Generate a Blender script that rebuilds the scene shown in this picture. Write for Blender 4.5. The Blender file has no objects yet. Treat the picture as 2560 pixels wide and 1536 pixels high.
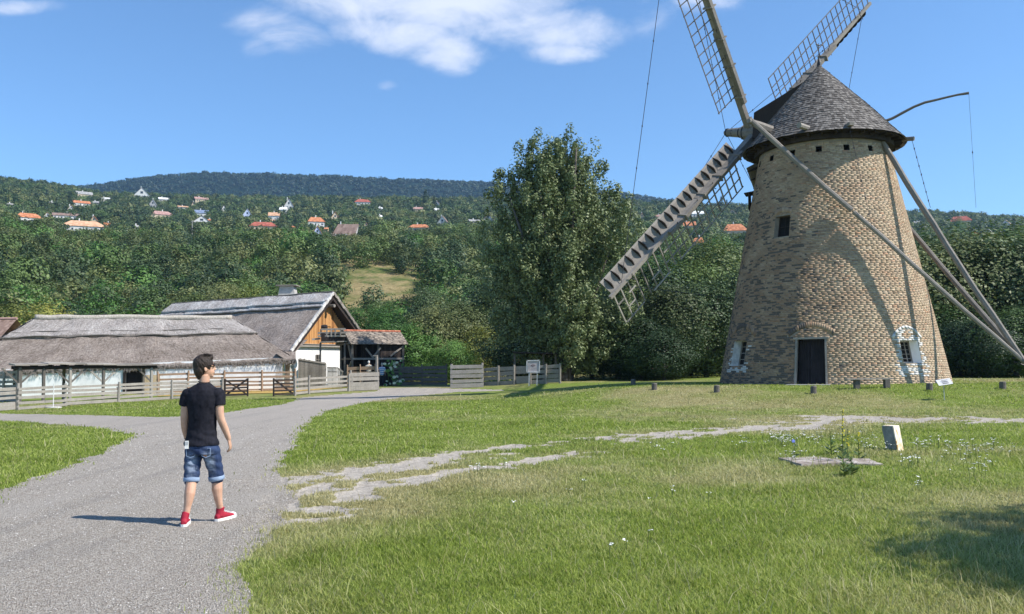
import bpy, bmesh, math, random
import numpy as np
from mathutils import Vector, Matrix, noise as mnoise
random.seed(7); RNG = np.random.default_rng(11)
SC = bpy.context.scene; COL = SC.collection
# ------------------------------------------------------------ camera, sky, sun, exposure
F = 2150.0; CZ = 1.6
PITCH = math.atan(150 / F); ROLL = math.radians(0.66)
_r0 = np.array([1, 0, 0.]); FW = np.array([0, math.cos(PITCH), math.sin(PITCH)]); _u0 = np.array([0, -math.sin(PITCH), math.cos(PITCH)])
RT = math.cos(ROLL) * _r0 - math.sin(ROLL) * _u0; UP = math.cos(ROLL) * _u0 + math.sin(ROLL) * _r0
cam_d = bpy.data.cameras.new("camera"); cam = bpy.data.objects.new("camera", cam_d); COL.objects.link(cam)
cam_d.sensor_width = 36; cam_d.lens = F / 2560 * 36; cam_d.clip_start = 0.1; cam_d.clip_end = 20000
M = Matrix.Identity(4)
for i in range(3):
    M[i][0] = RT[i]; M[i][1] = UP[i]; M[i][2] = -FW[i]
M[2][3] = CZ
cam.matrix_world = M; SC.camera = cam

SUN_H = Vector((0.955, -0.297, 0)).normalized(); SUN_EL = math.radians(47.5)
SUN = (SUN_H * math.cos(SUN_EL) + Vector((0, 0, math.sin(SUN_EL))))
SKY_STRENGTH = 0.115; SUN_STRENGTH = 5.0
w = bpy.data.worlds.new("World"); SC.world = w; w.use_nodes = True
nt = w.node_tree; nt.nodes.clear()
_o = nt.nodes.new('ShaderNodeOutputWorld'); _b = nt.nodes.new('ShaderNodeBackground'); _s = nt.nodes.new('ShaderNodeTexSky')
_s.sky_type = 'NISHITA'; _s.sun_disc = False; _s.sun_elevation = SUN_EL
_s.sun_rotation = math.atan2(SUN_H.x, SUN_H.y); _s.air_density = 1.0; _s.dust_density = 0.0; _s.ozone_density = 6.0; _s.altitude = 300
_b.inputs['Strength'].default_value = SKY_STRENGTH
# clouds of the sky: noise laid out by direction
tc = nt.nodes.new('ShaderNodeTexCoord')
def wn(t, **k):
    n = nt.nodes.new(t)
    for a, b in k.items(): setattr(n, a, b)
    return n
def wm(op, a, b=None, c=None):
    n = wn('ShaderNodeMath', operation=op)
    for i, v in enumerate((a, b, c)):
        if v is None: continue
        if isinstance(v, (int, float)): n.inputs[i].default_value = v
        else: nt.links.new(v, n.inputs[i])
    return n.outputs[0]
sep = wn('ShaderNodeSeparateXYZ'); nt.links.new(tc.outputs['Generated'], sep.inputs[0])
az = wm('DIVIDE', sep.outputs[0], wm('MAXIMUM', sep.outputs[1], 0.05)); el = wm('DIVIDE', sep.outputs[2], wm('MAXIMUM', sep.outputs[1], 0.05))
def cloud_blob(cx, cy, rx, ry, k=1.0, rot=0.0):   # centre in tan(azimuth), tan(elevation)
    dx = wm('SUBTRACT', az, cx); dy = wm('SUBTRACT', el, cy)
    a = wm('ADD', dy, wm('MULTIPLY', dx, rot))
    d = wm('ADD', wm('POWER', wm('ABSOLUTE', wm('DIVIDE', dx, rx)), 2), wm('POWER', wm('ABSOLUTE', wm('DIVIDE', a, ry)), 2))
    return wm('MULTIPLY', wm('SUBTRACT', 1.0, d), k)
blobs = [(-.10, 0.445, 0.19, 0.050, 1.15, 0.04), (-0.13, 0.40, 0.085, 0.030, .9, .10), (-0.065, 0.375, 0.06, 0.030, 1.0, .10), (0.03, 0.40, 0.14, 0.032, .75, -.02), (0.055, 0.372, 0.055, 0.016, .7, 0.0), (-0.275, 0.405, 0.055, 0.026, .30, 0.25), (-.30, .385, .02, .012, .2, 0), (0.17, 0.415, 0.035, 0.03, .45, -.2), (0.235, .437, .05, .02, .6, 0),
         (-0.60, 0.437, 0.06, 0.010, .45, 0.0), (-.145, .335, .012, .006, .35, 0)]
acc = None
for b in blobs:
    v = cloud_blob(*b); acc = v if acc is None else wm('MAXIMUM', acc, v)
cmb = wn('ShaderNodeCombineXYZ'); nt.links.new(az, cmb.inputs[0]); nt.links.new(wm('MULTIPLY', el, 1.7), cmb.inputs[1])
nz = wn('ShaderNodeTexNoise'); nz.inputs['Scale'].default_value = 9; nz.inputs['Detail'].default_value = 8; nz.inputs['Roughness'].default_value = .62
nz.inputs['Distortion'].default_value = .35
nt.links.new(cmb.outputs[0], nz.inputs['Vector'])
cov = wm('ADD', acc, wm('MULTIPLY', wm('SUBTRACT', nz.outputs['Fac'], 0.5), 2.6))
mr = wn('ShaderNodeMapRange', interpolation_type='SMOOTHSTEP'); nt.links.new(cov, mr.inputs[0]); mr.inputs[1].default_value = -.15; mr.inputs[2].default_value = 1.25
mr.inputs[4].default_value = .93
fin = wm('MULTIPLY', mr.outputs[0], wm('GREATER_THAN', acc, -3))
hz = wn('ShaderNodeMapRange', interpolation_type='SMOOTHSTEP'); nt.links.new(acc, hz.inputs[0]); hz.inputs[1].default_value = -1.0; hz.inputs[2].default_value = .35
fin = wm('MULTIPLY', fin, hz.outputs[0])
mx = wn('ShaderNodeMix', data_type='RGBA'); nt.links.new(fin, mx.inputs[0])
gm = wn('ShaderNodeMix', data_type='RGBA', blend_type='MULTIPLY'); gm.inputs[0].default_value = 1.0
nt.links.new(_s.outputs[0], gm.inputs[6]); gm.inputs[7].default_value = (1.02, 1.18, 1.24, 1)
SKY_TINT = gm
nt.links.new(gm.outputs[2], mx.inputs[6]); mx.inputs[7].default_value = (5.6, 6.0, 7.0, 1)
nt.links.new(mx.outputs[2], _b.inputs[0]); nt.links.new(_b.outputs[0], _o.inputs[0])

sl = bpy.data.lights.new("sun", 'SUN'); so = bpy.data.objects.new("sun", sl); COL.objects.link(so)
sl.energy = SUN_STRENGTH; sl.angle = math.radians(0.5); sl.color = (1.0, 0.955, 0.88)
so.rotation_euler = SUN.to_track_quat('Z', 'Y').to_euler(); so.location = SUN * 50
SC.view_settings.view_transform = 'Standard'; SC.view_settings.look = 'None'; SC.view_settings.exposure = 0.52; SC.view_settings.gamma = 1
SC.render.engine = 'CYCLES'
try:
    SC.cycles.max_bounces = 6; SC.cycles.diffuse_bounces = 3; SC.cycles.glossy_bounces = 2; SC.cycles.transmission_bounces = 4; SC.cycles.transparent_max_bounces = 6
    SC.cycles.use_denoising = True; SC.cycles.denoiser = 'OPENIMAGEDENOISE'; SC.cycles.denoising_prefilter = 'ACCURATE'; SC.cycles.volume_bounces = 0
except Exception: pass

# ------------------------------------------------------------ projection helpers
def proj(P):
    d = np.array(P, float) - [0, 0, CZ]; z = d @ FW
    return 1280 + F * (d @ RT) / z, 768 - F * (d @ UP) / z
def at(px, py, Y):
    d = FW + RT * (px - 1280) / F - UP * (py - 768) / F
    return Vector(np.array([0, 0, CZ]) + d * (Y / d[1]))
def ss(a, b, x):
    t = np.clip((np.asarray(x, float) - a) / (b - a), 0, 1); return t * t * (3 - 2 * t)
# numpy value noise
def _hash(ix, iy, s):
    h = (ix.astype(np.int64) * 374761393 + iy.astype(np.int64) * 668265263 + s * 974711) & 0x7fffffff
    h = ((h ^ (h >> 13)) * 1274126177) & 0x7fffffff
    return ((h ^ (h >> 16)) & 0xffff) / 65535.0
def vnoise(x, y, s=0):
    x = np.asarray(x, float); y = np.asarray(y, float); ix = np.floor(x); iy = np.floor(y); fx = x - ix; fy = y - iy
    fx = fx * fx * (3 - 2 * fx); fy = fy * fy * (3 - 2 * fy)
    a = _hash(ix, iy, s); b = _hash(ix + 1, iy, s); c = _hash(ix, iy + 1, s); d = _hash(ix + 1, iy + 1, s)
    return (a * (1 - fx) + b * fx) * (1 - fy) + (c * (1 - fx) + d * fx) * fy
def fbm(x, y, s=0, o=4):
    v = 0; a = .5; t = 0
    for i in range(o):
        v = v + a * vnoise(np.asarray(x) * 2 ** i, np.asarray(y) * 2 ** i, s + i * 17); t += a; a *= .5
    return v / t
# ------------------------------------------------------------ terrain
TX, TY = 16.25, 44.1      # windmill axis
_SX = [0, 125, 230, 400, 700, 1200, 1400, 1600, 1870, 2270, 2420, 2560]
_SY = [437, 452, 472, 482, 485, 490, 494, 499, 509, 524, 528, 540]
_HY = [75, 92, 120, 150, 200, 300, 450, 690, 900, 980, 1150, 1500]
_HS = [0, 2.5, 8.5, 15, 26.5, 47, 76, 137, 196, 207, 190, 120]
def hill_max(t):
    px = 1280 + F * np.asarray(t)
    ys = np.interp(px, _SX, _SY); hor = 918 - (px - 1280) * .0115
    return (hor - ys - 14) * 900 / F
def ground(x, y):
    x = np.asarray(x, float); y = np.asarray(y, float)
    base = .28 * ss(46, 62, y) + .28 * ss(48, 60, y) * ss(-4, 4, x) + .15 * ss(8, 16, x) * ss(40, 55, y)
    d = np.hypot((x - 18) * .8, y - 46)
    m = ss(16.5, 9.0, d)
    z = base * (1 - m) + .62 * m
    z = z + .05 * ss(12, 20, y) * (fbm(x * .25, y * .25, 5, 3) - .5) * 2 * (1 - m)
    yy = np.maximum(y, 1)
    t = np.clip(x / yy, -1.1, 1.1)
    h = np.interp(yy, _HY, _HS) * hill_max(t) / 196
    b = ss(90, 160, y) * (fbm(x * .02, y * .02, 9, 3) - .5) * 10 * ss(1000, 600, y) 
    return z + np.where(y > 75, h + b, 0)
def gz(x, y): return float(ground(x, y))
def gp(px, py, y0=4.0, y1=1000.0):
    Y = y0; last = None
    while Y < y1:
        P = at(px, py, Y); g = gz(P.x, P.y)
        if P.z <= g:
            if last is None: return Vector((P.x, P.y, g))
            a, b = last, Y
            for _ in range(18):
                m = .5 * (a + b); P = at(px, py, m)
                if P.z <= gz(P.x, P.y): b = m
                else: a = m
            P = at(px, py, b); return Vector((P.x, P.y, gz(P.x, P.y)))
        last = Y; Y *= 1.01
    P = at(px, py, y1); return Vector((P.x, P.y, gz(P.x, P.y)))
def gxy(px, Y, lift=0.0):
    """ground point seen in column px at depth Y"""
    P = at(px, 900, Y); return Vector((P.x, Y, gz(P.x, Y) + lift))

# ------------------------------------------------------------ node helper
class G:
    def __init__(s, name, rough=.8, spec=.3):
        s.m = bpy.data.materials.new(name); s.m.use_nodes = True; s.nt = s.m.node_tree
        s.b = s.nt.nodes['Principled BSDF']; s.b.inputs['Roughness'].default_value = rough; s.b.inputs['Specular IOR Level'].default_value = spec
        s.out = s.nt.nodes['Material Output']
    def n(s, t, **k):
        n = s.nt.nodes.new(t)
        for a, b in k.items(): setattr(n, a, b)
        return n
    def put(s, v, sock):
        if v is None: return
        if isinstance(v, (int, float)): 
            sock.default_value = v
        elif isinstance(v, tuple):
            sock.default_value = (v + (1,)) if (len(v) == 3 and len(sock.default_value) == 4) else v
        else: s.nt.links.new(v, sock)
    def math(s, op, a, b=None, c=None):
        n = s.n('ShaderNodeMath', operation=op)
        for i, v in enumerate((a, b, c)): s.put(v, n.inputs[i])
        return n.outputs[0]
    def obj(s): return s.n('ShaderNodeTexCoord').outputs['Object']
    def pos(s): return s.n('ShaderNodeNewGeometry').outputs['Position']
    def uv(s): return s.n('ShaderNodeTexCoord').outputs['UV']
    def rnd(s): return s.n('ShaderNodeNewGeometry').outputs['Random Per Island']
    def ornd(s): return s.n('ShaderNodeObjectInfo').outputs['Random']
    def attr(s, name): return s.n('ShaderNodeAttribute', attribute_name=name).outputs['Fac']
    def xyz(s, v):
        n = s.n('ShaderNodeSeparateXYZ'); s.put(v, n.inputs[0]); return n.outputs
    def vec(s, v, sc=(1, 1, 1), rot=(0, 0, 0)):
        n = s.n('ShaderNodeMapping'); s.put(v, n.inputs[0]); n.inputs['Scale'].default_value = sc; n.inputs['Rotation'].default_value = rot; return n.outputs[0]
    def noise(s, v, scale, detail=4, rough=.55, dist=0):
        n = s.n('ShaderNodeTexNoise'); s.put(v, n.inputs['Vector']); n.inputs['Scale'].default_value = scale; n.inputs['Detail'].default_value = detail
        n.inputs['Roughness'].default_value = rough; n.inputs['Distortion'].default_value = dist; return n.outputs['Fac']
    def voro(s, v, scale, out='Distance', feature='F1'):
        n = s.n('ShaderNodeTexVoronoi', feature=feature); s.put(v, n.inputs['Vector']); n.inputs['Scale'].default_value = scale; return n.outputs[out]
    def ramp(s, fac, stops, interp='LINEAR'):
        n = s.n('ShaderNodeValToRGB'); s.put(fac, n.inputs[0]); cr = n.color_ramp; cr.interpolation = interp
        while len(cr.elements) < len(stops): cr.elements.new(.5)
        for e, (p, c) in zip(cr.elements, stops):
            e.position = p; e.color = (c, c, c, 1) if isinstance(c, (int, float)) else (c[0], c[1], c[2], 1)
        return n.outputs[0]
    def rng(s, v, a, b, c=0., d=1.):
        n = s.n('ShaderNodeMapRange'); s.put(v, n.inputs[0])
        for i, q in enumerate((a, b, c, d)): n.inputs[i + 1].default_value = q
        return n.outputs[0]
    def mix(s, f, a, b, mode='MIX'):
        n = s.n('ShaderNodeMix', data_type='RGBA', blend_type=mode); s.put(f, n.inputs[0]); s.put(a, n.inputs[6]); s.put(b, n.inputs[7]); return n.outputs[2]
    def col(s, v): s.put(v, s.b.inputs['Base Color']); return s
    def bump(s, h, strength=.5, dist=.02):
        n = s.n('ShaderNodeBump'); s.put(h, n.inputs['Height']); n.inputs['Strength'].default_value = strength; n.inputs['Distance'].default_value = dist
        s.nt.links.new(n.outputs[0], s.b.inputs['Normal']); return s
    def translucent(s, colsock, amount=.3):
        t = s.n('ShaderNodeBsdfTranslucent'); s.put(colsock, t.inputs[0]); mx = s.n('ShaderNodeMixShader'); mx.inputs[0].default_value = amount
        s.nt.links.new(s.b.outputs[0], mx.inputs[1]); s.nt.links.new(t.outputs[0], mx.inputs[2]); s.nt.links.new(mx.outputs[0], s.out.inputs[0]); return s
MAT = {}
def plain(name, c, rough=.7, var=.25, scale=6, spec=.3, bump=0.):
    g = G(name, rough, spec); n = g.noise(g.obj(), scale, 5)
    k = lambda q: tuple(min(1, v * q) for v in c)
    g.col(g.ramp(n, [(.25, k(1 - var)), (.75, k(1 + var))]))
    if bump: g.bump(n, bump, .02)
    MAT[name] = g.m; return g.m
def wood(name, c0, c1, sc=(1, 1, 1), grain=14, rndamt=.35):
    g = G(name, .85, .2); o = g.obj()
    n = g.noise(o, grain, 6, .65, .3); n2 = g.noise(o, 1.6, 3)
    r = g.rnd()
    f = g.math('ADD', g.math('MULTIPLY', n, .55), g.math('ADD', g.math('MULTIPLY', r, rndamt), g.math('MULTIPLY', n2, .35)))
    g.col(g.ramp(f, [(.3, c0), (.85, c1)])); g.bump(n, .5, .015); MAT[name] = g.m; return g.m
wood('weathered_wood', (.10, .086, .072), (.36, .32, .275))
wood('mill_wood', (.085, .075, .066), (.29, .26, .228), grain=9)
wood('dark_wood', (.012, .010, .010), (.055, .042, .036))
wood('fence_wood', (.11, .098, .085), (.42, .38, .335))
wood('brown_fence', (.16, .09, .055), (.40, .28, .19))
wood('gable_plank', (.20, .075, .022), (.56, .29, .11), rndamt=.6, grain=5)
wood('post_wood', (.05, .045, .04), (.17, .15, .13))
plain('iron', (.03, .03, .035), .5, .2)
plain('rope', (.05, .05, .06), .8, .2)
plain('dark_interior', (.02, .018, .016), .95, .3)
plain('black_door', (.022, .017, .017), .8, .5, 3)
plain('metal_grey', (.42, .43, .44), .4, .1)
plain('mortar', (.27, .225, .175), .95, .3, 3)
g = G('whitewash', .85); n = g.noise(g.obj(), 1.2, 6, .6); z = g.xyz(g.obj())[2]
g.col(g.ramp(n, [(.3, (.72, .71, .69)), (.55, (.86, .85, .83))])); g.bump(g.noise(g.obj(), 6, 4), .3, .03); MAT['whitewash'] = g.m
# thatch: uv = metres along / down the slope
def make_thatch(name, k, kr):
    g = G(name, .95, .1); u = g.uv()
    st = g.noise(g.vec(u, (5, .9, 1)), 2.2, 7, .72, 1.2); bl = g.noise(u, .5, 4); sp = g.noise(g.vec(u, (1, 1.2, 1)), 8, 5, .75); tuft = g.noise(g.vec(u, (1.5, 3.4, 1)), 2.2, 4, .7, .6)
    f = g.math('ADD', g.math('ADD', g.math('MULTIPLY', st, .38), g.math('MULTIPLY', bl, .20)), g.math('ADD', g.math('MULTIPLY', sp, .32), g.math('MULTIPLY', tuft, .28)))
    q = lambda c: tuple(min(.9, v * k) for v in c)
    c = g.ramp(f, [(.46, q((.052, .040, .032))), (.56, q((.165, .133, .112))), (.66, q((.29, .245, .213))), (.76, q((.50, .45, .40)))])
    q = lambda c: tuple(min(.9, v * kr) for v in c)
    c2 = g.ramp(f, [(.46, q((.08, .066, .058))), (.60, q((.24, .215, .20))), (.74, q((.50, .47, .44)))])
    g.col(g.mix(g.attr('layer'), c, c2)); g.bump(f, 1.0, .15); MAT[name] = g.m
make_thatch('thatch', 1.12, 1.35); make_thatch('thatch_pale', 1.45, 1.95)
# bricks
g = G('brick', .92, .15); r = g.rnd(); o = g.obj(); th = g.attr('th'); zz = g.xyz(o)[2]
c = g.ramp(r, [(0, (.28, .195, .13)), (.10, (.46, .35, .235)), (.26, (.54, .42, .29)), (.42, (.40, .30, .205)), (.54, (.50, .385, .26)), (.70, (.36, .27, .19)), (.80, (.60, .475, .34)), (.90, (.46, .275, .175)), (.95, (.53, .41, .29)), (1., (.27, .215, .165))])
# weathering: darker, browner bricks towards the left and foot of the tower
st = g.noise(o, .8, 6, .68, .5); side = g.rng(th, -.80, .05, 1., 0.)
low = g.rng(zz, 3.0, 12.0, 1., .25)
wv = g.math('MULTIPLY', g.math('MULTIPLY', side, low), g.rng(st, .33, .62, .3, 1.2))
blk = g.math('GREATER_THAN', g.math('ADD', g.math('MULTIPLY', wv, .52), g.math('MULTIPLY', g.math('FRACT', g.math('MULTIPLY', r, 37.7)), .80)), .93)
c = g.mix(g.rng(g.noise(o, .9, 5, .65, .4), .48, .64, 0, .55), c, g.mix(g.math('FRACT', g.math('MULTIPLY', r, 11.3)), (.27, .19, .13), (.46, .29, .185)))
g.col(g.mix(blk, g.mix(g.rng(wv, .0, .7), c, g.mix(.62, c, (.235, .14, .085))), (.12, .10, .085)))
fn = g.noise(o, 22, 4, .7); g.bump(fn, .6, .02); MAT['brick'] = g.m
# shingles
g = G('shingle', .75, .3); r = g.rnd(); n = g.noise(g.obj(), 2.2, 5, .7)
c = g.ramp(g.math('ADD', g.math('MULTIPLY', r, .6), g.math('MULTIPLY', n, .4)), [(.2, (.055, .048, .042)), (.5, (.12, .107, .095)), (.8, (.215, .195, .175)), (.95, (.36, .335, .31))])
g.col(c); g.bump(g.noise(g.obj(), 30, 3), .3, .01); MAT['shingle'] = g.m
def tile(name, a, b):
    g = G(name, .8, .2); r = g.rnd(); n = g.noise(g.obj(), 3.0, 5, .7)
    g.col(g.ramp(g.math('ADD', g.math('MULTIPLY', r, .4), g.math('MULTIPLY', n, .6)), [(.3, a), (.7, b)])); g.bump(g.noise(g.obj(), 8, 2), .3, .05); MAT[name] = g.m
tile('mossy_tile', (.075, .066, .058), (.36, .30, .245)); tile('ridge_tile', (.40, .12, .07), (.60, .24, .15))
tile('orange_tile', (.34, .12, .055), (.58, .24, .115)); tile('pale_tile', (.44, .25, .145), (.66, .40, .25)); tile('red_tile', (.26, .07, .05), (.42, .13, .085)); tile('pink_tile', (.30, .17, .145), (.46, .29, .25))
tile('brown_tile', (.17, .11, .085), (.30, .21, .17)); tile('grey_tile', (.22, .22, .215), (.38, .37, .35)); tile('blue_tile', (.13, .17, .26), (.22, .27, .38)); tile('white_tile', (.6, .6, .58), (.8, .8, .78))
plain('house_white', (.66, .65, .62), .8, .10); plain('house_cream', (.56, .46, .32), .8, .12); plain('house_grey', (.42, .41, .40), .8, .15); plain('glass_dark', (.03, .035, .045), .15, .2, 2, .6); plain('house_blue', (.45, .52, .70), .8, .1)
# foliage
def foliage(name, dark, mid, light, trans=.22):
    g = G(name, .55, .35); r = g.rnd(); o = g.ornd(); n = g.noise(g.pos(), .55, 3, .6)
    f = g.math('ADD', g.math('MULTIPLY', r, .24), g.math('ADD', g.math('MULTIPLY', o, .52), g.math('MULTIPLY', n, .38)))
    c = g.ramp(f, [(.22, dark), (.52, mid), (.85, light)]); g.col(c); g.translucent(c, trans); MAT[name] = g.m
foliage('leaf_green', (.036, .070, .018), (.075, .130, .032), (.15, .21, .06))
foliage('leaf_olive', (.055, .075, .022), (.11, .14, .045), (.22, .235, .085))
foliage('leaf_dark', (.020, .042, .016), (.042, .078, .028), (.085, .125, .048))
foliage('leaf_yellow', (.085, .11, .02), (.19, .22, .045), (.34, .32, .07)); foliage('leaf_mossy', (.055, .085, .02), (.10, .14, .035), (.17, .19, .06))
foliage('leaf_fresh', (.035, .085, .014), (.07, .16, .028), (.14, .26, .055))
foliage('leaf_poplar', (.038, .064, .018), (.095, .130, .042), (.245, .285, .13), .15)
foliage('leaf_far', (.010, .026, .016), (.020, .044, .024), (.036, .066, .034), .0)
g = G('bark', .9, .1); g.col(g.ramp(g.noise(g.obj(), 5, 6, .7), [(.3, (.05, .042, .035)), (.7, (.16, .14, .12))])); g.bump(g.noise(g.vec(g.obj(), (1, 1, .2)), 14, 4), .8, .04); MAT['bark'] = g.m

# ------------------------------------------------------------ mesh helper
class MB:
    def __init__(s): s.v = []; s.f = []; s.uv = []; s.mi = []; s.cur = 0
    def face(s, idx, uv=None): s.f.append(tuple(idx)); s.uv.append(uv); s.mi.append(s.cur)
    def poly(s, pts, uv=None):
        b = len(s.v); s.v += [tuple(p) for p in pts]; s.face(range(b, b + len(pts)), uv); return s
    def hexa(s, c):   # 8 corners: bottom 4 ccw, top 4 ccw
        b = len(s.v); s.v += [tuple(p) for p in c]
        for q in ((0, 3, 2, 1), (4, 5, 6, 7), (0, 1, 5, 4), (1, 2, 6, 5), (2, 3, 7, 6), (3, 0, 4, 7)): s.face([b + i for i in q])
        return s
    def box(s, c, size, rz=0.0, X=None, Y=None, Z=None):
        c = Vector(c)
        if X is None: X = Vector((math.cos(rz), math.sin(rz), 0)); Y = Vector((-math.sin(rz), math.cos(rz), 0)); Z = Vector((0, 0, 1))
        a, b, d = X * size[0] / 2, Y * size[1] / 2, Z * size[2] / 2
        return s.hexa([c - a - b - d, c + a - b - d, c + a + b - d, c - a + b - d, c - a - b + d, c + a - b + d, c + a + b + d, c - a + b + d])
    def beam(s, p0, p1, w, h, up=(0, 0, 1), taper=1.0, jit=0.0):
        p0 = Vector(p0); p1 = Vector(p1); d = (p1 - p0).normalized(); up = Vector(up)
        sd = d.cross(up)
        if sd.length < 1e-4: sd = d.cross(Vector((0, 1, 0)))
        sd.normalize(); u = sd.cross(d).normalized()
        def ring(p, k): return [p - sd * w / 2 * k - u * h / 2 * k, p + sd * w / 2 * k - u * h / 2 * k, p + sd * w / 2 * k + u * h / 2 * k, p - sd * w / 2 * k + u * h / 2 * k]
        a = ring(p0, 1); b = ring(p1, taper)
        if jit: b = [q + Vector((random.uniform(-jit, jit), random.uniform(-jit, jit), random.uniform(-jit, jit))) for q in b]
        return s.hexa(a + b)
    def tube(s, pts, rad, n=8, cap=True, flat=1.0, upv=None):
        pts = [Vector(p) for p in pts]; m = len(pts); b = len(s.v)
        if not hasattr(rad, '__len__'): rad = [rad] * m
        ref = Vector(upv) if upv is not None else None
        for i, p in enumerate(pts):
            d = (pts[min(i + 1, m - 1)] - pts[max(i - 1, 0)]).normalized()
            if ref is None: ref = Vector((0, 0, 1)) if abs(d.z) < .9 else Vector((0, 1, 0))
            sd = d.cross(ref).normalized(); u = sd.cross(d).normalized()
            r = rad[i]; ra, rb = (r if hasattr(r, '__len__') else (r, r * flat))
            for k in range(n):
                t = 2 * math.pi * k / n; s.v.append(tuple(p + sd * ra * math.cos(t) + u * rb * math.sin(t)))
        for i in range(m - 1):
            for k in range(n):
                k2 = (k + 1) % n; s.face((b + i * n + k, b + i * n + k2, b + (i + 1) * n + k2, b + (i + 1) * n + k))
        if cap: s.face([b + k for k in range(n)][::-1]); s.face([b + (m - 1) * n + k for k in range(n)])
        return s
    def blob(s, c, r, n=12, m=8, X=(1, 0, 0), Y=(0, 1, 0), Z=(0, 0, 1), fn=None):
        c = Vector(c); X = Vector(X); Y = Vector(Y); Z = Vector(Z); b = len(s.v)
        for i in range(m + 1):
            p = math.pi * i / m
            for k in range(n):
                t = 2 * math.pi * k / n; q = (math.sin(p) * math.cos(t), math.sin(p) * math.sin(t), math.cos(p))
                kk = fn(*q) if fn else 1
                s.v.append(tuple(c + X * q[0] * r[0] * kk + Y * q[1] * r[1] * kk + Z * q[2] * r[2] * kk))
        for i in range(m):
            for k in range(n):
                k2 = (k + 1) % n; s.face((b + i * n + k, b + (i + 1) * n + k, b + (i + 1) * n + k2, b + i * n + k2))
        return s
    def mesh(s, name, mats, off=None, smooth=False):
        me = bpy.data.meshes.new(name)
        v = s.v
        if off is not None: v = [(a[0] - off[0], a[1] - off[1], a[2] - off[2]) for a in v]
        me.from_pydata(v, [], s.f)
        for m in (mats if isinstance(mats, (list, tuple)) else [mats]): me.materials.append(MAT[m] if isinstance(m, str) else m)
        if any(s.mi): me.polygons.foreach_set('material_index', s.mi)
        if any(u is not None for u in s.uv):
            ul = me.uv_layers.new(name='UVMap'); k = 0; arr = []
            for f_, u in zip(s.f, s.uv):
                for j in range(len(f_)): arr += list(u[j]) if u is not None else [0., 0.]
            ul.data.foreach_set('uv', arr)
        if smooth: me.polygons.foreach_set('use_smooth', [True] * len(me.polygons))
        me.update(); return me
    def build(s, name, mat, parent=None, smooth=False):
        off = base_of(parent) if parent is not None else None
        o = bpy.data.objects.new(name, s.mesh(name, mat, off, smooth)); COL.objects.link(o)
        if parent is not None: o.parent = parent
        return o
BASE = {}
def base_of(o): return BASE[o.name]
def reg(o, base): BASE[o.name] = base
def tag(o, label=None, cat=None, group=None, kind=None):
    if label: o['label'] = label
    if cat: o['category'] = cat
    if group: o['group'] = group
    if kind: o['kind'] = kind
    return o
def thing(name, label, cat, loc, group=None):
    o = bpy.data.objects.new(name, None); COL.objects.link(o); o.location = loc; o.empty_display_size = .2
    BASE[o.name] = Vector(loc); return tag(o, label, cat, group)
def part(name, mb, mat, parent, smooth=False):
    o = mb.build(name, mat, parent, smooth); BASE[o.name] = BASE[parent.name]; return o
def np_mesh(name, V, Fc, mats, attrs=None, uv=None):
    """V (n,3), Fc (m,k) constant-size faces"""
    me = bpy.data.meshes.new(name); V = np.ascontiguousarray(V, np.float32); Fc = np.ascontiguousarray(Fc, np.int32)
    m, k = Fc.shape
    me.vertices.add(len(V)); me.vertices.foreach_set('co', V.ravel()); me.loops.add(m * k); me.loops.foreach_set('vertex_index', Fc.ravel())
    me.polygons.add(m); me.polygons.foreach_set('loop_start', np.arange(0, m * k, k, dtype=np.int32)); me.polygons.foreach_set('loop_total', np.full(m, k, np.int32))
    me.update(calc_edges=True)
    for q in (mats if isinstance(mats, (list, tuple)) else [mats]): me.materials.append(MAT[q] if isinstance(q, str) else q)
    for nme, (dom, val) in (attrs or {}).items():
        a = me.attributes.new(nme, 'FLOAT', dom); a.data.foreach_set('value', np.ascontiguousarray(val, np.float32).ravel())
    if uv is not None:
        ul = me.uv_layers.new(name='UVMap'); ul.data.foreach_set('uv', np.ascontiguousarray(uv[Fc.ravel()], np.float32).ravel())
    return me
def link(name, me, parent=None):
    o = bpy.data.objects.new(name, me); COL.objects.link(o)
    if parent is not None: o.parent = parent
    return o

# ------------------------------------------------------------ ground, gravel path, worn tracks
K = 2560 / 2473.0
def poly_world(pts):   # picture points on the flat near ground -> world outline
    return np.array([[*(gp(a, b))[:2]] for a, b in pts])
path_px = [(0, 1650), (300, 1700), (610, 1600), (618, 1500), (619, 1420), (640, 1395), (658, 1369), (694, 1330), (715, 1305), (722, 1262), (735, 1235), (728, 1215), (707, 1194), (697, 1181), (713, 1152), (736, 1120), (758, 1074), (775, 1052), (826, 1026), (923, 1005),
           (1003, 994), (1133, 981), (1236, 978), (1278, 976), (1185, 973), (1086, 970), (955, 970), (944, 979), (872, 984), (800, 990), (744, 995), (736, 1003), (697, 1013), (633, 1021), (566, 1031), (447, 1042), (400, 1043), (275, 1040), (97, 1036), (-120, 1030), (-120, 1052), (0, 1054), (65, 1056), (146, 1062), (243, 1071), (327, 1086), (322, 1097), (290, 1110), (243, 1133), (175, 1162), (124, 1182), (60, 1205), (0, 1224), (-150, 1290), (-700, 1600)]
PATH = poly_world(path_px)
def inside(x, y, P):
    x = np.asarray(x); r = np.zeros(x.shape, bool); n = len(P)
    for i in range(n):
        x1, y1 = P[i]; x2, y2 = P[(i + 1) % n]
        if y1 == y2: continue
        c = ((y1 > y) != (y2 > y)) & (x < (x2 - x1) * (y - y1) / (y2 - y1) + x1); r ^= c
    return r
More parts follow.
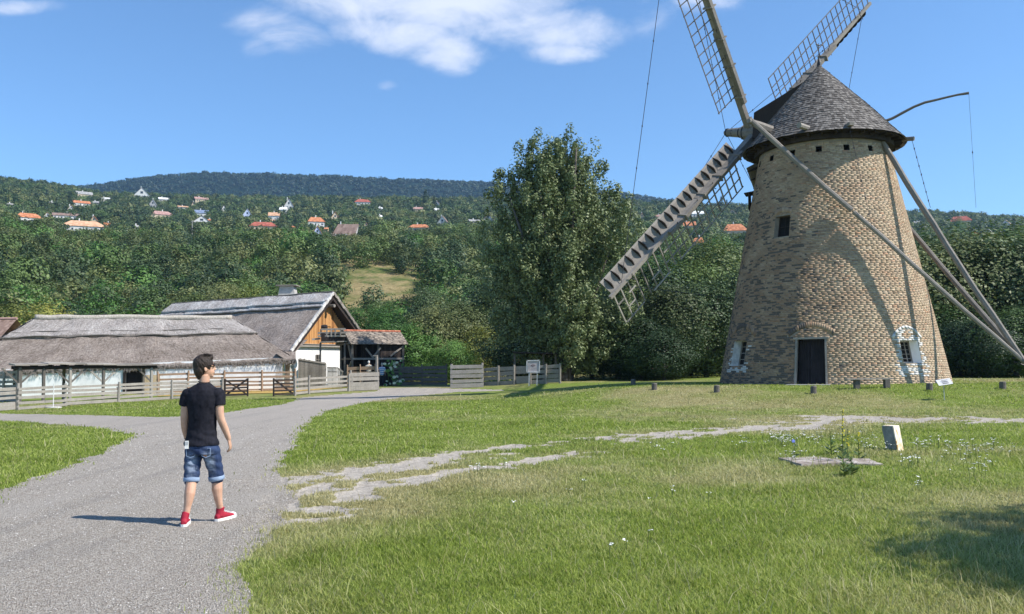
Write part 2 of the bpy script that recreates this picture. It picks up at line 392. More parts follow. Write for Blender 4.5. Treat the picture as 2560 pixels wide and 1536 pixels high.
def dpoly(x, y, P, closed=False):
    d = np.full(np.asarray(x).shape, 1e9)
    n = len(P)
    for i in range(n if closed else n - 1):
        a = P[i]; b = P[(i + 1) % n]; ab = b - a; L = max(1e-9, ab @ ab)
        t = np.clip(((x - a[0]) * ab[0] + (y - a[1]) * ab[1]) / L, 0, 1)
        d = np.minimum(d, np.hypot(x - a[0] - t * ab[0], y - a[1] - t * ab[1]))
    return d
def path_sd(x, y):
    d = dpoly(x, y, PATH, True); s = np.where(inside(x, y, PATH), d, -d)
    return s + (fbm(x * 2.2, y * 2.2, 3, 4) - .5) * .45 * np.clip(np.asarray(y) / 12, .5, 1.3)
ruts = [[(690, 1262), (800, 1222), (900, 1190), (1000, 1172), (1130, 1148), (1250, 1135)], [(700, 1205), (800, 1192), (900, 1178), (1000, 1163), (1120, 1142), (1250, 1122), (1400, 1104), (1560, 1090), (1750, 1074), (1900, 1066), (2020, 1062)],
        [(1560, 1100), (1700, 1088), (1850, 1078), (2000, 1068)], [(760, 1290), (850, 1248), (930, 1215), (1080, 1188), (1200, 1170), (1350, 1148), (1500, 1128)], [(2020, 1056), (2150, 1050), (2350, 1049), (2560, 1053), (2800, 1060)], [(2050, 1042), (2200, 1044), (2330, 1050)]]
RUTS = [(poly_world(r), (.30, .40, .7, .30, 1.3, .9)[i]) for i, r in enumerate(ruts)]
band = poly_world([(1750, 1040), (1950, 1035), (2100, 1030), (2330, 1030), (2560, 1038)])
def dirt_mask(x, y):
    m = np.full(np.asarray(x).shape, -1.0)
    nn = fbm(x * 2.9 + 3, y * 2.6, 21, 4)
    for P, wd in RUTS:
        d = dpoly(x, y, P); m = np.maximum(m, 1 - d / wd)
    return np.where(m < -.9, -1., np.minimum(m * .95 + (nn - .5) * 4.0 - .08, (m + .9) * 2.5))
def dry_field(x, y):
    v = fbm(x * .16, y * .16, 40, 4) * .75 + fbm(x * .9, y * .9, 50, 3) * .25
    v = (v - .46) * 2.9 + .15 - .08 * ss(16, 9, y)
    dt = np.full(np.asarray(x).shape, 9.)
    for P, wd in RUTS: dt = np.minimum(dt, dpoly(x, y, P))
    v = v + np.exp(-(dt / 1.1) ** 2) * .45
    v = v + .45 * ss(28, 34, y) * ss(46, 38, y) * ss(2, 9, x) * (fbm(x * .3, y * .5, 61, 3) - .1)
    v = v + .35 * ss(36, 44, y) * ss(6, 0, x) * ss(-16, -10, x)
    v = v - .5 * ss(13, 17, y) * ss(27, 22, y) * ss(9, 4, x)
    v = v - .35 * ss(10, 5, np.hypot((x - 7), (y - 15) * 1.4))
    v = v - .2 * ss(-6, -10, x)
    return np.clip(v, 0, 1)
Ys = [1.6]
while Ys[-1] < 90: Ys.append(Ys[-1] * (1.0075 if Ys[-1] < 40 else 1.012))
Ys = np.array(Ys)
T = np.concatenate([np.linspace(-1.6, -.64, 24)[:-1], np.linspace(-.64, .64, 560), np.linspace(.64, 1.6, 24)[1:]])
YY, TT = np.meshgrid(Ys, T, indexing='ij'); XX = YY * TT
ZZ = ground(XX, YY)
nr, nc = XX.shape
fine = (np.abs(TT) < .66)
psd = path_sd(XX, YY)
dm = np.where(YY < 34, dirt_mask(XX, YY), -1)
ZZ = ZZ - .03 * np.clip(dm * 3, 0, 1) * (YY < 34)
ZZ = ZZ + .018 * (fbm(XX * 1.3, YY * 1.3, 70, 3) - .5) * ss(0, .5, -psd) * (YY < 40)
V = np.stack([XX, YY, ZZ], -1).reshape(-1, 3)
ii = np.arange(nr * nc).reshape(nr, nc)
Q = np.stack([ii[:-1, :-1], ii[:-1, 1:], ii[1:, 1:], ii[1:, :-1]], -1).reshape(-1, 4)
pc = (psd[:-1, :-1] + psd[:-1, 1:] + psd[1:, 1:] + psd[1:, :-1]).ravel() / 4
isp = pc > 0
def sub(Q, keep):
    q = Q[keep]; u, inv = np.unique(q.ravel(), return_inverse=True); return u, inv.reshape(-1, 4)
dry = dry_field(XX, YY).ravel()
g = G('grass_ground', .95, .1); P_ = g.pos(); dr = g.attr('dry'); di = g.attr('dirt')
n1 = g.noise(P_, 3.2, 6, .7); n2 = g.noise(g.vec(P_, (1, .55, 1)), 26, 4, .75); n3 = g.noise(P_, .8, 4)
grn = g.ramp(g.math('ADD', g.math('MULTIPLY', n1, .4), g.math('MULTIPLY', n2, .6)), [(.34, (.075, .105, .018)), (.52, (.155, .205, .040)), (.70, (.25, .30, .075))])
tan = g.ramp(g.math('ADD', g.math('MULTIPLY', n1, .4), g.math('MULTIPLY', n2, .6)), [(.34, (.15, .14, .05)), (.52, (.27, .24, .11)), (.70, (.42, .37, .20))])
df = g.rng(g.math('ADD', dr, g.math('MULTIPLY', g.math('SUBTRACT', n1, .5), 1.2)), .15, .95)
c = g.mix(df, grn, tan)
dirt = g.ramp(g.noise(P_, 9, 6, .7), [(.3, (.27, .235, .195)), (.7, (.49, .445, .385))])
c = g.mix(g.rng(g.math('ADD', di, g.math('MULTIPLY', g.math('SUBTRACT', n2, .5), .5)), -.02, .10), c, dirt)
g.col(c); g.bump(g.math('ADD', n2, n1), .8, .05); MAT['grass_ground'] = g.m
u, q = sub(Q, ~isp)
gr = link('ground', np_mesh('ground', V[u], q, 'grass_ground', {'dry': ('POINT', dry[u]), 'dirt': ('POINT', dm.ravel()[u])})); tag(gr, kind='structure')
g = G('gravel', .9, .2); P_ = g.pos()
vc = g.voro(P_, 85, 'Color'); vs = g.xyz(vc)[0]; big = g.noise(P_, .55, 5, .6); vb = g.voro(P_, 38, 'Color'); fine_ = g.noise(P_, 90, 3, .7)
c = g.ramp(g.math('ADD', g.math('MULTIPLY', vs, .55), g.math('MULTIPLY', fine_, .45)), [(.15, (.13, .108, .085)), (.45, (.39, .34, .28)), (.72, (.56, .505, .43)), (.95, (.78, .73, .66))])
c = g.mix(g.rng(g.xyz(vb)[1], .86, .90, 0, .22), c, (.66, .63, .58))
c = g.mix(g.math('MULTIPLY', g.rng(big, .42, .66), .55), c, g.mix(.5, c, (.40, .34, .285)))
tr_ = g.noise(g.vec(P_, (1.6, .16, 1), (0, 0, -.32)), 1.0, 4, .6); c = g.mix(g.rng(tr_, .50, .66, 0, .5), c, (.47, .425, .37)); c = g.mix(g.rng(tr_, .46, .34, 0, .4), c, (.25, .235, .215)); c = g.mix(g.rng(g.xyz(P_)[1], 9, 30, 0, .4), c, (.46, .41, .365))
g.col(c); g.bump(g.math('ADD', g.voro(P_, 85), fine_), .9, .03); MAT['gravel'] = g.m
u, q = sub(Q, isp)
tag(link('gravel_path', np_mesh('gravel_path', V[u], q, 'gravel')), kind='structure')
# the rest of the meadow behind and beside the camera
mb = MB(); mb.poly([(-900, -600, -.06), (900, -600, -.06), (900, 1.58, -.06), (-900, 1.58, -.06)])
tag(mb.build('field', 'grass_ground'), kind='structure')
# hillside terrain
Yh = np.concatenate([np.linspace(74, 200, 46), np.geomspace(205, 1600, 70)]); Th = np.linspace(-1.15, 1.15, 200)
HY, HT = np.meshgrid(Yh, Th, indexing='ij'); HX = HY * HT; HZ = ground(HX, HY) - np.where(HY < 90, .25, 0)
ii = np.arange(HY.size).reshape(HY.shape); Qh = np.stack([ii[:-1, :-1], ii[:-1, 1:], ii[1:, 1:], ii[1:, :-1]], -1).reshape(-1, 4)
g = G('hill_soil', .95, .1); P_ = g.pos(); n = g.noise(P_, .12, 5, .6); n2 = g.noise(P_, 1.1, 5, .7)
c = g.ramp(n2, [(.3, (.15, .12, .055)), (.7, (.34, .27, .135))]); c2 = g.ramp(n2, [(.3, (.04, .065, .018)), (.7, (.11, .14, .04))])
g.col(g.mix(g.rng(n, .38, .52), c2, c)); g.bump(n2, .6, .2); MAT['hill_soil'] = g.m
tag(link('hillside', np_mesh('hillside', np.stack([HX, HY, HZ], -1).reshape(-1, 3), Qh, 'hill_soil')), kind='structure')
# far ridge
fx = [-1500, 200, 400, 520, 720, 900, 1220, 1500, 1900, 2400, 4000]; fy = [560, 474, 447, 441, 446, 453, 465, 485, 540, 640, 760]
Yr = np.linspace(1150, 2900, 60); Tr = np.linspace(-1.1, 1.1, 420); RY, RTT = np.meshgrid(Yr, Tr, indexing='ij')
top = (918 - F * RTT * .0115 - np.interp(1280 + F * RTT, fx, fy)) / F * 2150
sh = ss(1100, 2150, RY) * ss(2900, 2200, RY)
RZ = top * sh + (fbm(RY * RTT * .035, RY * .02, 5, 3) - .5) * 7 * sh
ii = np.arange(RY.size).reshape(RY.shape); Qr = np.stack([ii[:-1, :-1], ii[:-1, 1:], ii[1:, 1:], ii[1:, :-1]], -1).reshape(-1, 4)
g = G('far_forest', .95, .05); P_ = g.pos(); n = g.noise(P_, .09, 6, .75); v = g.voro(P_, .11)
g.col(g.ramp(g.math('ADD', g.math('MULTIPLY', n, .7), g.math('MULTIPLY', v, .3)), [(.3, (.008, .022, .018)), (.7, (.024, .050, .034))])); g.bump(n, 1., 12.); MAT['far_forest'] = g.m
tag(link('far_hill', np_mesh('far_hill', np.stack([RY * RTT, RY, RZ], -1).reshape(-1, 3), Qr, 'far_forest')), kind='structure')
# far ground under the hills out to the horizon
mb = MB(); mb.poly([(-9000, 1000, -3), (9000, 1000, -3), (12000, 12000, -3), (-12000, 12000, -3)]); tag(mb.build('far_ground', 'hill_soil'), kind='structure')

# ============================================================ WINDMILL
mill = thing('windmill', 'tall brick tower windmill with conical shingled cap and four lattice sails', 'windmill', (TX, TY, gz(TX, TY)))
Z0, Z1 = .3, 12.42
def tr(z): return np.interp(z, [0, 12.4], [5.67, 3.18])
def tp(phi, z, dr=0.0):
    r = tr(z) + dr; return (TX + r * math.sin(phi), TY - r * math.cos(phi), z)
def thit(px, py):
    for Y in np.arange(36, 48, .01):
        P = at(px, py, Y)
        if math.hypot(P.x - TX, P.y - TY) <= tr(P.z): return math.atan2(P.x - TX, -(P.y - TY)), P.z
    return None
def opening(px0, px1, py0, py1):
    c = thit((px0 + px1) / 2, (py0 + py1) / 2); a = thit(px0, (py0 + py1) / 2)[0]; b = thit(px1, (py0 + py1) / 2)[0]
    z1 = thit((px0 + px1) / 2, py0)[1]; z0 = thit((px0 + px1) / 2, py1)[1]
    return [a, b, z0, z1]
OP = {'door': opening(1987, 2068, 848, 966), 'win_r': opening(2254, 2299, 852, 908), 'win_l': opening(1832, 1864, 852, 915), 'win_m': opening(1937, 1974, 540, 592)}
OP['door'][2] = .4
holes = []
h0 = thit(2047, 371)[0]
for k in range(16):
    a = h0 + k * math.pi / 8; a = (a + math.pi) % (2 * math.pi) - math.pi
    holes.append([a - .042, a + .042, 11.84, 12.12])
ALL = list(OP.values()) + holes
rect_l = thit(2000, 835)
bv, bf, bm, bth = [], [], [], []
def add_brick(a, b, z0, z1, pr, mi, jt=.004):
    i = len(bv)
    j = lambda: random.uniform(-jt, jt)
    r0 = -.05; d = pr + random.uniform(-.004, .007)
    for (q, z, dd) in ((a, z0, r0), (b, z0, r0), (b, z1, r0), (a, z1, r0), (a, z0 + j(), d), (b, z0 + j(), d + j()), (b, z1 + j(), d), (a, z1 + j(), d + j())):
        bv.append(tp(q, z, dd)); bth.append(q)
    for q in ((4, 5, 6, 7), (0, 1, 5, 4), (2, 3, 7, 6), (1, 2, 6, 5), (3, 0, 4, 7)): bf.append([i + k for k in q]); bm.append(mi)
CH = .0825
dcx = (OP['door'][0] + OP['door'][1]) / 2; dz1 = OP['door'][3]; dw = (OP['door'][1] - OP['door'][0]) / 2
rcx = (OP['win_r'][0] + OP['win_r'][1]) / 2; rz0, rz1 = OP['win_r'][2:]; rw = (OP['win_r'][1] - OP['win_r'][0]) / 2
lcx = (OP['win_l'][0] + OP['win_l'][1]) / 2; lz0, lz1 = OP['win_l'][2:]; lw = (OP['win_l'][1] - OP['win_l'][0]) / 2
mcx = (OP['win_m'][0] + OP['win_m'][1]) / 2; mz0, mz1 = OP['win_m'][2:]; mw = (OP['win_m'][1] - OP['win_m'][0]) / 2
def arch_skip(phi, z):   # space taken by the relieving arches
    R_ = tr(z)
    for cx, hw, zb, rise, th in ((dcx, dw * 1.45, dz1 + .12, .42, .26), (rcx, rw * 1.6, rz1 + .06, .52, .12), (lcx, lw * 1.9, lz1 + .1, .5, .24), (mcx, mw * 1.1, mz1 + .03, .14, .24)):
        u = (phi - cx) / hw
        if abs(u) < 1.0:
            zz = zb + rise * (1 - u * u)
            if zz <= z <= zz + th: return True
    return False
nrow = int((Z1 - Z0) / CH)
for r in range(nrow):
    z0 = Z0 + r * CH; z1 = z0 + CH - .013; zc = (z0 + z1) / 2
    R_ = float(tr(zc)); n = int(round(2 * math.pi * R_ / .275)); st = 2 * math.pi / n; off = (r % 2) * .5 * st + random.uniform(-.1, .1) * st
    gap = .006 / R_
    for k in range(n):
        a = -math.pi + off + k * st + gap; b = a + st - 2 * gap; 
        jit = random.uniform(-.25, .25) * st * .5; 
        c = (a + b) / 2
        cc = (c + math.pi) % (2 * math.pi) - math.pi; sh = cc - c; a += sh; b += sh
        if arch_skip(cc, zc): continue
        segs = [(a, b)]
        for o0, o1, p0, p1 in ALL:
            if p0 - .02 < zc < p1 + .02:
                ns = []
                for (x, y) in segs:
                    if y <= o0 or x >= o1: ns.append((x, y))
                    else:
                        if x < o0 - .008: ns.append((x, o0))
                        if y > o1 + .008: ns.append((o1, y))
                segs = ns
        mi = 0
        u = (cc - rcx) / rw
        if (abs(u) < 1.75 and rz0 - .62 < zc < rz0 and random.random() < .55) or (1 <= abs(u) < 1.45 and rz0 <= zc < rz1 + .05 and random.random() < .6): mi = 1
        if abs(u) < 1.5 and rz1 <= zc < rz1 + .06 + .5 * (1 - (u / 1.6) ** 2): mi = 1 if (zc < rz1 + .13 or random.random() < .4) else 0
        u = (cc - lcx) / lw
        if (.95 < abs(u) < 1.5 and lz0 - .3 < zc < lz1 and random.random() < .3) or (abs(u) < 1.5 and lz0 - .32 < zc < lz0 - .1 and random.random() < .6): mi = 1
        for (x, y) in segs: add_brick(x, y, z0, z1, .0, mi)
def voussoirs(cx, hw, zb, rise, th, n, mi):
    for k in range(n):
        u0 = -1 + 2 * k / n + .02 / n * 2; u1 = -1 + 2 * (k + 1) / n - .08 / n * 2
        i = len(bv); pts = []
        for u, zz in ((u0, 0), (u1, 0), (u1, 1), (u0, 1)):
            z = zb + rise * (1 - u * u) + zz * th; pts.append((cx + (u * (1 + .10 * zz)) * hw, z))
        d = random.uniform(.004, .02)
        for dd in (-.05, d):
            for (q, z) in pts: bv.append(tp(q, z, dd)); bth.append(q)
        for q in ((4, 5, 6, 7), (0, 1, 5, 4), (2, 3, 7, 6), (1, 2, 6, 5), (3, 0, 4, 7)): bf.append([i + w_ for w_ in q]); bm.append(mi)
voussoirs(dcx, dw * 1.45, dz1 + .12, .42, .26, 21, 0)
voussoirs(rcx, rw * 1.6, rz1 + .06, .52, .12, 9, 1)
voussoirs(lcx, lw * 1.9, lz1 + .10, .50, .24, 12, 0)
voussoirs(mcx, mw * 1.1, mz1 + .03, .14, .24, 9, 0)
# mortar core with the same openings
gphi = sorted(set([-math.pi + i * math.pi / 90 for i in range(181)] + [q for o in ALL for q in (o[0], o[1])]))
gzs = sorted(set([Z0 - .3 + i * .31 for i in range(40)] + [Z1 + .06] + [q for o in ALL for q in (o[2], o[3])]))
gzs = [q for q in gzs if q <= Z1 + .061]
b0 = len(bv); nphi = len(gphi)
for z in gzs:
    for q in gphi: bv.append(tp(q, z, -.008)); bth.append(q)
for i in range(len(gzs) - 1):
    for j in range(nphi - 1):
        pc_ = (gphi[j] + gphi[j + 1]) / 2; zc = (gzs[i] + gzs[i + 1]) / 2
        if any(o[0] < pc_ < o[1] and o[2] < zc < o[3] for o in ALL): continue
        k = b0 + i * nphi + j; bf.append([k, k + 1, k + nphi + 1, k + nphi]); bm.append(2)
plain('white_brick', (.60, .58, .55), .85, .3, 5, bump=.4)
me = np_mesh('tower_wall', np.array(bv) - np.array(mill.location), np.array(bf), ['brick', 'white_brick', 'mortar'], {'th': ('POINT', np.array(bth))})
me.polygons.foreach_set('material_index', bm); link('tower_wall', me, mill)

def reveal(mb, o, depth, splay=0.0):
    a, b, z0, z1 = o; P = lambda q, z, d: tp(q, z, d)
    ia, ib = a + splay, b - splay
    mb.poly([P(a, z0, 0), P(a, z1, 0), P(ia, z1, -depth), P(ia, z0, -depth)]); mb.poly([P(b, z1, 0), P(b, z0, 0), P(ib, z0, -depth), P(ib, z1, -depth)])
    mb.poly([P(a, z1, 0), P(b, z1, 0), P(ib, z1, -depth), P(ia, z1, -depth)]); mb.poly([P(b, z0, 0), P(a, z0, 0), P(ia, z0, -depth), P(ib, z0, -depth)])
def panel(mb, o, depth, inset=0.0):
    a, b, z0, z1 = o; r = tr(0); i = inset
    mb.poly([tp(a + i / 5, z0 + i, -depth), tp(b - i / 5, z0 + i, -depth), tp(b - i / 5, z1 - i, -depth), tp(a + i / 5, z1 - i, -depth)])
def frame_bar(mb, q0, z0, q1, z1, d, w_=.06):
    mb.beam(tp(q0, z0, -d), tp(q1, z1, -d), w_, w_, up=(math.sin(q0), -math.cos(q0), 0))
# door
o = OP['door']
dr = MB(); reveal(dr, o, .42); lin = part('door_reveal', dr, 'mortar', mill)
d2 = MB()
m_ = (o[0] + o[1]) / 2 - .02
for (qa, qb, dp) in ((o[0] + .012, m_ - .002, .40), (m_ + .002, o[1] - .012, .40)):
    nb = 5
    for k in range(nb):
        x0 = qa + (qb - qa) * k / nb + .0006; x1 = qa + (qb - qa) * (k + 1) / nb - .0006
        j = random.uniform(0, .008)
        d2.hexa([tp(x0, .55, -dp - .05), tp(x1, .55, -dp - .05), tp(x1, .55, -dp + j), tp(x0, .55, -dp + j), tp(x0, o[3] - .03, -dp - .05), tp(x1, o[3] - .03, -dp - .05), tp(x1, o[3] - .03, -dp + j), tp(x0, o[3] - .03, -dp + j)])
door = part('door', d2, 'black_door', mill)
hd = MB(); hd.tube([tp(m_ + .012, 1.5, -.37), tp(m_ + .012, 1.62, -.35), tp(m_ + .012, 1.74, -.37)], .012, 6); part('handle', hd, 'iron', door)
fr = MB(); 
for q in (o[0] + .008, o[1] - .008): fr.beam(tp(q, .5, -.03), tp(q, o[3], -.03), .09, .10, up=(math.sin(q), -math.cos(q), 0))
fr.beam(tp(o[0] - .02, o[3] + .04, .0), tp(o[1] + .02, o[3] + .04, .0), .12, .09)
part('door_frame', fr, 'weathered_wood', mill)
st = MB(); q = (o[0] + o[1]) / 2
st.hexa([tp(o[0] - .03, .45, -.3), tp(o[1] + .02, .45, -.3), tp(o[1] + .02, .45, .75), tp(o[0] - .03, .45, .75), tp(o[0] - .03, .66, -.3), tp(o[1] + .02, .66, -.3), tp(o[1] + .02, .66, .75), tp(o[0] - .03, .66, .75)])
plain('stone_pale', (.42, .40, .37), .9, .25, 4, bump=.4); part('door_step', st, 'stone_pale', mill)
# windows
def tower_window(o, depth, lining, bars, nm='window', lab=None):
    mb = MB(); panel(mb, o, depth); wdw = part(nm, mb, 'dark_interior', mill)
    if lab: wdw['label'] = lab
    rv = MB(); reveal(rv, o, depth, .012); part('window_lining', rv, lining, wdw)
    fmat = 'dark_wood' if o is OP['win_m'] else 'weathered_wood'; fb = MB(); a, b, z0, z1 = o; a += .014; b -= .014; dd = depth - .05
    for (x, y, u, v) in ((a, z0, a, z1), (b, z0, b, z1), (a, z0 + .03, b, z0 + .03), (a, z1 - .03, b, z1 - .03)): frame_bar(fb, x, y, u, v, dd)
    for k in range(1, bars[0]): frame_bar(fb, a + (b - a) * k / bars[0], z0, a + (b - a) * k / bars[0], z1, dd, .03)
    for k in range(1, bars[1]): frame_bar(fb, a, z0 + (z1 - z0) * k / bars[1], b, z0 + (z1 - z0) * k / bars[1], dd, .03)
    part('window_frame', fb, fmat, wdw); return wdw
tower_window(OP['win_r'], .50, 'whitewash', (3, 5), lab='window with white plastered lining and painted arch')
tower_window(OP['win_l'], .45, 'white_brick', (2, 4), lab='narrow window in the dark brick')
tower_window(OP['win_m'], .35, 'mortar', (2, 2), lab='small square upper window')
for h in holes:
    hb = MB(); panel(hb, h, .45); reveal(hb, h, .45); part('vent_opening', hb, 'dark_interior', mill)
# shutter box on the far left of the tower
q = math.radians(-112); sb = MB(); sb.beam(tp(q, 9.8, .05), tp(q, 10.7, .22), .9, .06, up=(math.sin(q), -math.cos(q), 0)); sb.beam(tp(q, 10.72, -.05), tp(q, 10.66, .45), .95, .05)
part('shutter', sb, 'dark_wood', mill)
# ---- cap
EZ, ER, AZ = 12.72, 3.86, 17.22
def capr(z):
    t = (z - EZ) / (AZ - EZ); return ER * (1 - t) * (1 + .05 * math.sin(math.pi * t)) + .10 * max(0, 1 - t * 6)
sh = MB(); NC = 34
for k in range(NC):
    za = EZ - .02 + (AZ - EZ) * k / NC; zb = za + (AZ - EZ) / NC * 1.35
    ra = capr(za) + .035; rb = capr(min(zb, AZ)) + .012; n = max(7, int(2 * math.pi * ra / .135)); of = random.random()
    for j in range(n):
        wv_ = random.uniform(-.12, .12)
        a = 2 * math.pi * (j + of + .02) / n; b = 2 * math.pi * (j + 1 + of - .03) / n
        dz = random.uniform(-.018, .012); e = random.uniform(0, .018)
        P = lambda q, r, z: (TX + r * math.sin(q), TY - r * math.cos(q), z)
        sh.hexa([P(a, ra - .02, za + dz), P(b, ra - .02, za + dz), P(b, ra + e + .012, za + dz), P(a, ra + e + .012, za + dz), P(a, rb - .02, zb), P(b, rb - .02, zb), P(b, rb + .004, zb), P(a, rb + .004, zb)])
roof = part('cap_roof', sh, 'shingle', mill)
uc = MB(); NS = 72
def ringp(q, r, z): return (TX + r * math.sin(q), TY - r * math.cos(q), z)
for j in range(NS):
    a = 2 * math.pi * j / NS; b = 2 * math.pi * (j + 1) / NS
    uc.poly([ringp(a, ER - .02, EZ), ringp(b, ER - .02, EZ), ringp(b, .02, AZ - .05), ringp(a, .02, AZ - .05)])
    uc.poly([ringp(a, ER - .02, EZ), ringp(b, ER - .02, EZ), ringp(b, 3.0, EZ - .02), ringp(a, 3.0, EZ - .02)])
    uc.hexa([ringp(a, 3.22, 12.44), ringp(b, 3.22, 12.44), ringp(b, 3.42, 12.44), ringp(a, 3.42, 12.44), ringp(a, 3.22, EZ - .03), ringp(b, 3.22, EZ - .03), ringp(b, 3.42, EZ - .03), ringp(a, 3.42, EZ - .03)])
for j in range(36):
    a = 2 * math.pi * j / 36; uc.beam(ringp(a, 3.1, EZ - .09), ringp(a, ER - .08, EZ - .07), .08, .11)
part('cap_frame', uc, 'dark_wood', mill)
fi = MB(); fi.tube([(TX, TY, AZ - .25), (TX, TY, AZ + .12), (TX, TY, AZ + .35)], [.16, .10, .03], 8)
fi.tube([(TX, TY, AZ), (TX, TY, AZ + 1.15)], [.025, .018], 6)
fi.tube([(TX - .02, TY, AZ + 1.0), (TX + .14, TY, AZ + 1.08), (TX + .22, TY, AZ + 1.02)], .025, 6); fi.tube([(TX - .14, TY, AZ + 1.12), (TX + .05, TY, AZ + 1.02)], .03, 6)
part('finial', fi, 'iron', mill)
# ---- sail geometry
SB, SG, SW, SR0, STILT, SL = .848, .804, 1.89, 2.495, .204, 14.05
H = Vector((13.448, 47.329, 14.535))
av = Vector((-math.cos(SB) * math.cos(STILT), math.sin(SB) * math.cos(STILT), math.sin(STILT)))
hv = Vector((math.sin(SB), math.cos(SB), 0)); kv = hv.cross(av); kv = kv if kv.z > 0 else -kv
nose = H + av * 1.72
ws = MB(); ws.tube([H - av * 4.2, H - av * .8, H - av * .75, H + av * .45, H + av * .5, nose - av * .15, nose], [.30, .32, .40, .42, .30, .22, .12], 10)
part('wind_shaft', ws, 'mill_wood', mill, False)
for t_ in (-.7, .42, .9, 1.35):
    pass
for t_ in (-.62, .30, .62, 1.1, 1.5): 
    rr = .43 if t_ < .5 else .30 if t_ < 1 else .25
    bnd = MB(); bnd.tube([H + av * t_, H + av * (t_ + .06)], rr, 12); part('shaft_band', bnd, 'iron', mill)
ends = []
for si, (gg, Hc) in enumerate(((SG, H - av * .35), (SG + math.pi, H - av * .35), (SG - math.pi / 2, H), (SG + math.pi / 2, H))):
    s = (hv * math.sin(gg) + kv * math.cos(gg)).normalized(); t = (hv * math.cos(gg) - kv * math.sin(gg)).normalized()
    tw = .034; lat = (-t * math.cos(tw) + av * math.sin(tw)); brd = -lat
    mb = MB()
    mb.beam(Hc - s * .35, Hc + s * 6.2, .30, .34, up=av, taper=.86)
    mb.beam(Hc + s * 1.9 - av * .27, Hc + s * 9.0 - av * .22, .24, .20, up=av, taper=.9)
    mb.beam(Hc + s * 5.6 - av * .02, Hc + s * (SL) - av * .02, .235, .22, up=av, taper=.72)
    for r_ in (2.3, 4.2, 5.8, 7.6): mb.beam(Hc + s * r_ - av * .12, Hc + s * (r_ + .07) - av * .12, .37, .60, up=av)
    sail = part('sail', mb, 'mill_wood', mill)
    sail['label'] = ['upper sail passing behind the pointed cap', 'lower sail hanging beside the tower with weathered vane board', 'steep upper sail with thick dark stock', 'hidden sail behind the tower'][si]
    # lattice
    lt = MB(); nr_ = 21; rs = [SR0 + (SL - .25 - SR0) * k / (nr_ - 1) for k in range(nr_)]
    for r_ in rs:
        p = Hc + s * r_ - av * .03; lw_ = .062 if si == 1 else .042; lt.beam(p - lat * .05, p + lat * SW + Vector((random.uniform(-.02, .02), 0, random.uniform(-.02, .02))), lw_, lw_, up=s)
    for fr_ in (.36, .68, 1.0):
        spans = [(rs[0] - .05, rs[-1] + .08)]
        if si == 1 and fr_ == .68: spans = [(rs[0] - .05, rs[9] + .1), (rs[10] - .3, rs[12] + .2), (rs[12] + .3, rs[13]), (rs[14], rs[15] + .2), (rs[18], rs[19])]
        if si == 1 and fr_ == 1.0: spans = [(rs[0] - .05, rs[11] + .1), (rs[13], rs[16] - .2), (rs[17] + .1, rs[20])]
        if si == 1 and fr_ == .36: spans = [(rs[0] - .05, rs[7] + .1), (rs[8] + .1, rs[13] - .1), (rs[17] + .2, rs[18] + .2), (rs[19], rs[20])]
        for (x, y) in spans: lt.beam(Hc + s * x - av * .07 + lat * SW * fr_, Hc + s * y - av * .07 + lat * SW * fr_, lw_ * 1.05, .035, up=av)
    part('lattice', lt, 'post_wood' if si != 1 else 'fence_wood', sail)
    # vane board and its ribs
    bw_ = math.radians(36); brd = t * math.cos(bw_) + av * math.sin(bw_); av_b = (av * math.cos(bw_) - t * math.sin(bw_))
    vb = MB(); BW = .86
    for (u0, u1, dz_) in ((.10, .46, 0), (.465, .74, -.01), (.745, BW, -.02)):
        vb.beam(Hc + s * (SR0 - .55) + brd * (u0 + u1) / 2 + av_b * (.03 + dz_), Hc + s * (SL - .25) + brd * (u0 + u1) / 2 + av_b * (.03 + dz_), u1 - u0, .035, up=av_b, jit=.01)
    part('vane_board', vb, 'mill_wood', sail)
    rb_ = MB()
    for k in range(20):
        r_ = SR0 - .30 + (SL - .55 - SR0 + .30) * k / 19
        p = Hc + s * r_
        outl = [(.16, .0), (.28, .11), (.42, .175), (.60, .15), (.76, .075), (.88, -.02)]
        top_ = [p + brd * x - av_b * (y + .0) for x, y in outl]; bot = [p + brd * x + av_b * .03 for x, _ in (outl[-1], outl[0])]
        pts = top_ + bot; o1 = [q - s * .022 for q in pts]; o2 = [q + s * .022 for q in pts]
        rb_.poly(o1); rb_.poly(o2[::-1]); n = len(pts); b_ = len(rb_.v)
        for i in range(n):
            j = (i + 1) % n; rb_.poly([o1[j], o1[i], o2[i], o2[j]])
    part('vane_ribs', rb_, 'dark_wood', sail)
    for r_ in (4.9, 6.4, 8.3, 12.4):
        cl = MB(); cl.tube([Hc + s * r_ - av * .28 - lat * .2, Hc + s * r_ - av * .16 + lat * .15, Hc + s * (r_ - .1) - av * .3 + lat * .3], .025, 5)
        part('iron_strap', cl, 'iron', sail)
    ends.append((Hc, s))
def rope(a, b, r=.014, sag=.0, knots=5, n=10, parent=mill, name='stay_rope', mat='rope'):
    mb = MB(); pts = [a.lerp(b, k / n) - Vector((0, 0, sag * 4 * (k / n) * (1 - k / n))) for k in range(n + 1)]
    mb.tube(pts, r, 5)
    for k in range(1, knots): 
        p = a.lerp(b, k / knots + .02) - Vector((0, 0, sag * 4 * (k / knots) * (1 - k / knots))); mb.blob(p, (.035, .035, .06), 6, 4)
    return part(name, mb, mat, parent)
for (Hc, s) in ends: rope(nose - av * .08, Hc + s * 10.4, .016)
tips = [Hc + s * 13.1 for Hc, s in ends]
for i, j in ((0, 2), (2, 1), (1, 3), (3, 0)): rope(tips[i], tips[j], .016, .05, 9, 14)
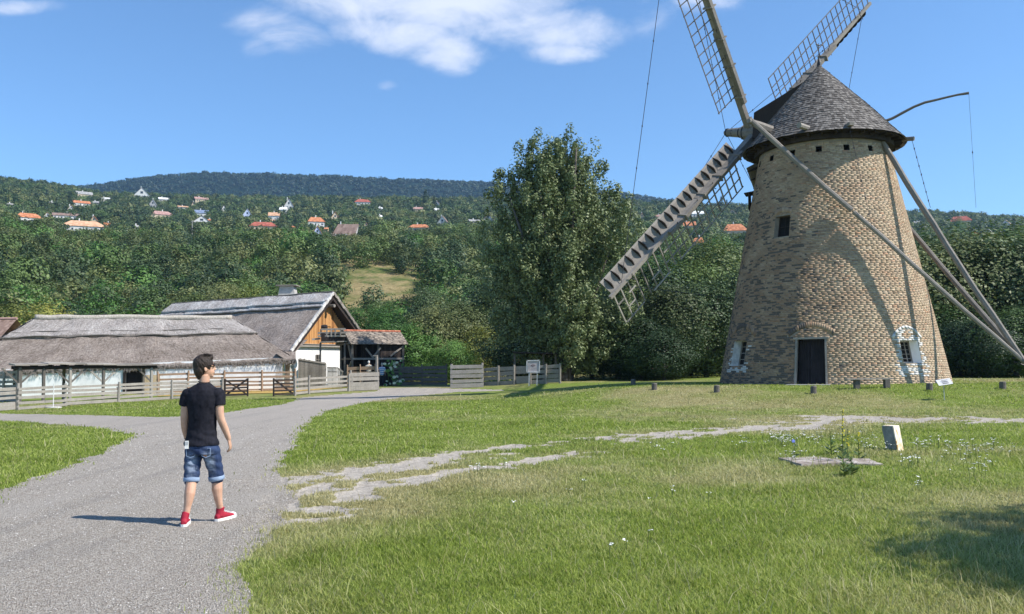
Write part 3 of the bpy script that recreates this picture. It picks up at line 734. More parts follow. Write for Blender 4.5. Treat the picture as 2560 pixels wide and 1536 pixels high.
# hood over the shaft
hd = MB(); ax = Vector((TX, TY, 0)); ah = Vector((av.x, av.y, 0)).normalized(); ch_ = Vector((-ah.y, ah.x, 0)); 
if ch_.y > 0: ch_ = -ch_      # toward the camera side, to the left
def hp(t_, u_, z): q = ax + ah * t_ + ch_ * u_; return (q.x, q.y, z)
hd.hexa([hp(.6, -.75, 13.2), hp(.6, .75, 13.2), hp(3.75, .62, 14.0), hp(3.75, -.62, 14.0), hp(.6, -.55, 16.35), hp(.6, .55, 16.35), hp(3.72, .42, 15.45), hp(3.72, -.42, 15.45)])
part('shaft_hood', hd, 'dark_wood', mill)
# cross beams, braces, tail pole
def logm(pts, rad, n=8): m = MB(); m.tube(pts, rad, n); return m
def cp(t_, u_, z): q = ax + ah * t_ + ch_ * u_; return Vector((q.x, q.y, z))
xb = MB(); xb.tube([cp(1.03, -5.0, 13.42), cp(1.03, 0, 13.35), cp(1.03, 3.6, 13.40), cp(1.03, 4.3, 13.46), cp(1.03, 5.15, 13.52)], [.13, .2, .24, .20, .12], 8)
xb.beam(cp(1.03, 4.95, 13.25), cp(1.03, 4.95, 13.75), .12, .08)
xb.tube([cp(-1.2, -4.6, 12.9), cp(-1.2, 4.35, 12.95)], [.11, .14], 8)
part('cross_beam', xb, 'mill_wood', mill)
foot = Vector((22.1, 37.3, 1.62)); foot2 = Vector((23.5, 35.75, gz(23.5, 35.75) + .05))
E1 = cp(1.03, 4.98, 13.62); E2 = cp(1.03, -4.75, 13.3)
def bent(a, b, bend, k=9, sd=0):
    rr = random.Random(sd); pts = []
    for i in range(k + 1):
        u_ = i / k; p = a.lerp(b, u_) + Vector(bend) * math.sin(math.pi * u_) + Vector((rr.uniform(-.02, .02), rr.uniform(-.02, .02), rr.uniform(-.03, .03))); pts.append(p)
    return pts
pt = bent(E1, foot, (0, 0, -.08), 10, 1)
m = logm(pt[:5], [.11, .13, .13, .125, .12]); m.tube([pt[4] + Vector((.06, -.06, -.10)), *pt[5:], foot2], [.105, .105, .105, .10, .095, .095, .09, .11], 8); part('brace', m, 'mill_wood', mill)
pt = bent(E2, foot, (0, 0, -.05), 10, 2)
m = logm(pt[:4], [.11, .13, .13, .12]); m.tube([pt[3] + Vector((.12, 0, .05)), *pt[4:], foot2 + Vector((-.15, .1, 0))], [.12] * 9, 8); part('brace', m, 'mill_wood', mill)
ttop = at(2205, 352, 41.7)
pt = bent(ttop, foot, (-.05, 0, -.12), 10, 3); part('tail_pole', logm([ttop + Vector((-.9, 1.0, .35))] + pt + [foot2 + Vector((.1, -.1, 0))], [.13, .13, .145, .145, .145, .14, .135, .13, .13, .13, .13, .13, .14]), 'mill_wood', mill)
ts = MB(); 
for u_ in (.0, .06): ts.tube([foot + Vector((u_ * 3 - .3, u_ * -3 + .3, .12 - u_)), foot + Vector((.22 + u_, -.1, .14)), foot + Vector((.15, .15, -.2)), foot + Vector((-.28, .2, -.05))], .03, 6)
part('chain_lashing', ts, 'iron', mill)
# bent lifting pole with its cord, rope ends under the eave
q0, q1 = at(2206, 306, 42.6), at(2422, 233, 41.4)
pl = MB(); pts = [q0.lerp(q1, u_) + Vector((0, 0, d_)) for u_, d_ in zip(np.linspace(0, 1, 9), (0, .03, .14, .24, .27, .21, .16, .10, 0))]
pl.tube([pts[0] + Vector((-.6, .4, -.25))] + pts, [.07, .075, .07, .07, .065, .065, .06, .055, .055, .07], 7); part('bent_pole', pl, 'post_wood', mill)
rope(pts[-1], at(2440, 520, 41.3), .007, 0, 2, name='hanging_cord')
sb_ = MB(); a_ = at(2236, 350, 42.9); b_ = at(2285, 347, 42.2); sb_.tube([a_ + (a_ - b_) * .8, a_, b_], [.12, .12, .11], 8); part('short_beam', sb_, 'mill_wood', mill)
rope(b_ + Vector((-.12, 0, 0)), at(2326, 520, 42.4), .012, 0, 8, name='hanging_cord')
fb_ = MB(); a_ = at(2103, 324, 40.9); b_ = at(2130, 309, 39.9); fb_.beam(a_ + (a_ - b_) * .3, b_, .24, .16); part('bracket_beam', fb_, 'mill_wood', mill)
rope(at(2125, 325, 40.2), at(2181, 573, 39.3), .009, 0, 6, name='hanging_cord')

# ============================================================ small things round the mill
def stump(px, py, h=.29, r=.13, lab=''):
    p = gp(px, py); t_ = thing('post_stump', lab, 'stump', p, 'short wooden stumps in the grass round the windmill')
    m = MB(); m.tube([p + Vector((0, 0, -.1)), p + Vector((0, 0, h * .6)), p + Vector((.01, 0, h - .02)), p + Vector((.01, 0, h))], [r, r * .97, r * .95, r * .85], 10); part('stump_body', m, 'post_wood', t_)
    m = MB(); m.tube([p + Vector((.01, 0, h)), p + Vector((.01, 0, h + .012))], [r * .82, r * .8], 10); part('cut_top', m, 'weathered_wood', t_); return t_
for (x, y, l) in ((1583, 963, 'dark stump farthest left of the mill beside the stock shadow'), (1636, 975, 'short stump second from the left in the lawn'), (1792, 981, 'stump before the left foot of the brick tower'), (2034, 984, 'stump standing right in front of the mill door'),
                  (2324, 977, 'stump between the bench and the slanted plaque'), (2507, 973, 'stump at the far right beyond the slanted plaque')): stump(x, y, lab=l)
# bench
p = gp(2176, 972); bt = thing('bench', 'low plank bench on two dark blocks against the brick tower', 'bench', p)
m = MB(); m.box(p + Vector((0, .1, .40)), (1.95, .30, .06), .05); part('seat', m, 'weathered_wood', bt)
for dx in (-.52, .72): m = MB(); m.box(p + Vector((dx, .1, .15)), (.2, .22, .46), .05); part('leg', m, 'post_wood', bt)
# slanted plaque
p = gp(2361, 1001); pq = thing('plaque_stand', 'small slanted white information plaque on a thin metal post', 'plaque', p)
m = MB(); m.tube([p, p + Vector((0, 0, .58))], .016, 6); part('post', m, 'metal_grey', pq)
m = MB(); m.box(p + Vector((.03, 0, .68)), (.58, .03, .30), X=Vector((.98, .15, .12)).normalized(), Y=Vector((.05, -.62, .75)).normalized().cross(Vector((.98, .15, .12)).normalized()).normalized(), Z=Vector((0.02, .78, .60)).normalized()); plain('plaque_grey', (.5, .5, .51), .5, .1)
part('panel', m, 'plaque_grey', pq)
m = MB(); 
for k in range(3): m.box(p + Vector((.04 + .0, -.035 + .05 * (k - 1), .69 + .055 * (k - 1))), (.26, .004, .02), X=Vector((.98, .15, .12)).normalized(), Y=Vector((0.02, -.6, .78)).normalized(), Z=Vector((0.02, .78, .60)).normalized())
part('text_lines', m, 'iron', pq)
# tilted concrete marker
p = gp(2237, 1126); cm = thing('marker_block', 'leaning pale concrete block with a rust stained side face', 'marker block', p)
Xb = Vector((.93, -.30, .0)).normalized(); 
def mk(u_, v_, w_): return p + Vector((.65, -.76, 0)) * u_ * .88 + Vector((.76, .65, 0)) * v_ * 1.02 + .84 * Vector((-.13, .06, 1)).normalized() * w_
g = G('concrete_block', .9); n = g.noise(g.obj(), 7, 5, .7); g.col(g.ramp(n, [(.3, (.15, .155, .15)), (.7, (.30, .305, .29))])); g.bump(n, .5, .02); MAT['concrete_block'] = g.m
g = G('rusty_side', .9); o_ = g.xyz(g.obj()); n = g.noise(g.vec(g.obj(), (1, 5, .9)), 5, 4, .7)
g.col(g.ramp(n, [(.38, (.80, .78, .70)), (.54, (.78, .66, .48)), (.64, (.48, .26, .09))])); MAT['rusty_side'] = g.m
m = MB(); m.hexa([mk(-.12, -.10, -.08), mk(.10, -.10, -.08), mk(.10, .12, -.08), mk(-.12, .12, -.08), mk(-.125, -.10, .53), mk(.10, -.10, .53), mk(.10, .13, .53), mk(-.125, .13, .53)]); part('block_body', m, 'concrete_block', cm)
m = MB(); m.hexa([mk(.102, -.095, -.06), mk(.125, -.095, -.06), mk(.125, .115, -.06), mk(.102, .115, -.06), mk(.102, -.095, .545), mk(.125, -.095, .545), mk(.125, .125, .545), mk(.102, .125, .545)]); part('side_plate', m, 'rusty_side', cm)
m = MB(); m.hexa([mk(-.11, -.09, .53), mk(.1, -.09, .53), mk(.1, .12, .53), mk(-.11, .12, .53), mk(-.11, -.09, .545), mk(.1, -.09, .545), mk(.1, .12, .545), mk(-.11, .12, .545)]); part('top_plate', m, 'rusty_side', cm)
# concrete well cover
p = gp(2085, 1158); wc = thing('well_cover', 'cracked grey concrete slab lying half hidden in the grass', 'concrete slab', p)
m = MB()
def slab(cx, cy, a, b, z0, z1, rot): 
    n = 14; lo = []; hi = []
    for k in range(n):
        q = 2 * math.pi * k / n; e = random.uniform(.9, 1.05); r_ = 1 / max(abs(math.cos(q)) / a, abs(math.sin(q)) / b) * e
        x, y = r_ * math.cos(q), r_ * math.sin(q); x, y = x * math.cos(rot) - y * math.sin(rot), x * math.sin(rot) + y * math.cos(rot)
        lo.append(p + Vector((cx + x, cy + y, z0))); hi.append(p + Vector((cx + x * .97, cy + y * .97, z1)))
    m.poly(hi); 
    for k in range(n): m.poly([lo[k], lo[(k + 1) % n], hi[(k + 1) % n], hi[k]])
slab(-.34, .05, .40, .50, -.05, .045, .1); slab(.34, .0, .32, .42, -.05, .03, -.15); g = G('old_concrete', .9); n = g.noise(g.obj(), 5, 6, .7); g.col(g.ramp(n, [(.3, (.13, .10, .08)), (.5, (.30, .25, .215)), (.68, (.52, .48, .44))])); g.bump(n, .8, .03); MAT['old_concrete'] = g.m
part('slab', m, 'old_concrete', wc)
# notice board on two legs
pL = gp(1322, 965); pc_ = gxy(1333, pL.y); nb = thing('notice_board', 'framed notice board with a diamond emblem on two pale legs', 'notice board', pL)
Yb = pL.y; sc = Yb / F
def bp(px, py, dy=0): return at(px, py, Yb + dy)
m = MB(); c0 = (bp(1318, 931) + bp(1348, 902)) / 2; m.box(c0, (.72, .04, .70)); plain('board_pink', (.46, .40, .395), .6, .12); part('panel', m, 'board_pink', nb)
m = MB()
for (a, b) in ((bp(1317, 931, -.03), bp(1317.5, 901, -.03)), (bp(1348, 931, -.03), bp(1349, 901, -.03)), (bp(1316, 930.5, -.03), bp(1350, 930.5, -.03)), (bp(1316, 902, -.03), bp(1350, 901.5, -.03))): m.beam(a, b, .06, .06, up=(0, 1, 0))
plain('board_frame', (.62, .61, .60), .5, .08); part('frame', m, 'board_frame', nb)
m = MB(); e = c0 + Vector((0, -.026, .06)); m.tube([e + Vector(q_) for q_ in ((-.14, 0, 0), (-.07, 0, .04), (0, 0, .075), (.07, 0, .04), (.14, 0, 0), (.05, 0, -.05), (0, 0, -.085), (-.05, 0, -.05), (-.14, 0, 0), (-.02, 0, -.02), (.07, 0, .03))], .010, 5)
plain('emblem_red', (.22, .10, .09), .6, .1); part('emblem', m, 'emblem_red', nb)
for dx in (-.1, 0, .1): m = MB(); m.beam(e + Vector((dx - .02, 0, -.2)), e + Vector((dx + .02, 0, -.2)), .01, .02, up=(0, 1, 0)); part('text_mark', m, 'emblem_red', nb)
for px in (1323, 1343): m = MB(); q = bp(px, 930, .0); m.beam(Vector((q.x - .03, Yb, gz(q.x, Yb) - .05)), q, .05, .05); part('leg', m, 'board_frame', nb)

# ============================================================ THATCHED FARM BUILDINGS
def slope(A, B, C, D, nu, nv, seed=0, thick=.34, ledge=(.30,), amp=.085, lip=True):
    """A,B on the ridge, C,D under them at the eave -> (V, F, uv, layer)"""
    A, B, C, D = [np.array(q, float) for q in (A, B, C, D)]
    Lu = max(np.linalg.norm(B - A), np.linalg.norm(D - C)); Lv = (np.linalg.norm(C - A) + np.linalg.norm(D - B)) / 2
    n = np.cross(D - C, (A + B) / 2 - (C + D) / 2); n /= np.linalg.norm(n); n = n if n[2] > 0 else -n
    vs = list(np.linspace(0, 1, nv)); 
    for l in ledge: vs += [l - .002, l + .002]
    vs = np.array(sorted(set(vs))); us = np.linspace(0, 1, nu)
    U_, V_ = np.meshgrid(us, vs, indexing='xy')
    P = (A[None, None] * (1 - U_)[..., None] + B[None, None] * U_[..., None]) * (1 - V_)[..., None] + (C[None, None] * (1 - U_)[..., None] + D[None, None] * U_[..., None]) * V_[..., None]
    wob = (fbm(U_ * Lu * 1.1 + seed, V_ * Lv * 1.6, seed, 4) - .5) * 2 * amp + (fbm(U_ * Lu * 6, V_ * Lv * 4, seed + 3, 2) - .5) * .05
    lay = np.zeros_like(U_)
    for l in ledge:
        lw = l + (vnoise(U_ * Lu * .5, U_ * 0, seed + 9) - .5) * .0
        lay = lay + (V_ < lw) * .11
    sagr = -.0
    P = P + n * (wob + lay + .02)[..., None]
    P[..., 2] += (vnoise(U_ * Lu * .35, V_ * 0 + 1, seed) - .5) * .10
    rows = [P]
    if lip:
        e = P[-1]; dn = n * thick; jag = (fbm(us * Lu * 5, us * 0, seed, 3) - .5)[:, None] * np.array([0, 0, .16])
        rows += [(e - dn * .5 + jag + np.array([0, 0, -.05]))[None], (e - dn + jag * .6)[None], (e - dn + ((A + B) / 2 - (C + D) / 2) * .25)[None]]
    P = np.concatenate(rows, 0); h, w_ = P.shape[:2]
    uv = np.zeros((h, w_, 2)); uv[:, :, 0] = us[None] * Lu + seed * 3.7; vv = list(vs * Lv) + ([Lv + .15, Lv + .35, Lv + 1.2] if lip else []); uv[:, :, 1] = np.array(vv)[:, None]
    L_ = np.zeros((h, w_)); L_[:len(vs)] = (lay > .05); 
    ii = np.arange(h * w_).reshape(h, w_); Fq = np.stack([ii[:-1, :-1], ii[1:, :-1], ii[1:, 1:], ii[:-1, 1:]], -1).reshape(-1, 4)
    return P.reshape(-1, 3), Fq, uv.reshape(-1, 2), L_.ravel()
def thatch(name, slopes, parent, mat='thatch'):
    Vs, Fs, Us, Ls = [], [], [], []; k = 0
    for a in slopes:
        v, f_, u_, l_ = slope(**a) if isinstance(a, dict) else slope(*a); Vs.append(v); Fs.append(f_ + k); Us.append(u_); Ls.append(l_); k += len(v)
    me = np_mesh(name, np.concatenate(Vs) - np.array(BASE[parent.name]), np.concatenate(Fs), mat, {'layer': ('POINT', np.concatenate(Ls))}, np.concatenate(Us))
    me.polygons.foreach_set('use_smooth', [True] * len(me.polygons)); o = link(name, me, parent); BASE[o.name] = BASE[parent.name]; return o
V3 = Vector
# --- near barn, long hipped roof
RL, RR = at(88, 800, 57), at(580, 801, 60)
u_ = (RR - RL).normalized(); u_.z = 0; u_.normalize(); n_ = V3((u_.y, -u_.x, 0))
if n_.y > 0: n_ = -n_
FR = V3((*(RR + u_ * 4.35 + n_ * 3.9)[:2], 2.26)); FL = V3((*(RL - u_ * 4.2 + n_ * 3.9)[:2], 1.50))
BR_ = V3((*(RR + u_ * 4.3 - n_ * 3.9)[:2], 2.3)); BL_ = V3((*(RL - u_ * 4.2 - n_ * 3.9)[:2], 1.6))
barn = thing('thatched_barn', 'long low whitewashed barn with a drooping hipped thatch roof', 'barn', V3((*((RL + RR) / 2)[:2], gz(*((RL + RR) / 2)[:2]))))
Fm = FL.lerp(FR, .5)
roof1 = thatch('roof', [(RL, RR, FL, FR, 150, 34, 1, .36, (.36,)), (RR, RL, BR_, BL_, 60, 14, 2), (RL, RL + V3((.01, .01, 0)), BL_, FL, 40, 26, 3, .34, (.36,)), (RR, RR + V3((.01, .01, 0)), FR, BR_, 40, 26, 4, .34, (.36,))], barn)
m = MB(); k = 40; pr = []
for i in range(k + 1):
    q = RL.lerp(RR, i / k); pr.append(q + V3((0, 0, .10 + float(vnoise(i * .35, 0, 3)) * .10)))
m.tube(pr, [.20] * (k + 1), 8); 
g = G('ridge_straw', .95, .1); n = g.noise(g.vec(g.obj(), (3, 3, 1)), 5, 6, .75); g.col(g.ramp(n, [(.3, (.24, .20, .16)), (.7, (.62, .57, .50))])); g.bump(n, .8, .06); MAT['ridge_straw'] = g.m
part('ridge_roll', m, 'ridge_straw', roof1, True)
def ledge_pole(A, B, C, D, v, r, parent, seed, mat='post_wood'):  # dark tubes added along the thatch ledge to draw its shadow line
    a, b_ = A.lerp(C, v), B.lerp(D, v); n = (D - C).cross((A + B) / 2 - (C + D) / 2).normalized(); n = n if n.z > 0 else -n; m = MB(); k = 44
    pts = [a.lerp(b_, i / k) + n * (.09 + .05 * float(vnoise(i * .5, seed, 5))) + V3((0, 0, (float(vnoise(i * .35 * (b_ - a).length / 12, 1, seed)) - .5) * .14)) for i in range(k + 1)]
    m.tube(pts, [r * (.7 + .6 * float(vnoise(i * .9, 2, seed))) for i in range(k + 1)], 6); part('ledge_shade_pole', m, mat, parent)
ledge_pole(RL, RR, FL, FR, .372, .055, roof1, 1); ledge_pole(RL, RR, FL, FR, .27, .028, roof1, 2); ledge_pole(RL, RL, BL_, FL, .372, .05, roof1, 3); ledge_pole(RR, RR, FR, BR_, .372, .05, roof1, 4)
# straw hanging from the eaves
def fringe(name, segs, parent, mat='thatch_straw', per=60):
    m = MB()
    for (a, b, out) in segs:
        L = (b - a).length
        for _ in range(int(L * per)):
            t = random.random(); p = a.lerp(b, t) + out * random.uniform(-.12, .05) + V3((0, 0, random.uniform(-.25, .06)))
            d = V3((random.uniform(-.05, .05), random.uniform(-.05, .05), -random.uniform(.08, .24))) + out * random.uniform(0, .08)
            s_ = (b - a).normalized() * random.uniform(.012, .03); m.poly([p - s_, p + s_, p + d])
    return part(name, m, mat, parent)
plain('thatch_straw', (.20, .175, .155), .9, .5, 9)
fringe('eave_straw', [(FL, FR, n_), (BR_, FR, u_), (BL_, FL, -u_)], roof1)
# walls with a door opening
def quad_wall(mb, a, b, zt_a, zt_b, th, zb=None):
    """wall from a to b (xy), tops at zt_a / zt_b, th thick"""
    d = V3((b[0] - a[0], b[1] - a[1], 0)).normalized(); n = V3((d.y, -d.x, 0)) * th
    za = (gz(a[0], a[1]) if zb is None else zb) - .3; zb_ = (gz(b[0], b[1]) if zb is None else zb) - .3
    if zb is not None: za = zb_ = zb
    mb.hexa([V3((a[0], a[1], za)), V3((b[0], b[1], zb_)), V3((b[0] - n.x, b[1] - n.y, zb_)), V3((a[0] - n.x, a[1] - n.y, za)),
             V3((a[0], a[1], zt_a)), V3((b[0], b[1], zt_b)), V3((b[0] - n.x, b[1] - n.y, zt_b)), V3((a[0] - n.x, a[1] - n.y, zt_a))])
off = .75
def wp(s, t):  # s along ridge direction from RL, t toward the front
    q = RL + u_ * s + n_ * t; return (q.x, q.y)
Lr = (RR - RL).length
def pxs(px, t):  # distance along the barn where column px meets the wall line t
    lo, hi = -6, Lr + 6
    for _ in range(40):
        mid = (lo + hi) / 2; q = wp(mid, t)
        if proj((q[0], q[1], 1.2))[0] < px: lo = mid
        else: hi = mid
    return lo
wt = 3.74; zt = lambda s: 1.72 + (2.42 - 1.72) * (s + 3.5) / (Lr + 7)
sd0, sd1 = pxs(312, wt), pxs(359, wt); s0, s1 = -3.4, Lr + 3.5
w1 = MB()
quad_wall(w1, wp(s0, wt), wp(sd0, wt), zt(s0) , zt(sd0), .45); quad_wall(w1, wp(sd1, wt), wp(s1, wt), zt(sd1), zt(s1), .45)
quad_wall(w1, wp(s1, wt), wp(s1, -wt), zt(s1), zt(s1), .45); quad_wall(w1, wp(s1, -wt), wp(s0, -wt), zt(s1), zt(s0), .45); quad_wall(w1, wp(s0, -wt), wp(s0, wt), zt(s0), zt(s0), .45)
part('wall', w1, 'whitewash', barn)
fm = MB(); a, b = V3((*wp(sd0 - .02, wt + .03), 0)), V3((*wp(sd1 + .02, wt + .03), 0))
for q in (a, b): fm.beam(q + V3((0, 0, gz(q.x, q.y) - .1)), q + V3((0, 0, zt(6))), .14, .12)
fm.beam(a + V3((0, 0, zt(6))), b + V3((0, 0, zt(6))), .14, .14); part('door_frame', fm, 'dark_wood', barn)
dm_ = MB(); a, b = V3((*wp(sd0, wt - .5), .0)), V3((*wp(sd1, wt - .5), .0)); dm_.beam(a + V3((0, 0, 1.0)), b + V3((0, 0, 1.0)), .04, 2.2); part('door', dm_, 'black_door', barn)
pm = MB(); sp0, sp1 = pxs(361, wt + .1), pxs(400, wt + .1)
nb_ = 9
for k in range(nb_):
    a = wp(sp0 + (sp1 - sp0) * k / nb_, wt + .1); b = wp(sp0 + (sp1 - sp0) * (k + .94) / nb_, wt + .1); quad_wall(pm, a, b, 1.35 + random.uniform(-.03, .03), 1.35, .05)
part('plank_wall', pm, 'pale_plank' if 'pale_plank' in MAT else wood('pale_plank', (.28, .20, .11), (.62, .48, .30)), barn)
# --- open shelter of posts and braces in front of the barn
SL0, SR_ = at(41, 913, 45.8), at(392, 912, 50.2); SL0.z = 1.98; SR_.z = 1.98
sh_ = thing('open_shelter', 'low open timber shelter with V braced posts before the thatched barn', 'shelter', V3((SL0.x, SL0.y, gz(SL0.x, SL0.y))))
ud = (SR_ - SL0); ud.z = 0; ud.normalize(); nd = V3((ud.y, -ud.x, 0)); nd = nd if nd.y < 0 else -nd
m = MB(); Ls = (SR_ - SL0).length; k = 0; x = -.1
while x < Ls:
    wd = random.uniform(.5, .9); zt_ = 2.03 + .05 * math.sin(x * .8) + random.uniform(-.015, .015)
    a = SL0 + ud * x; b = SL0 + ud * min(x + wd, Ls + .1)
    m.hexa([V3((*(a + nd * .3)[:2], zt_ - .06)), V3((*(b + nd * .3)[:2], zt_ - .06)), V3((*(b - nd * 1.9)[:2], zt_ + .02)), V3((*(a - nd * 1.9)[:2], zt_ + .02)),
            V3((*(a + nd * .3)[:2], zt_)), V3((*(b + nd * .3)[:2], zt_ + .01)), V3((*(b - nd * 1.9)[:2], zt_ + .10)), V3((*(a - nd * 1.9)[:2], zt_ + .10))]); x += wd + .01
part('roof', m, 'weathered_wood', sh_)
m = MB(); m.tube([SL0 + ud * -.1 + V3((0, 0, -.14)), SL0 + ud * Ls * .5 + V3((0, 0, -.10)), SR_ + V3((0, 0, -.13))], .10, 8); m.tube([SL0 - nd * 1.7 + V3((0, 0, -.10)), SR_ - nd * 1.7 + V3((0, 0, -.10))], .09, 8)
for x in np.arange(.2, Ls, .75): m.tube([SL0 + ud * x + nd * .25 + V3((0, 0, -.02)), SL0 + ud * x - nd * 1.8 + V3((0, 0, .02))], .045, 6)
part('roof_beams', m, 'dark_wood', sh_)
def xs(px):
    lo, hi = -1, Ls + 1
    for _ in range(40):
        mid = (lo + hi) / 2
        if proj(SL0 + ud * mid)[0] < px: lo = mid
        else: hi = mid
    return lo
for i, px in enumerate((50, 110, 176, 259, 379)):
    x = xs(px); p = SL0 + ud * x; g0 = gz(p.x, p.y); wmat = 'dark_wood' if i in (0, 1, 3) else 'fence_wood'
    m = MB(); m.tube([V3((p.x, p.y, g0 - .2)), V3((p.x, p.y, g0 + 1)), V3((p.x, p.y, 1.88))], [.12 if i == 0 else .09] * 3, 7); part('post', m, 'post_wood' if i in (0, 1, 3) else 'fence_wood', sh_)
    if i != 1:
        for sg in ((-1, 1) if i < 4 else (-1,)):
            m = MB(); m.beam(p + V3((0, 0, -.95 - SL0.z + SL0.z)) + ud * sg * .04, p + ud * sg * .85 + V3((0, 0, -.14)), .085, .085); part('brace', m, 'post_wood' if (i + sg) % 2 else 'fence_wood', sh_)
    if i in (0, 2, 4):
        q = p - nd * 1.7; m = MB(); m.tube([V3((q.x, q.y, gz(q.x, q.y) - .2)), V3((q.x, q.y, 1.9))], .085, 7); part('post', m, 'post_wood', sh_)
# --- far barn with the plank gable
A2, A1 = at(833, 737, 68), at(434, 765, 78)
A1.z = A2.z = (A1.z + A2.z) / 2; print('A1', A1, A2)
u2 = (A2 - A1); u2.z = 0; u2.normalize(); n2_ = V3((u2.y, -u2.x, 0)); n2_ = n2_ if n2_.y < 0 else -n2_
W2 = 4.6; ez = 2.95
f2 = lambda P, z: V3((P.x, P.y, z))
B2F_R, B2F_L = f2(A2 + n2_ * W2 + u2 * .1, ez), f2(A1 + n2_ * W2 - u2 * 3.2, ez); B2B_R, B2B_L = f2(A2 - n2_ * W2 + u2 * .1, ez + .3), f2(A1 - n2_ * W2 - u2 * 3.2, ez)
farm = thing('gabled_farmhouse', 'thatched farmhouse with orange plank gable and white end wall', 'farmhouse', f2(A2, gz(A2.x, A2.y)))
roof2 = thatch('roof', [(A1, A2, B2F_L, B2F_R, 120, 34, 11, .34, (.17, .24), .06), (A2, A1, B2B_R, B2B_L, 60, 14, 12), (A1, A1 + V3((.01, .01, 0)), B2B_L, B2F_L, 30, 20, 13)], farm, 'thatch_pale')
ledge_pole(A1, A2, B2F_L, B2F_R, .178, .045, roof2, 6); ledge_pole(A1, A2, B2F_L, B2F_R, .25, .06, roof2, 7)
# thick edges of the thatch along the gable
def rake(P0, P1, nrm, nm='verge'):
    m = MB(); k = 26
    for i in range(k):
        a = P0.lerp(P1, i / k); b = P0.lerp(P1, (i + 1.04) / k); j = random.uniform(-.03, .03)
        m.beam(a + V3((0, 0, .06 + j)) + u2 * (.02 + random.uniform(-.03, .03)), b + V3((0, 0, .06 + j)) + u2 * .02, .16, .20, up=nrm)
    return m
part('verge', rake(A2 + V3((0, 0, .1)), B2F_R, V3((0, 0, 1))), wood('verge_wood', (.34, .31, .28), (.70, .67, .63)), roof2); part('verge', rake(A2 + V3((0, 0, .1)), B2B_R, V3((0, 0, 1))), 'weathered_wood', roof2)
m = MB(); 
for sgn, Bq in ((1, B2F_R), (-1, B2B_R)):
    a = A2 + V3((0, 0, -.1)); b = Bq + V3((0, 0, -.1)); dn = V3((0, 0, -.32)); bk = -u2 * 1.3
    m.poly([a + dn, b + dn, b + dn + bk, a + dn + bk]); m.poly([a - u2 * .02, b - u2 * .02, b + dn - u2 * .02, a + dn - u2 * .02])
part('verge_underside', m, 'dark_wood', roof2)
m = MB(); k = 40; m.tube([A1.lerp(A2, i / k) + V3((0, 0, .14 + .05 * float(vnoise(i * .4, 1, 8)))) for i in range(k + 1)], [.12] * (k + 1), 7); part('ridge_roll', m, 'dark_wood' if False else 'post_wood', roof2)
fringe('eave_straw', [(B2F_L, B2F_R, n2_)], roof2)
# body: long walls, white gable wall, planks above
gw = -u2 * .75   # gable set back under the verge
gc = A2 + gw; hw2 = 3.85; zsp = 3.42
w2 = MB(); c4 = [gc + n2_ * hw2, gc - n2_ * hw2, A1 - n2_ * hw2 - u2 * 2.4, A1 + n2_ * hw2 - u2 * 2.4]
for i, (a, b) in enumerate(((0, 1), (1, 2), (2, 3), (3, 0))):
    tz = zsp if i == 0 else ez + .35
    quad_wall(w2, c4[b][:2], c4[a][:2], tz, tz, -.4)
part('wall', w2, 'whitewash', farm)
m = MB(); nb_ = 46
for k in range(nb_):
    t0 = -hw2 + .02 + (2 * hw2 - .04) * k / nb_; t1 = t0 + (2 * hw2 - .04) / nb_ - .018; tm = (t0 + t1) / 2
    top = A2.z - .42 - abs(tm) * (A2.z - ez) / W2 - .05
    if top <= zsp + .1: continue
    d = random.uniform(0, .025)
    a, b = gc + n2_ * t0 + u2 * .02, gc + n2_ * t1 + u2 * .02
    m.hexa([f2(a, zsp + .02), f2(b, zsp + .02), f2(b + u2 * (.03 + d), zsp + .02), f2(a + u2 * (.03 + d), zsp + .02), f2(a, top), f2(b, top), f2(b + u2 * (.03 + d), top), f2(a + u2 * (.03 + d), top)])
gp_ = part('gable_planks', m, 'gable_plank', farm)
m = MB(); d_ = gc + u2 * .09; 
for (t0, t1, za, zb_) in ((-.45, .45, 5.0, 6.0),):
    for k in range(6):
        a = d_ + n2_ * (t0 + (t1 - t0) * k / 6); b = d_ + n2_ * (t0 + (t1 - t0) * (k + .9) / 6); m.hexa([f2(a, za), f2(b, za), f2(b + u2 * .03, za), f2(a + u2 * .03, za), f2(a, zb_), f2(b, zb_), f2(b + u2 * .03, zb_), f2(a + u2 * .03, zb_)])
part('loft_hatch', m, 'gable_plank', farm)
m = MB(); a, b = f2(gc + n2_ * (hw2 + .15) + u2 * .10, zsp), f2(gc - n2_ * (hw2 + .15) + u2 * .10, zsp); m.beam(a, b, .26, .16); m.beam(a + u2 * .02 + V3((0, 0, .13)), b + u2 * .02 + V3((0, 0, .13)), .34, .05)
part('cornice_board', m, 'fence_wood', farm)
m = MB(); m.tube([gc + V3((0, 0, -.9)) - u2 * .5, gc + V3((0, 0, -.9)) + u2 * .9], .13, 10); part('ridge_beam', m, 'mill_wood', farm)
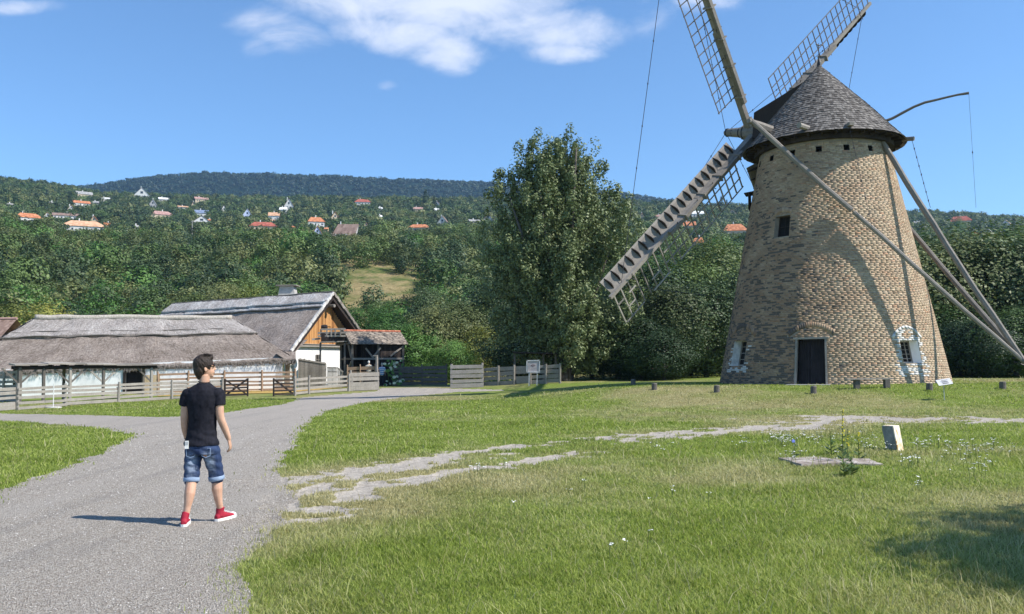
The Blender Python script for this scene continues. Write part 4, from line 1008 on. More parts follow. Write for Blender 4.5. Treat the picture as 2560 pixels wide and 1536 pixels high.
# gable window
def on_gable(px, py):
    for Y in np.arange(60, 80, .02):
        P = at(px, py, Y)
        if (P - gc).dot(u2) <= 0.0 if False else (P.x - gc.x) * u2.x + (P.y - gc.y) * u2.y <= 0: return P
    return P
wq = (on_gable(789, 889) + on_gable(801, 910)) / 2
m = MB(); m.beam(f2(wq - n2_ * .24 + u2 * .015, wq.z), f2(wq + n2_ * .24 + u2 * .015, wq.z), .03, .72); wd_ = part('window', m, 'dark_interior', farm)
m = MB()
for t0 in (-.27, 0, .27): m.beam(f2(wq + n2_ * t0 + u2 * .04, wq.z - .38), f2(wq + n2_ * t0 + u2 * .04, wq.z + .38), .055, .055)
for z in (-.38, .0, .38): m.beam(f2(wq - n2_ * .27 + u2 * .04, wq.z + z), f2(wq + n2_ * .27 + u2 * .04, wq.z + z), .05, .05)
part('window_frame', m, 'weathered_wood', wd_)
# chimney
cq = on = at(720, 745, 73); ch = V3((cq.x, cq.y, cq.z + .02))
m = MB(); w0, w1_ = .80, .58
m.hexa([ch + V3((-w0, -w0 * .8, -.5)), ch + V3((w0, -w0 * .8, -.5)), ch + V3((w0, w0 * .8, -.5)), ch + V3((-w0, w0 * .8, -.5)), ch + V3((-w1_, -w1_ * .8, .95)), ch + V3((w1_, -w1_ * .8, .95)), ch + V3((w1_, w1_ * .8, .95)), ch + V3((-w1_, w1_ * .8, .95))])
c_ = part('chimney', m, 'stone_pale', farm); m = MB(); m.box(ch + V3((0, 0, 1.0)), (1.75, 1.45, .08)); part('chimney_cap', m, 'weathered_wood', c_)
# --- timber corn crib with tiled roof and its loading platform
cribL, cribR = at(866, 829, 65.6), at(994, 829, 68.2); cribR.z = cribL.z
uc_ = (cribR - cribL); uc_.z = 0; uc_.normalize(); ncb = V3((uc_.y, -uc_.x, 0)); ncb = ncb if ncb.y < 0 else -ncb
crib = thing('corn_crib', 'dark timber corn crib with mossy tiled roof beside the white gable wall', 'corn crib', f2(cribL, gz(cribL.x, cribL.y)))
Lc = (cribR - cribL).length; cz = cribL.z - .95; hc = 1.0
m = MB(); 
for sg in (1, -1):
    nx_, ny_ = 34, 9
    for i in range(nx_):
        for j in range(ny_):
            x0 = -.25 + (Lc + .5) * i / nx_; x1 = x0 + (Lc + .5) / nx_ * .97; y0 = j / ny_; y1 = (j + 1.25) / ny_
            P = lambda x, y, l: cribL + uc_ * x + ncb * sg * (y * (hc + .28)) + V3((0, 0, -y * 1.02 + l))
            e = random.uniform(0, .02); m.poly([P(x0, y0, .02 + e), P(x1, y0, .02 + e), P(x1, y1, .075 + e), P(x0, y1, .075 + e)]); m.poly([P(x0, y1, .075 + e), P(x1, y1, .075 + e), P(x1, y1, .04 + e), P(x0, y1, .04 + e)])
rf = part('roof', m, 'mossy_tile', crib)
m = MB(); 
for i in range(18): a = cribL + uc_ * (-.25 + (Lc + .5) * i / 18) + V3((0, 0, .07)); b = a + uc_ * (Lc + .5) / 18 * .95; m.tube([a, b], [.085, .075], 7)
part('ridge_tiles', m, 'ridge_tile', rf)
m = MB()
for sg in (1, -1): 
    a = cribL - uc_ * .28 + V3((0, 0, .06)); b = cribL - uc_ * .28 + ncb * sg * (hc + .3) + V3((0, 0, -.98)); m.beam(a, b, .05, .14)
    P0 = cribL - uc_ * .2 ; 
    m.poly([cribL + uc_ * -.2 + V3((0, 0, -.04)), cribR + uc_ * .2 + V3((0, 0, -.04)), cribR + uc_ * .2 + ncb * sg * (hc + .24) + V3((0, 0, -1.0)), cribL - uc_ * .2 + ncb * sg * (hc + .24) + V3((0, 0, -1.0))])
part('roof_frame', m, 'post_wood', crib)
m = MB()
zg = gz(cribL.x, cribL.y)
for i in range(28):     # upright slats, back and sides
    x = .05 + (Lc - .1) * i / 27
    for sg in (-1,): a = cribL + uc_ * x + ncb * sg * hc; m.beam(f2(a, zg - .1), f2(a, cz + .05), (Lc / 28) * .96, .03, up=ncb)
for i in range(int(Lc / .16)):
    x = .1 + .16 * i; a = cribL + uc_ * x + ncb * (hc - .08)
    if x > Lc * .50: m.beam(f2(a, zg + .0), f2(a, cz), .15, .03, up=ncb)
    elif x > .9: 
        m.beam(f2(a, zg + .0), f2(a, zg + 2.05), .14, .03, up=ncb)
        if random.random() < .8: m.beam(f2(a - ncb * .5, zg + 2.1), f2(a - ncb * .5, cz), .13, .03, up=ncb)
for i in range(12):
    y = -hc + 2 * hc * i / 11; a = cribR + ncb * y; m.beam(f2(a, zg), f2(a, cz + .2), .15, .03, up=uc_)
    if i < 10: a = cribL + ncb * y + uc_ * .5; m.beam(f2(a, zg + 2.2), f2(a, cz + .2), .14, .03, up=uc_)
part('plank_wall', m, 'dark_wood', crib)
def ct(x, y, z): return cribL + uc_ * x + ncb * y + V3((0, 0, z - cribL.z))
for (x, y) in ((.02, 1), (Lc * .5, 1), (Lc - .05, 1), (.02, -1), (Lc - .05, -1)):
    m = MB(); m.beam(ct(x, y * hc, zg - .2), ct(x, y * hc, cz + .05), .15, .15); part('post', m, 'post_wood', crib)
for (a, b) in ((ct(0, hc + .03, zg + 2.1), ct(Lc, hc + .03, zg + 2.1)), (ct(-.3, hc, cz), ct(Lc + .2, hc, cz)), (ct(.02, -hc, zg + 2.1), ct(.02, hc, zg + 2.1)), (ct(0, -hc, cz), ct(0, hc, cz))):
    m = MB(); m.beam(a, b, .13, .14); part('rail_beam', m, 'post_wood' if a != ct(0, hc + .03, zg + 2.1) else 'weathered_wood', crib)
for (a, b) in ((ct(1.7, hc + .05, zg + 2.2), ct(1.1, hc + .05, zg + 2.9)), (ct(1.7, hc + .05, zg + 2.2), ct(2.35, hc + .05, zg + 2.95)), (ct(.02, hc - .2, zg + 2.2), ct(.02, .3, cz)), (ct(.0, hc - .1, zg + 1.9), ct(.0, -.6, zg + .4)), (ct(Lc - 1.2, hc + .05, zg + 2.3), ct(Lc - .1, hc + .05, cz - .2))):
    m = MB(); m.beam(a, b, .11, .11); part('brace', m, 'weathered_wood', crib)
# loading platform with railing in front of the gable
pf = thing('loading_platform', 'weathered wooden loading platform with railing against the plank gable', 'platform', f2(on_gable(830, 870), zg))
pfz = at(830, 848, 65.2); base_p = at(797, 858, 65.0); ur = uc_
m = MB(); p0 = at(800, 858, 65.2); p1 = at(868, 856, 65.6)
m.beam(p0 + V3((0, 0, .05)), p1 + V3((0, 0, .05)), 1.4, .07)
part('deck', m, 'weathered_wood', pf)
m = MB()
for i in range(13): a = p0.lerp(p1, .15 + .85 * i / 13); m.beam(a + V3((0, -.68, .08)), a + V3((0, -.68, .72)), .15, .03, up=(0, 1, 0))
part('side_boards', m, 'dark_wood', pf)
m = MB()
for (xa, ya, xb_, yb_) in ((802, 824, 864, 823), (794, 833, 866, 832), (794, 841, 864, 840), (780, 849, 801, 847)): m.beam(at(xa, ya, 64.6), at(xb_, yb_, 64.8), .08, .14)
for xa in (802, 817, 828, 838, 851): m.beam(at(xa, 842, 64.65), at(xa, 823, 64.65), .09, .09)
part('railing', m, 'weathered_wood', pf)
for i_, xa in enumerate((801, 862)): 
    q = at(xa, 858, 64.9); m = MB(); m.beam(f2(q, gz(q.x, q.y) - .1), q, .12, .12); part('leg', m, 'post_wood', pf)
bq = at(811, 823, 64.8); bk = thing('wooden_keg', 'small dark keg standing on the platform railing', 'keg', bq); m = MB(); m.tube([bq + V3((-.22, 0, .15)), bq + V3((0, 0, .15)), bq + V3((.22, 0, .15))], [.15, .19, .15], 12); part('keg_body', m, 'dark_wood', bk)
m = MB(); [m.tube([bq + V3((x, 0, .15)), bq + V3((x + .03, 0, .15))], .185, 12) for x in (-.12, .1)]; part('hoops', m, 'iron', bk)
# orange roofed outbuilding at the far left
q = at(-30, 800, 74); ob = thing('outbuilding', 'brown plank outbuilding with tiled roof at the left behind the barn', 'outbuilding', V3((q.x, q.y, gz(q.x, q.y))))
m = MB(); zr = q.z; 
for sg in (-1, 1):
    for i in range(30):
        for j in range(8):
            x0 = -5 + i * .25; P = lambda x, y: V3((q.x + x, q.y + sg * y * 2.6, zr - y * 1.9 + .03)); m.poly([P(x0, j / 8), P(x0 + .243, j / 8), P(x0 + .243, (j + 1.1) / 8), P(x0, (j + 1.1) / 8)])
part('roof', m, 'brown_tile', ob); m = MB(); m.tube([V3((q.x - 5, q.y, zr + .08)), V3((q.x + 2.5, q.y, zr + .08))], .12, 7); part('ridge_tiles', m, 'pink_tile', ob)
m = MB(); m.hexa([V3((q.x + a, q.y + b, c)) for a, b, c in ((-4.8, -2.2, -.3), (2.3, -2.2, -.3), (2.3, 2.2, -.3), (-4.8, 2.2, -.3), (-4.8, -2.2, zr - 1.6), (2.3, -2.2, zr - 1.6), (2.3, 2.2, zr - 1.6), (-4.8, 2.2, zr - 1.6))]); part('plank_wall', m, 'brown_fence', ob)

# ============================================================ FENCES AND GATES
def gpY(px, py, Y):   # ground at column px, depth Y
    P = at(px, py, Y); return V3((P.x, Y, gz(P.x, Y)))
def rail_fence(name, label, pts, h, nr, bh, mat, group=None, jit=.03, postext=.08, pw=.13, cat='fence', gap=.0, thick=.03, extra=None, proud=-1):
    t_ = thing(name, label, cat, pts[0], group)
    for i, p in enumerate(pts):
        m = MB(); hh = h + postext + random.uniform(-.04, .06); m.tube([p + V3((0, 0, -.2)), p + V3((random.uniform(-.02, .02), 0, hh * .5)), p + V3((random.uniform(-.03, .03), 0, hh))], [pw * .55, pw * .52, pw * .48], 7); part('post', m, mat, t_)
    for i in range(len(pts) - 1):
        a, b = pts[i], pts[i + 1]; d = (b - a).normalized(); nn = V3((d.y, -d.x, 0)); nn = nn if nn.y < 0 else -nn
        for k in range(nr):
            z = h * (k + .5) / nr + random.uniform(-jit, jit); z2 = h * (k + .5) / nr + random.uniform(-jit, jit); hb_ = bh * random.uniform(.8, 1.15)
            o_ = nn * (pw * .5 * proud + random.uniform(-.01, .01))
            m = MB(); m.beam(a - d * .08 + V3((0, 0, z)) + o_, b + d * .08 + V3((0, 0, z2)) + o_, thick, hb_, jit=.01); part('rail', m, mat, t_)
    return t_
P = lambda px, py: gp(px, py, 20, 90)
main_f = [P(-60, 1036), P(43, 1027), P(162, 1017), P(296, 1007), P(430, 999), P(556, 993)]
rail_fence('rail_fence', 'long grey split rail fence on the grass before the thatched barn', main_f, 1.02, 5, .135, 'fence_wood', jit=.035)
rail_fence('rail_fence', 'grey rail fence between the open gate and the path beside the yard', [P(738, 990), P(773, 986), P(872, 979), P(880, 978.5)], 1.05, 4, .14, 'fence_wood', jit=.03)
rail_fence('board_fence', 'short fence of wide pale boards ending at a tall post by the path', [P(876, 978.6), P(944, 976)], 1.22, 4, .24, 'fence_wood', jit=.03, thick=.04, proud=1)
tpst = P(939, 976.5); tp_ = thing('tall_post', 'tall grey post at the right end of the wide board fence', 'post', tpst + V3((0, .5, 0))); m = MB(); m.tube([tpst + V3((0, .5, -.1)), tpst + V3((0, .5, 2.15)), tpst + V3((-.02, .5, 2.3))], [.1, .09, .085], 7); part('post_body', m, 'weathered_wood', tp_)
m = MB(); m.box(tpst + V3((-.08, .5, 2.27)), (.3, .2, .05)); part('post_cap', m, 'weathered_wood', tp_)
rail_fence('board_fence', 'wide pale board panel standing right of the path opening', [P(1129, 971), P(1206, 968)], 1.55, 5, .25, 'fence_wood', jit=.035, thick=.045, proud=1, pw=.16)
rail_fence('board_fence', 'low wavy board fence running behind the notice board', [P(1206, 966), P(1246, 964), P(1285, 962.5), P(1326, 961), P(1365, 960), P(1400, 959)], 1.30, 4, .25, 'weathered_wood', jit=.05, thick=.04, pw=.16)
rail_fence('board_fence', 'dark shaded board fence left of the path opening', [gpY(983, 960, 66), gpY(1003, 960, 66), gpY(1056, 960, 65.5), gpY(1116, 960, 65)], 1.5, 5, .235, 'post_wood', jit=.04, thick=.04, pw=.12, proud=1)
inner = [gpY(394, 985, 54), gpY(470, 985, 54.6), gpY(560, 985, 55.2), gpY(655, 985, 55.8), gpY(738, 985, 56.4)]
rail_fence('inner_fence', 'reddish brown rail fence inside the straw covered yard', inner, 1.35, 5, .12, 'brown_fence', jit=.04)
rail_fence('inner_fence', 'plank pen at the far left end of the barn yard', [gpY(-40, 985, 47), gpY(8, 985, 47), gpY(42, 985, 47)], 1.75, 7, .15, 'fence_wood', jit=.02)
rail_fence('inner_fence', 'brown board fence before the corn crib', [gpY(868, 960, 62.5), gpY(900, 960, 62.5), gpY(938, 960, 62.5)], 1.55, 4, .27, 'brown_fence', jit=.02, pw=.1)
# picket fence and gate by the white gable wall
def pickets(name, label, a, b, h0, h1, n, w_, mat, cat='fence', group=None):
    t_ = thing(name, label, cat, a, group); d = (b - a).normalized(); m = MB()
    for i in range(n):
        u = (i + .5) / n; p = a.lerp(b, u); h = h0 + (h1 - h0) * u + random.uniform(-.05, .05); m.beam(V3((p.x, p.y, gz(p.x, p.y) - .05)), V3((p.x, p.y, gz(p.x, p.y) + h)), w_, .03, up=V3((d.y, -d.x, 0)))
    part('pickets', m, mat, t_)
    for z in (.35, h1 - .3): m = MB(); m.beam(a + V3((0, .05, z)), b + V3((0, .05, z)), .05, .09); part('rail', m, mat, t_)
    m = MB(); m.beam(a + V3((0, -.04, h0 - .05)), b + V3((0, -.04, h1 - .02)), .05, .10); part('rail', m, mat, t_)
    return t_
pickets('plank_fence', 'old upright plank fence leaning before the white gable wall', gpY(746, 960, 61), gpY(815, 960, 61.5), 2.1, 1.75, 22, .135, 'weathered_wood')
pickets('picket_gate', 'small grey picket gate beside the corn crib', gpY(818, 960, 61.5), gpY(842, 960, 61.5), 1.5, 1.45, 8, .06, 'fence_wood', 'gate')
pickets('picket_fence', 'short gap toothed picket fence next to the picket gate', gpY(843, 960, 61.6), gpY(858, 960, 61.6), 1.5, 1.15, 5, .06, 'weathered_wood')
pickets('picket_fence', 'narrow tall upright boards at the corner of the barn wall', gpY(713, 960, 59), gpY(724, 960, 59), 2.1, 2.15, 4, .09, 'weathered_wood')
def gate(label, pxa, pya, pxb, pyb, dirn, mat, cross):
    a, b = P(pxa, pya), P(pxb, pyb); 
    t_ = thing('field_gate', label, 'gate', a, 'dark field gates in the rail fence'); d = (b - a).normalized(); nn = V3((d.y, -d.x, 0)); h = 1.02
    for k in range(5): m = MB(); z = .12 + (h - .2) * k / 4; m.beam(a + V3((0, 0, z)), b + V3((0, 0, z)), .035, .095); part('rail', m, mat, t_)
    for p in (a, b): m = MB(); m.beam(p + V3((0, 0, .02)), p + V3((0, 0, h + .04)), .08, .09); part('stile', m, mat, t_)
    m = MB(); q0, q1 = (a, b) if cross > 0 else (b, a); m.beam(q0 - nn * .05 + V3((0, 0, .08)), q1 - nn * .05 + V3((0, 0, h)), .04, .10); part('brace', m, mat, t_)
    if cross == 2: m = MB(); m.beam(q1 - nn * .03 + V3((0, 0, .1)), q0 - nn * .03 + V3((0, 0, h)), .04, .08); part('brace', m, mat, t_)
gate('dark barred gate standing open right beside the walking person', 562, 994, 619, 992, 0, 'dark_wood', 2)
gate('dark barred gate with sloping brace at the far side of the yard opening', 684, 992, 736, 990, 0, 'dark_wood', -1)
# white pole on a concrete foot
p = gp(133, 1021, 20, 80); wp_ = thing('white_pole', 'thin white metal pole on a round concrete foot by the rail fence', 'pole', p)
m = MB(); m.tube([p, p + V3((0, 0, 1.07))], .022, 6); part('pole', m, 'house_white', wp_); m = MB(); m.tube([p + V3((0, 0, -.05)), p + V3((0, 0, .06)), p + V3((0, 0, .075))], [.36, .33, .2], 14); part('foot', m, 'stone_pale', wp_)
# yard strewn with straw
g = G('straw_yard', .95, .1); n = g.noise(g.pos(), 5, 6, .75); g.col(g.ramp(n, [(.3, (.22, .14, .05)), (.6, (.50, .34, .11)), (.8, (.66, .52, .25))])); g.bump(n, 1., .06); MAT['straw_yard'] = g.m
yy0 = [gpY(600, 990, 53.2), gpY(700, 985, 53.5), gpY(780, 982, 56.5), gpY(870, 978, 60.8), gpY(865, 960, 61), gpY(745, 960, 59), gpY(430, 960, 55.2), gpY(400, 960, 51.5)]
def patch(name, outline, mat, lift=.012, step=.5):
    O = np.array([[p.x, p.y] for p in outline]); x0, y0 = O.min(0); x1, y1 = O.max(0); xs_ = np.arange(x0, x1 + step, step); ys_ = np.arange(y0, y1 + step, step)
    X, Y = np.meshgrid(xs_, ys_); Z = ground(X, Y) + lift; ii = np.arange(X.size).reshape(X.shape); Q = np.stack([ii[:-1, :-1], ii[:-1, 1:], ii[1:, 1:], ii[1:, :-1]], -1).reshape(-1, 4)
    cx, cy = (X[:-1, :-1] + step / 2).ravel(), (Y[:-1, :-1] + step / 2).ravel(); k = inside(cx + (vnoise(cx, cy, 2) - .5), cy, O)
    u_, q_ = sub(Q, k); return link(name, np_mesh(name, np.stack([X, Y, Z], -1).reshape(-1, 3)[u_], q_, mat))
tag(patch('straw_ground', yy0, 'straw_yard', .03, .2), kind='structure')
# dark hay rack shelter behind the notice board
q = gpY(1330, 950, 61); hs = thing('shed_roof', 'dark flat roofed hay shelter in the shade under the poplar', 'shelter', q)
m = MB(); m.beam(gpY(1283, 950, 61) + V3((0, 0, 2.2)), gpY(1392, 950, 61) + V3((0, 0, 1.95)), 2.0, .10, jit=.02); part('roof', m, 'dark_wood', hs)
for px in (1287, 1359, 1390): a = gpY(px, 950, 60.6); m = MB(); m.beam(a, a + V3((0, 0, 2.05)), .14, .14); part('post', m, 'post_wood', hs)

# ============================================================ VEGETATION
def leaf_cloud(rs, centers, crad, per, size, up=.25, stretch=1.0, outward=0.0):
    """leaf-sized faces spread through clumps -> V (n*4,3), F"""
    n = len(centers); N_ = n * per
    C = np.repeat(centers, per, 0); R = np.repeat(crad, per)
    d = rs.normal(size=(N_, 3)); d /= np.linalg.norm(d, axis=1)[:, None]
    rad = R * rs.uniform(.25, 1, N_) ** .45
    pos = C + d * rad[:, None] * np.array([1, 1, stretch])
    cd = C - C.mean(0); cd = cd / (np.linalg.norm(cd, axis=1)[:, None] + 1e-6)
    nrm = d * (.95 - outward * .5) + cd * outward + rs.normal(size=(N_, 3)) * .38 + np.array([0, 0, up]); nrm /= np.linalg.norm(nrm, axis=1)[:, None]
    a = np.cross(nrm, rs.normal(size=(N_, 3))); a /= np.linalg.norm(a, axis=1)[:, None]; b = np.cross(nrm, a)
    s = (size * rs.uniform(.6, 1.3, N_))[:, None]
    V = np.stack([pos - a * s, pos - b * s * .6, pos + a * s, pos + b * s * .6], 1).reshape(-1, 3)
    return V, np.arange(N_ * 4).reshape(-1, 4)
def crown_mesh(name, seed, h, rx, mat, nclump, per, size, base=.28, shape='round', crad=None, stretch=1.):
    rs = np.random.default_rng(seed); cs = []
    k = 0
    while len(cs) < nclump:
        z = rs.uniform(0, 1); ang = rs.uniform(0, 2 * np.pi)
        if shape == 'round': prof = math.sin(math.pi * (z * .88 + .10)) ** .62
        elif shape == 'tall': prof = (math.sin(math.pi * (z * .90 + .06)) ** .8)
        elif shape == 'cone': prof = (1 - z) ** .9 + .05
        else: prof = math.sin(math.pi * (z * .7 + .25)) ** .5
        lob = 1 + .28 * math.sin(ang * 3 + seed + z * 5) + .18 * math.sin(ang * 5 + seed * 2.1)
        r = rx * prof * lob * rs.uniform(.25, 1) ** .42
        cs.append((r * math.cos(ang), r * math.sin(ang), h * (base + (1 - base) * z * .97)))
    cs = np.array(cs); cr = (crad or rx * .34) * rs.uniform(.6, 1.25, nclump)
    V, Fc = leaf_cloud(rs, cs, cr, per, size, stretch=stretch, outward=.75)
    return np_mesh(name, V, Fc, mat), cs
def trunk_mesh(name, seed, h, r, cs, top=.7, nl=6):
    rs = random.Random(seed); m = MB(); pts = [V3((0, 0, -.6))]
    for i in range(6): pts.append(V3((rs.uniform(-.04, .04) * h * i / 6, rs.uniform(-.04, .04) * h * i / 6, h * top * (i + .3) / 6)))
    m.tube(pts, [r * 1.25] + [r * (1 - .13 * i) for i in range(6)], 7)
    for k in range(nl):
        c = V3(cs[rs.randrange(len(cs))]); s_ = pts[rs.randrange(2, 6)]
        if c.z < s_.z: continue
        mid = s_.lerp(c, .5) + V3((0, 0, -.05 * h)); m.tube([s_, mid, s_.lerp(c, .95)], [r * .4, r * .28, r * .1], 5)
    return m.mesh(name, 'bark', None, True)
LEAFS = ['leaf_green', 'leaf_olive', 'leaf_dark', 'leaf_mossy', 'leaf_fresh']
def proto(seed, h, rx, mat, ncl, per, size, shape='round', base=.22, trunk_r=.14, **k):
    cm_, cs = crown_mesh('crown', seed, h, rx, mat, ncl, per, size, base, shape, **k); return cm_, trunk_mesh('trunk', seed, h, trunk_r, cs)
# mid detail set (hillside) and high detail set (edge of the meadow)
MID = [proto(100 + i, 5.6, 2.9, LEAFS[(0, 1, 2, 0, 1, 4, 2, 3)[i]], 46, 26, .22, ('round', 'round', 'tall', 'low')[i % 4], .12) for i in range(8)]
HI = [proto(200 + i, 8.5, 3.6, LEAFS[(0, 2, 1, 4, 2, 3)[i]], 150, 105, .105, ('round', 'tall', 'round', 'low', 'tall', 'round')[i], .10, .2) for i in range(6)]
CON = proto(300, 10, 2.0, 'leaf_dark', 60, 26, .22, 'cone', .08)
def plant_tree(name, label, cat, loc, pr, sc, rz, group, sz=None):
    r = bpy.data.objects.new(name, None); COL.objects.link(r); r.location = loc; r.rotation_euler = (0, 0, rz); r.scale = (sc, sc, sz or sc); tag(r, label, cat, group)
    for nm, me in (('trunk', pr[1]), ('crown', pr[0])): link(nm, me, r)
    return r
# --- houses on the hillside: (x0, x1, ytop, ybase, kind, wall, roof, label)
HOUSES = [
 (12, 34, 508, 516, 'side', 'house_grey', 'grey_tile', 'grey strip roof high at the left edge of the slope'),
 (120, 138, 504, 512, 'side', 'house_grey', 'grey_tile', 'small grey roof left of the white cottage pair'),
 (253, 275, 494, 501, 'side', 'house_white', 'white_tile', 'white flat roof between the cottage pair and the ridge chalet'),
 (479, 488, 505, 516, 'gable', 'house_cream', 'pink_tile', 'tiny reddish gable below the faded pink roof'),
 (444, 470, 515, 522, 'side', 'house_grey', 'pale_tile', 'low tan roof above the blue panelled roof'),
 (519, 530, 548, 558, 'side', 'house_cream', 'orange_tile', 'orange lean-to right of the brown and white gabled house'),
 (811, 822, 569, 579, 'side', 'house_cream', 'orange_tile', 'orange patch of roof beside the pale blue gabled house'),
 (726, 737, 565, 574, 'side', 'house_cream', 'orange_tile', 'tiny orange roof right of the long brick red roof'),
 (676, 688, 549, 557, 'side', 'house_white', 'pale_tile', 'very small pale roof under the pale orange roof'),
 (907, 921, 558, 569, 'gable', 'house_cream', 'pale_tile', 'small tan roof right of the large brown roof'),
 (947, 955, 538, 547, 'side', 'house_white', 'white_tile', 'white speck of a cottage below the big red roofed villa'),
 (946, 956, 518, 526, 'side', 'house_grey', 'white_tile', 'slim grey roof below and right of the red roofed villa'),
 (1085, 1098, 521, 532, 'side', 'house_white', 'white_tile', 'thin white roof high left of the poplar'),
 (1170, 1200, 549, 560, 'side', 'house_grey', 'grey_tile', 'greyish flat cottage close left of the poplar crown'),
 (2285, 2300, 553, 562, 'side', 'house_white', 'grey_tile', 'small white shed just right of the tower'),
 (190, 229, 479, 496, 'side', 'house_cream', 'grey_tile', 'flat grey roofed house with a white chimney high at the left'),
 (168, 186, 514, 528, 'gable', 'house_white', 'pink_tile', 'small white gabled cottage with a pinkish roof'),
 (182, 223, 502, 518, 'side', 'house_white', 'orange_tile', 'white cottage pair with short orange roofs on the left slope'),
 (226, 247, 503, 512, 'side', 'house_grey', 'grey_tile', 'tiny grey shed beside the white cottage pair'),
 (38, 102, 533, 558, 'hip', 'house_white', 'orange_tile', 'white villa with an orange hipped roof farthest left'),
 (108, 128, 532, 548, 'gable', 'house_white', 'pale_tile', 'white house with a tall white chimney next to the orange villa'),
 (134, 196, 533, 550, 'side', 'house_white', 'brown_tile', 'long dark roofed house above the big pale orange roof'),
 (157, 262, 552, 583, 'hip', 'house_white', 'pale_tile', 'very wide pale orange hipped roof on the left slope'),
 (224, 248, 541, 560, 'gable', 'house_cream', 'orange_tile', 'small orange gable rising behind the wide pale roof'),
 (260, 278, 557, 573, 'side', 'house_white', 'orange_tile', 'small orange roof with white end wall right of the wide pale roof'),
 (335, 376, 470, 500, 'gable', 'house_white', 'grey_tile', 'white chalet with broad balcony high on the ridge'),
 (372, 394, 499, 521, 'gable', 'house_grey', 'grey_tile', 'steep grey white cottage under the ridge chalet'),
 (396, 423, 494, 505, 'side', 'house_grey', 'white_tile', 'low whitish flat building right of the ridge chalet'),
 (486, 520, 493, 506, 'side', 'house_cream', 'pink_tile', 'house with a faded pink roof below the dark ridge'),
 (550, 578, 479, 489, 'side', 'house_grey', 'grey_tile', 'grey roofed hut close under the dark ridge'),
 (602, 626, 484, 492, 'side', 'house_white', 'white_tile', 'narrow white building close under the dark ridge'),
 (375, 432, 528, 548, 'hip', 'house_cream', 'pink_tile', 'two stepped pale red roofs in the middle of the left slope'),
 (487, 521, 525, 544, 'side', 'house_white', 'blue_tile', 'house with blue grey panels on its roof'),
 (551, 566, 513, 536, 'gable', 'house_white', 'brown_tile', 'narrow white pointed cottage among the trees'),
 (604, 631, 523, 549, 'gable', 'house_blue', 'white_tile', 'white gabled house with a blue front'),
 (478, 530, 541, 566, 'gable', 'house_white', 'brown_tile', 'brown roofed house with bright white gable'),
 (334, 348, 563, 577, 'side', 'house_white', 'grey_tile', 'small white box shed at the edge of the wood'),
 (621, 694, 555, 579, 'hip', 'house_cream', 'red_tile', 'long brick red roof with an orange porch'),
 (671, 700, 531, 551, 'side', 'house_white', 'pale_tile', 'pale orange roof above the long brick red roof'),
 (710, 736, 497, 526, 'gable', 'house_white', 'pink_tile', 'tall white pointed house with pink side roof'),
 (699, 719, 518, 532, 'side', 'house_white', 'white_tile', 'small white house at the foot of the tall pointed house'),
 (695, 724, 484, 497, 'side', 'house_grey', 'grey_tile', 'flat grey house right under the dark ridge'),
 (767, 812, 543, 568, 'hip', 'house_white', 'orange_tile', 'white house with vivid orange red hipped roof'),
 (823, 850, 531, 556, 'gable', 'house_cream', 'orange_tile', 'orange roofed house with arched cream gable'),
 (778, 806, 566, 599, 'gable', 'house_blue', 'orange_tile', 'pale blue gabled house with bright orange roof'),
 (828, 902, 560, 601, 'steep', 'house_white', 'brown_tile', 'large steep brown roof with a row of skylights'),
 (886, 928, 498, 514, 'hip', 'house_white', 'red_tile', 'low red roofed wing of the white villa below the ridge'),
 (903, 938, 477, 503, 'gable', 'house_white', 'red_tile', 'white gabled villa with red roof standing above its red wing'),
 (1017, 1039, 481, 496, 'gable', 'house_grey', 'brown_tile', 'dark brown cottage under the right end of the ridge'),
 (1032, 1058, 518, 530, 'side', 'house_cream', 'pink_tile', 'faded red roof among dark trees left of the poplar'),
 (1083, 1104, 504, 516, 'gable', 'house_white', 'pink_tile', 'small pale house high up left of the poplar'),
 (1019, 1078, 561, 580, 'hip', 'house_cream', 'orange_tile', 'wide orange roof left of the poplar'),
 (1092, 1125, 541, 569, 'gable', 'house_white', 'brown_tile', 'brown and white gabled cottage just left of the poplar'),
 (1207, 1236, 537, 556, 'gable', 'house_grey', 'pink_tile', 'greyish cottage touching the poplar crown'),
 (1598, 1612, 533, 548, 'gable', 'house_cream', 'orange_tile', 'tiny orange pyramid roof right of the poplar'),
 (1637, 1656, 537, 548, 'side', 'house_cream', 'pink_tile', 'small pink roof behind the upper part of the low sail'),
 (1654, 1670, 497, 505, 'side', 'house_cream', 'orange_tile', 'tiny orange roof on the skyline behind the low sail'),
 (1609, 1626, 499, 508, 'side', 'house_white', 'white_tile', 'white house on the skyline right of the poplar'),
 (1726, 1759, 528, 544, 'side', 'house_white', 'white_tile', 'white flat fronted house seen through the lattice'),
 (1806, 1868, 560, 596, 'hip', 'house_cream', 'orange_tile', 'yellow arcaded villa with orange roof beside the brick tower'),
 (1731, 1762, 594, 622, 'hip', 'house_grey', 'orange_tile', 'house with salmon hipped roof seen under the lattice'),
 (1822, 1841, 524, 535, 'gable', 'house_cream', 'red_tile', 'small red roof high up left of the tower'),
 (1707, 1740, 554, 578, 'side', 'house_cream', 'orange_tile', 'orange roof half hidden behind the lattice'),
 (2374, 2428, 541, 565, 'hip', 'house_cream', 'red_tile', 'large red brown hipped house right of the tower'),
 (2503, 2531, 550, 570, 'gable', 'house_white', 'brown_tile', 'white pointed cottage at the far right'),
 (2469, 2491, 532, 542, 'side', 'house_cream', 'orange_tile', 'small orange roof on the right skyline'),
 (2355, 2369, 526, 535, 'side', 'house_cream', 'orange_tile', 'tiny orange roof on the skyline above the red brown house'),
 (2464, 2482, 572, 587, 'gable', 'house_grey', 'grey_tile', 'small grey cottage below the right skyline'),
 (2436, 2459, 581, 594, 'side', 'house_white', 'red_tile', 'small red roof just above the right hand trees'),
]
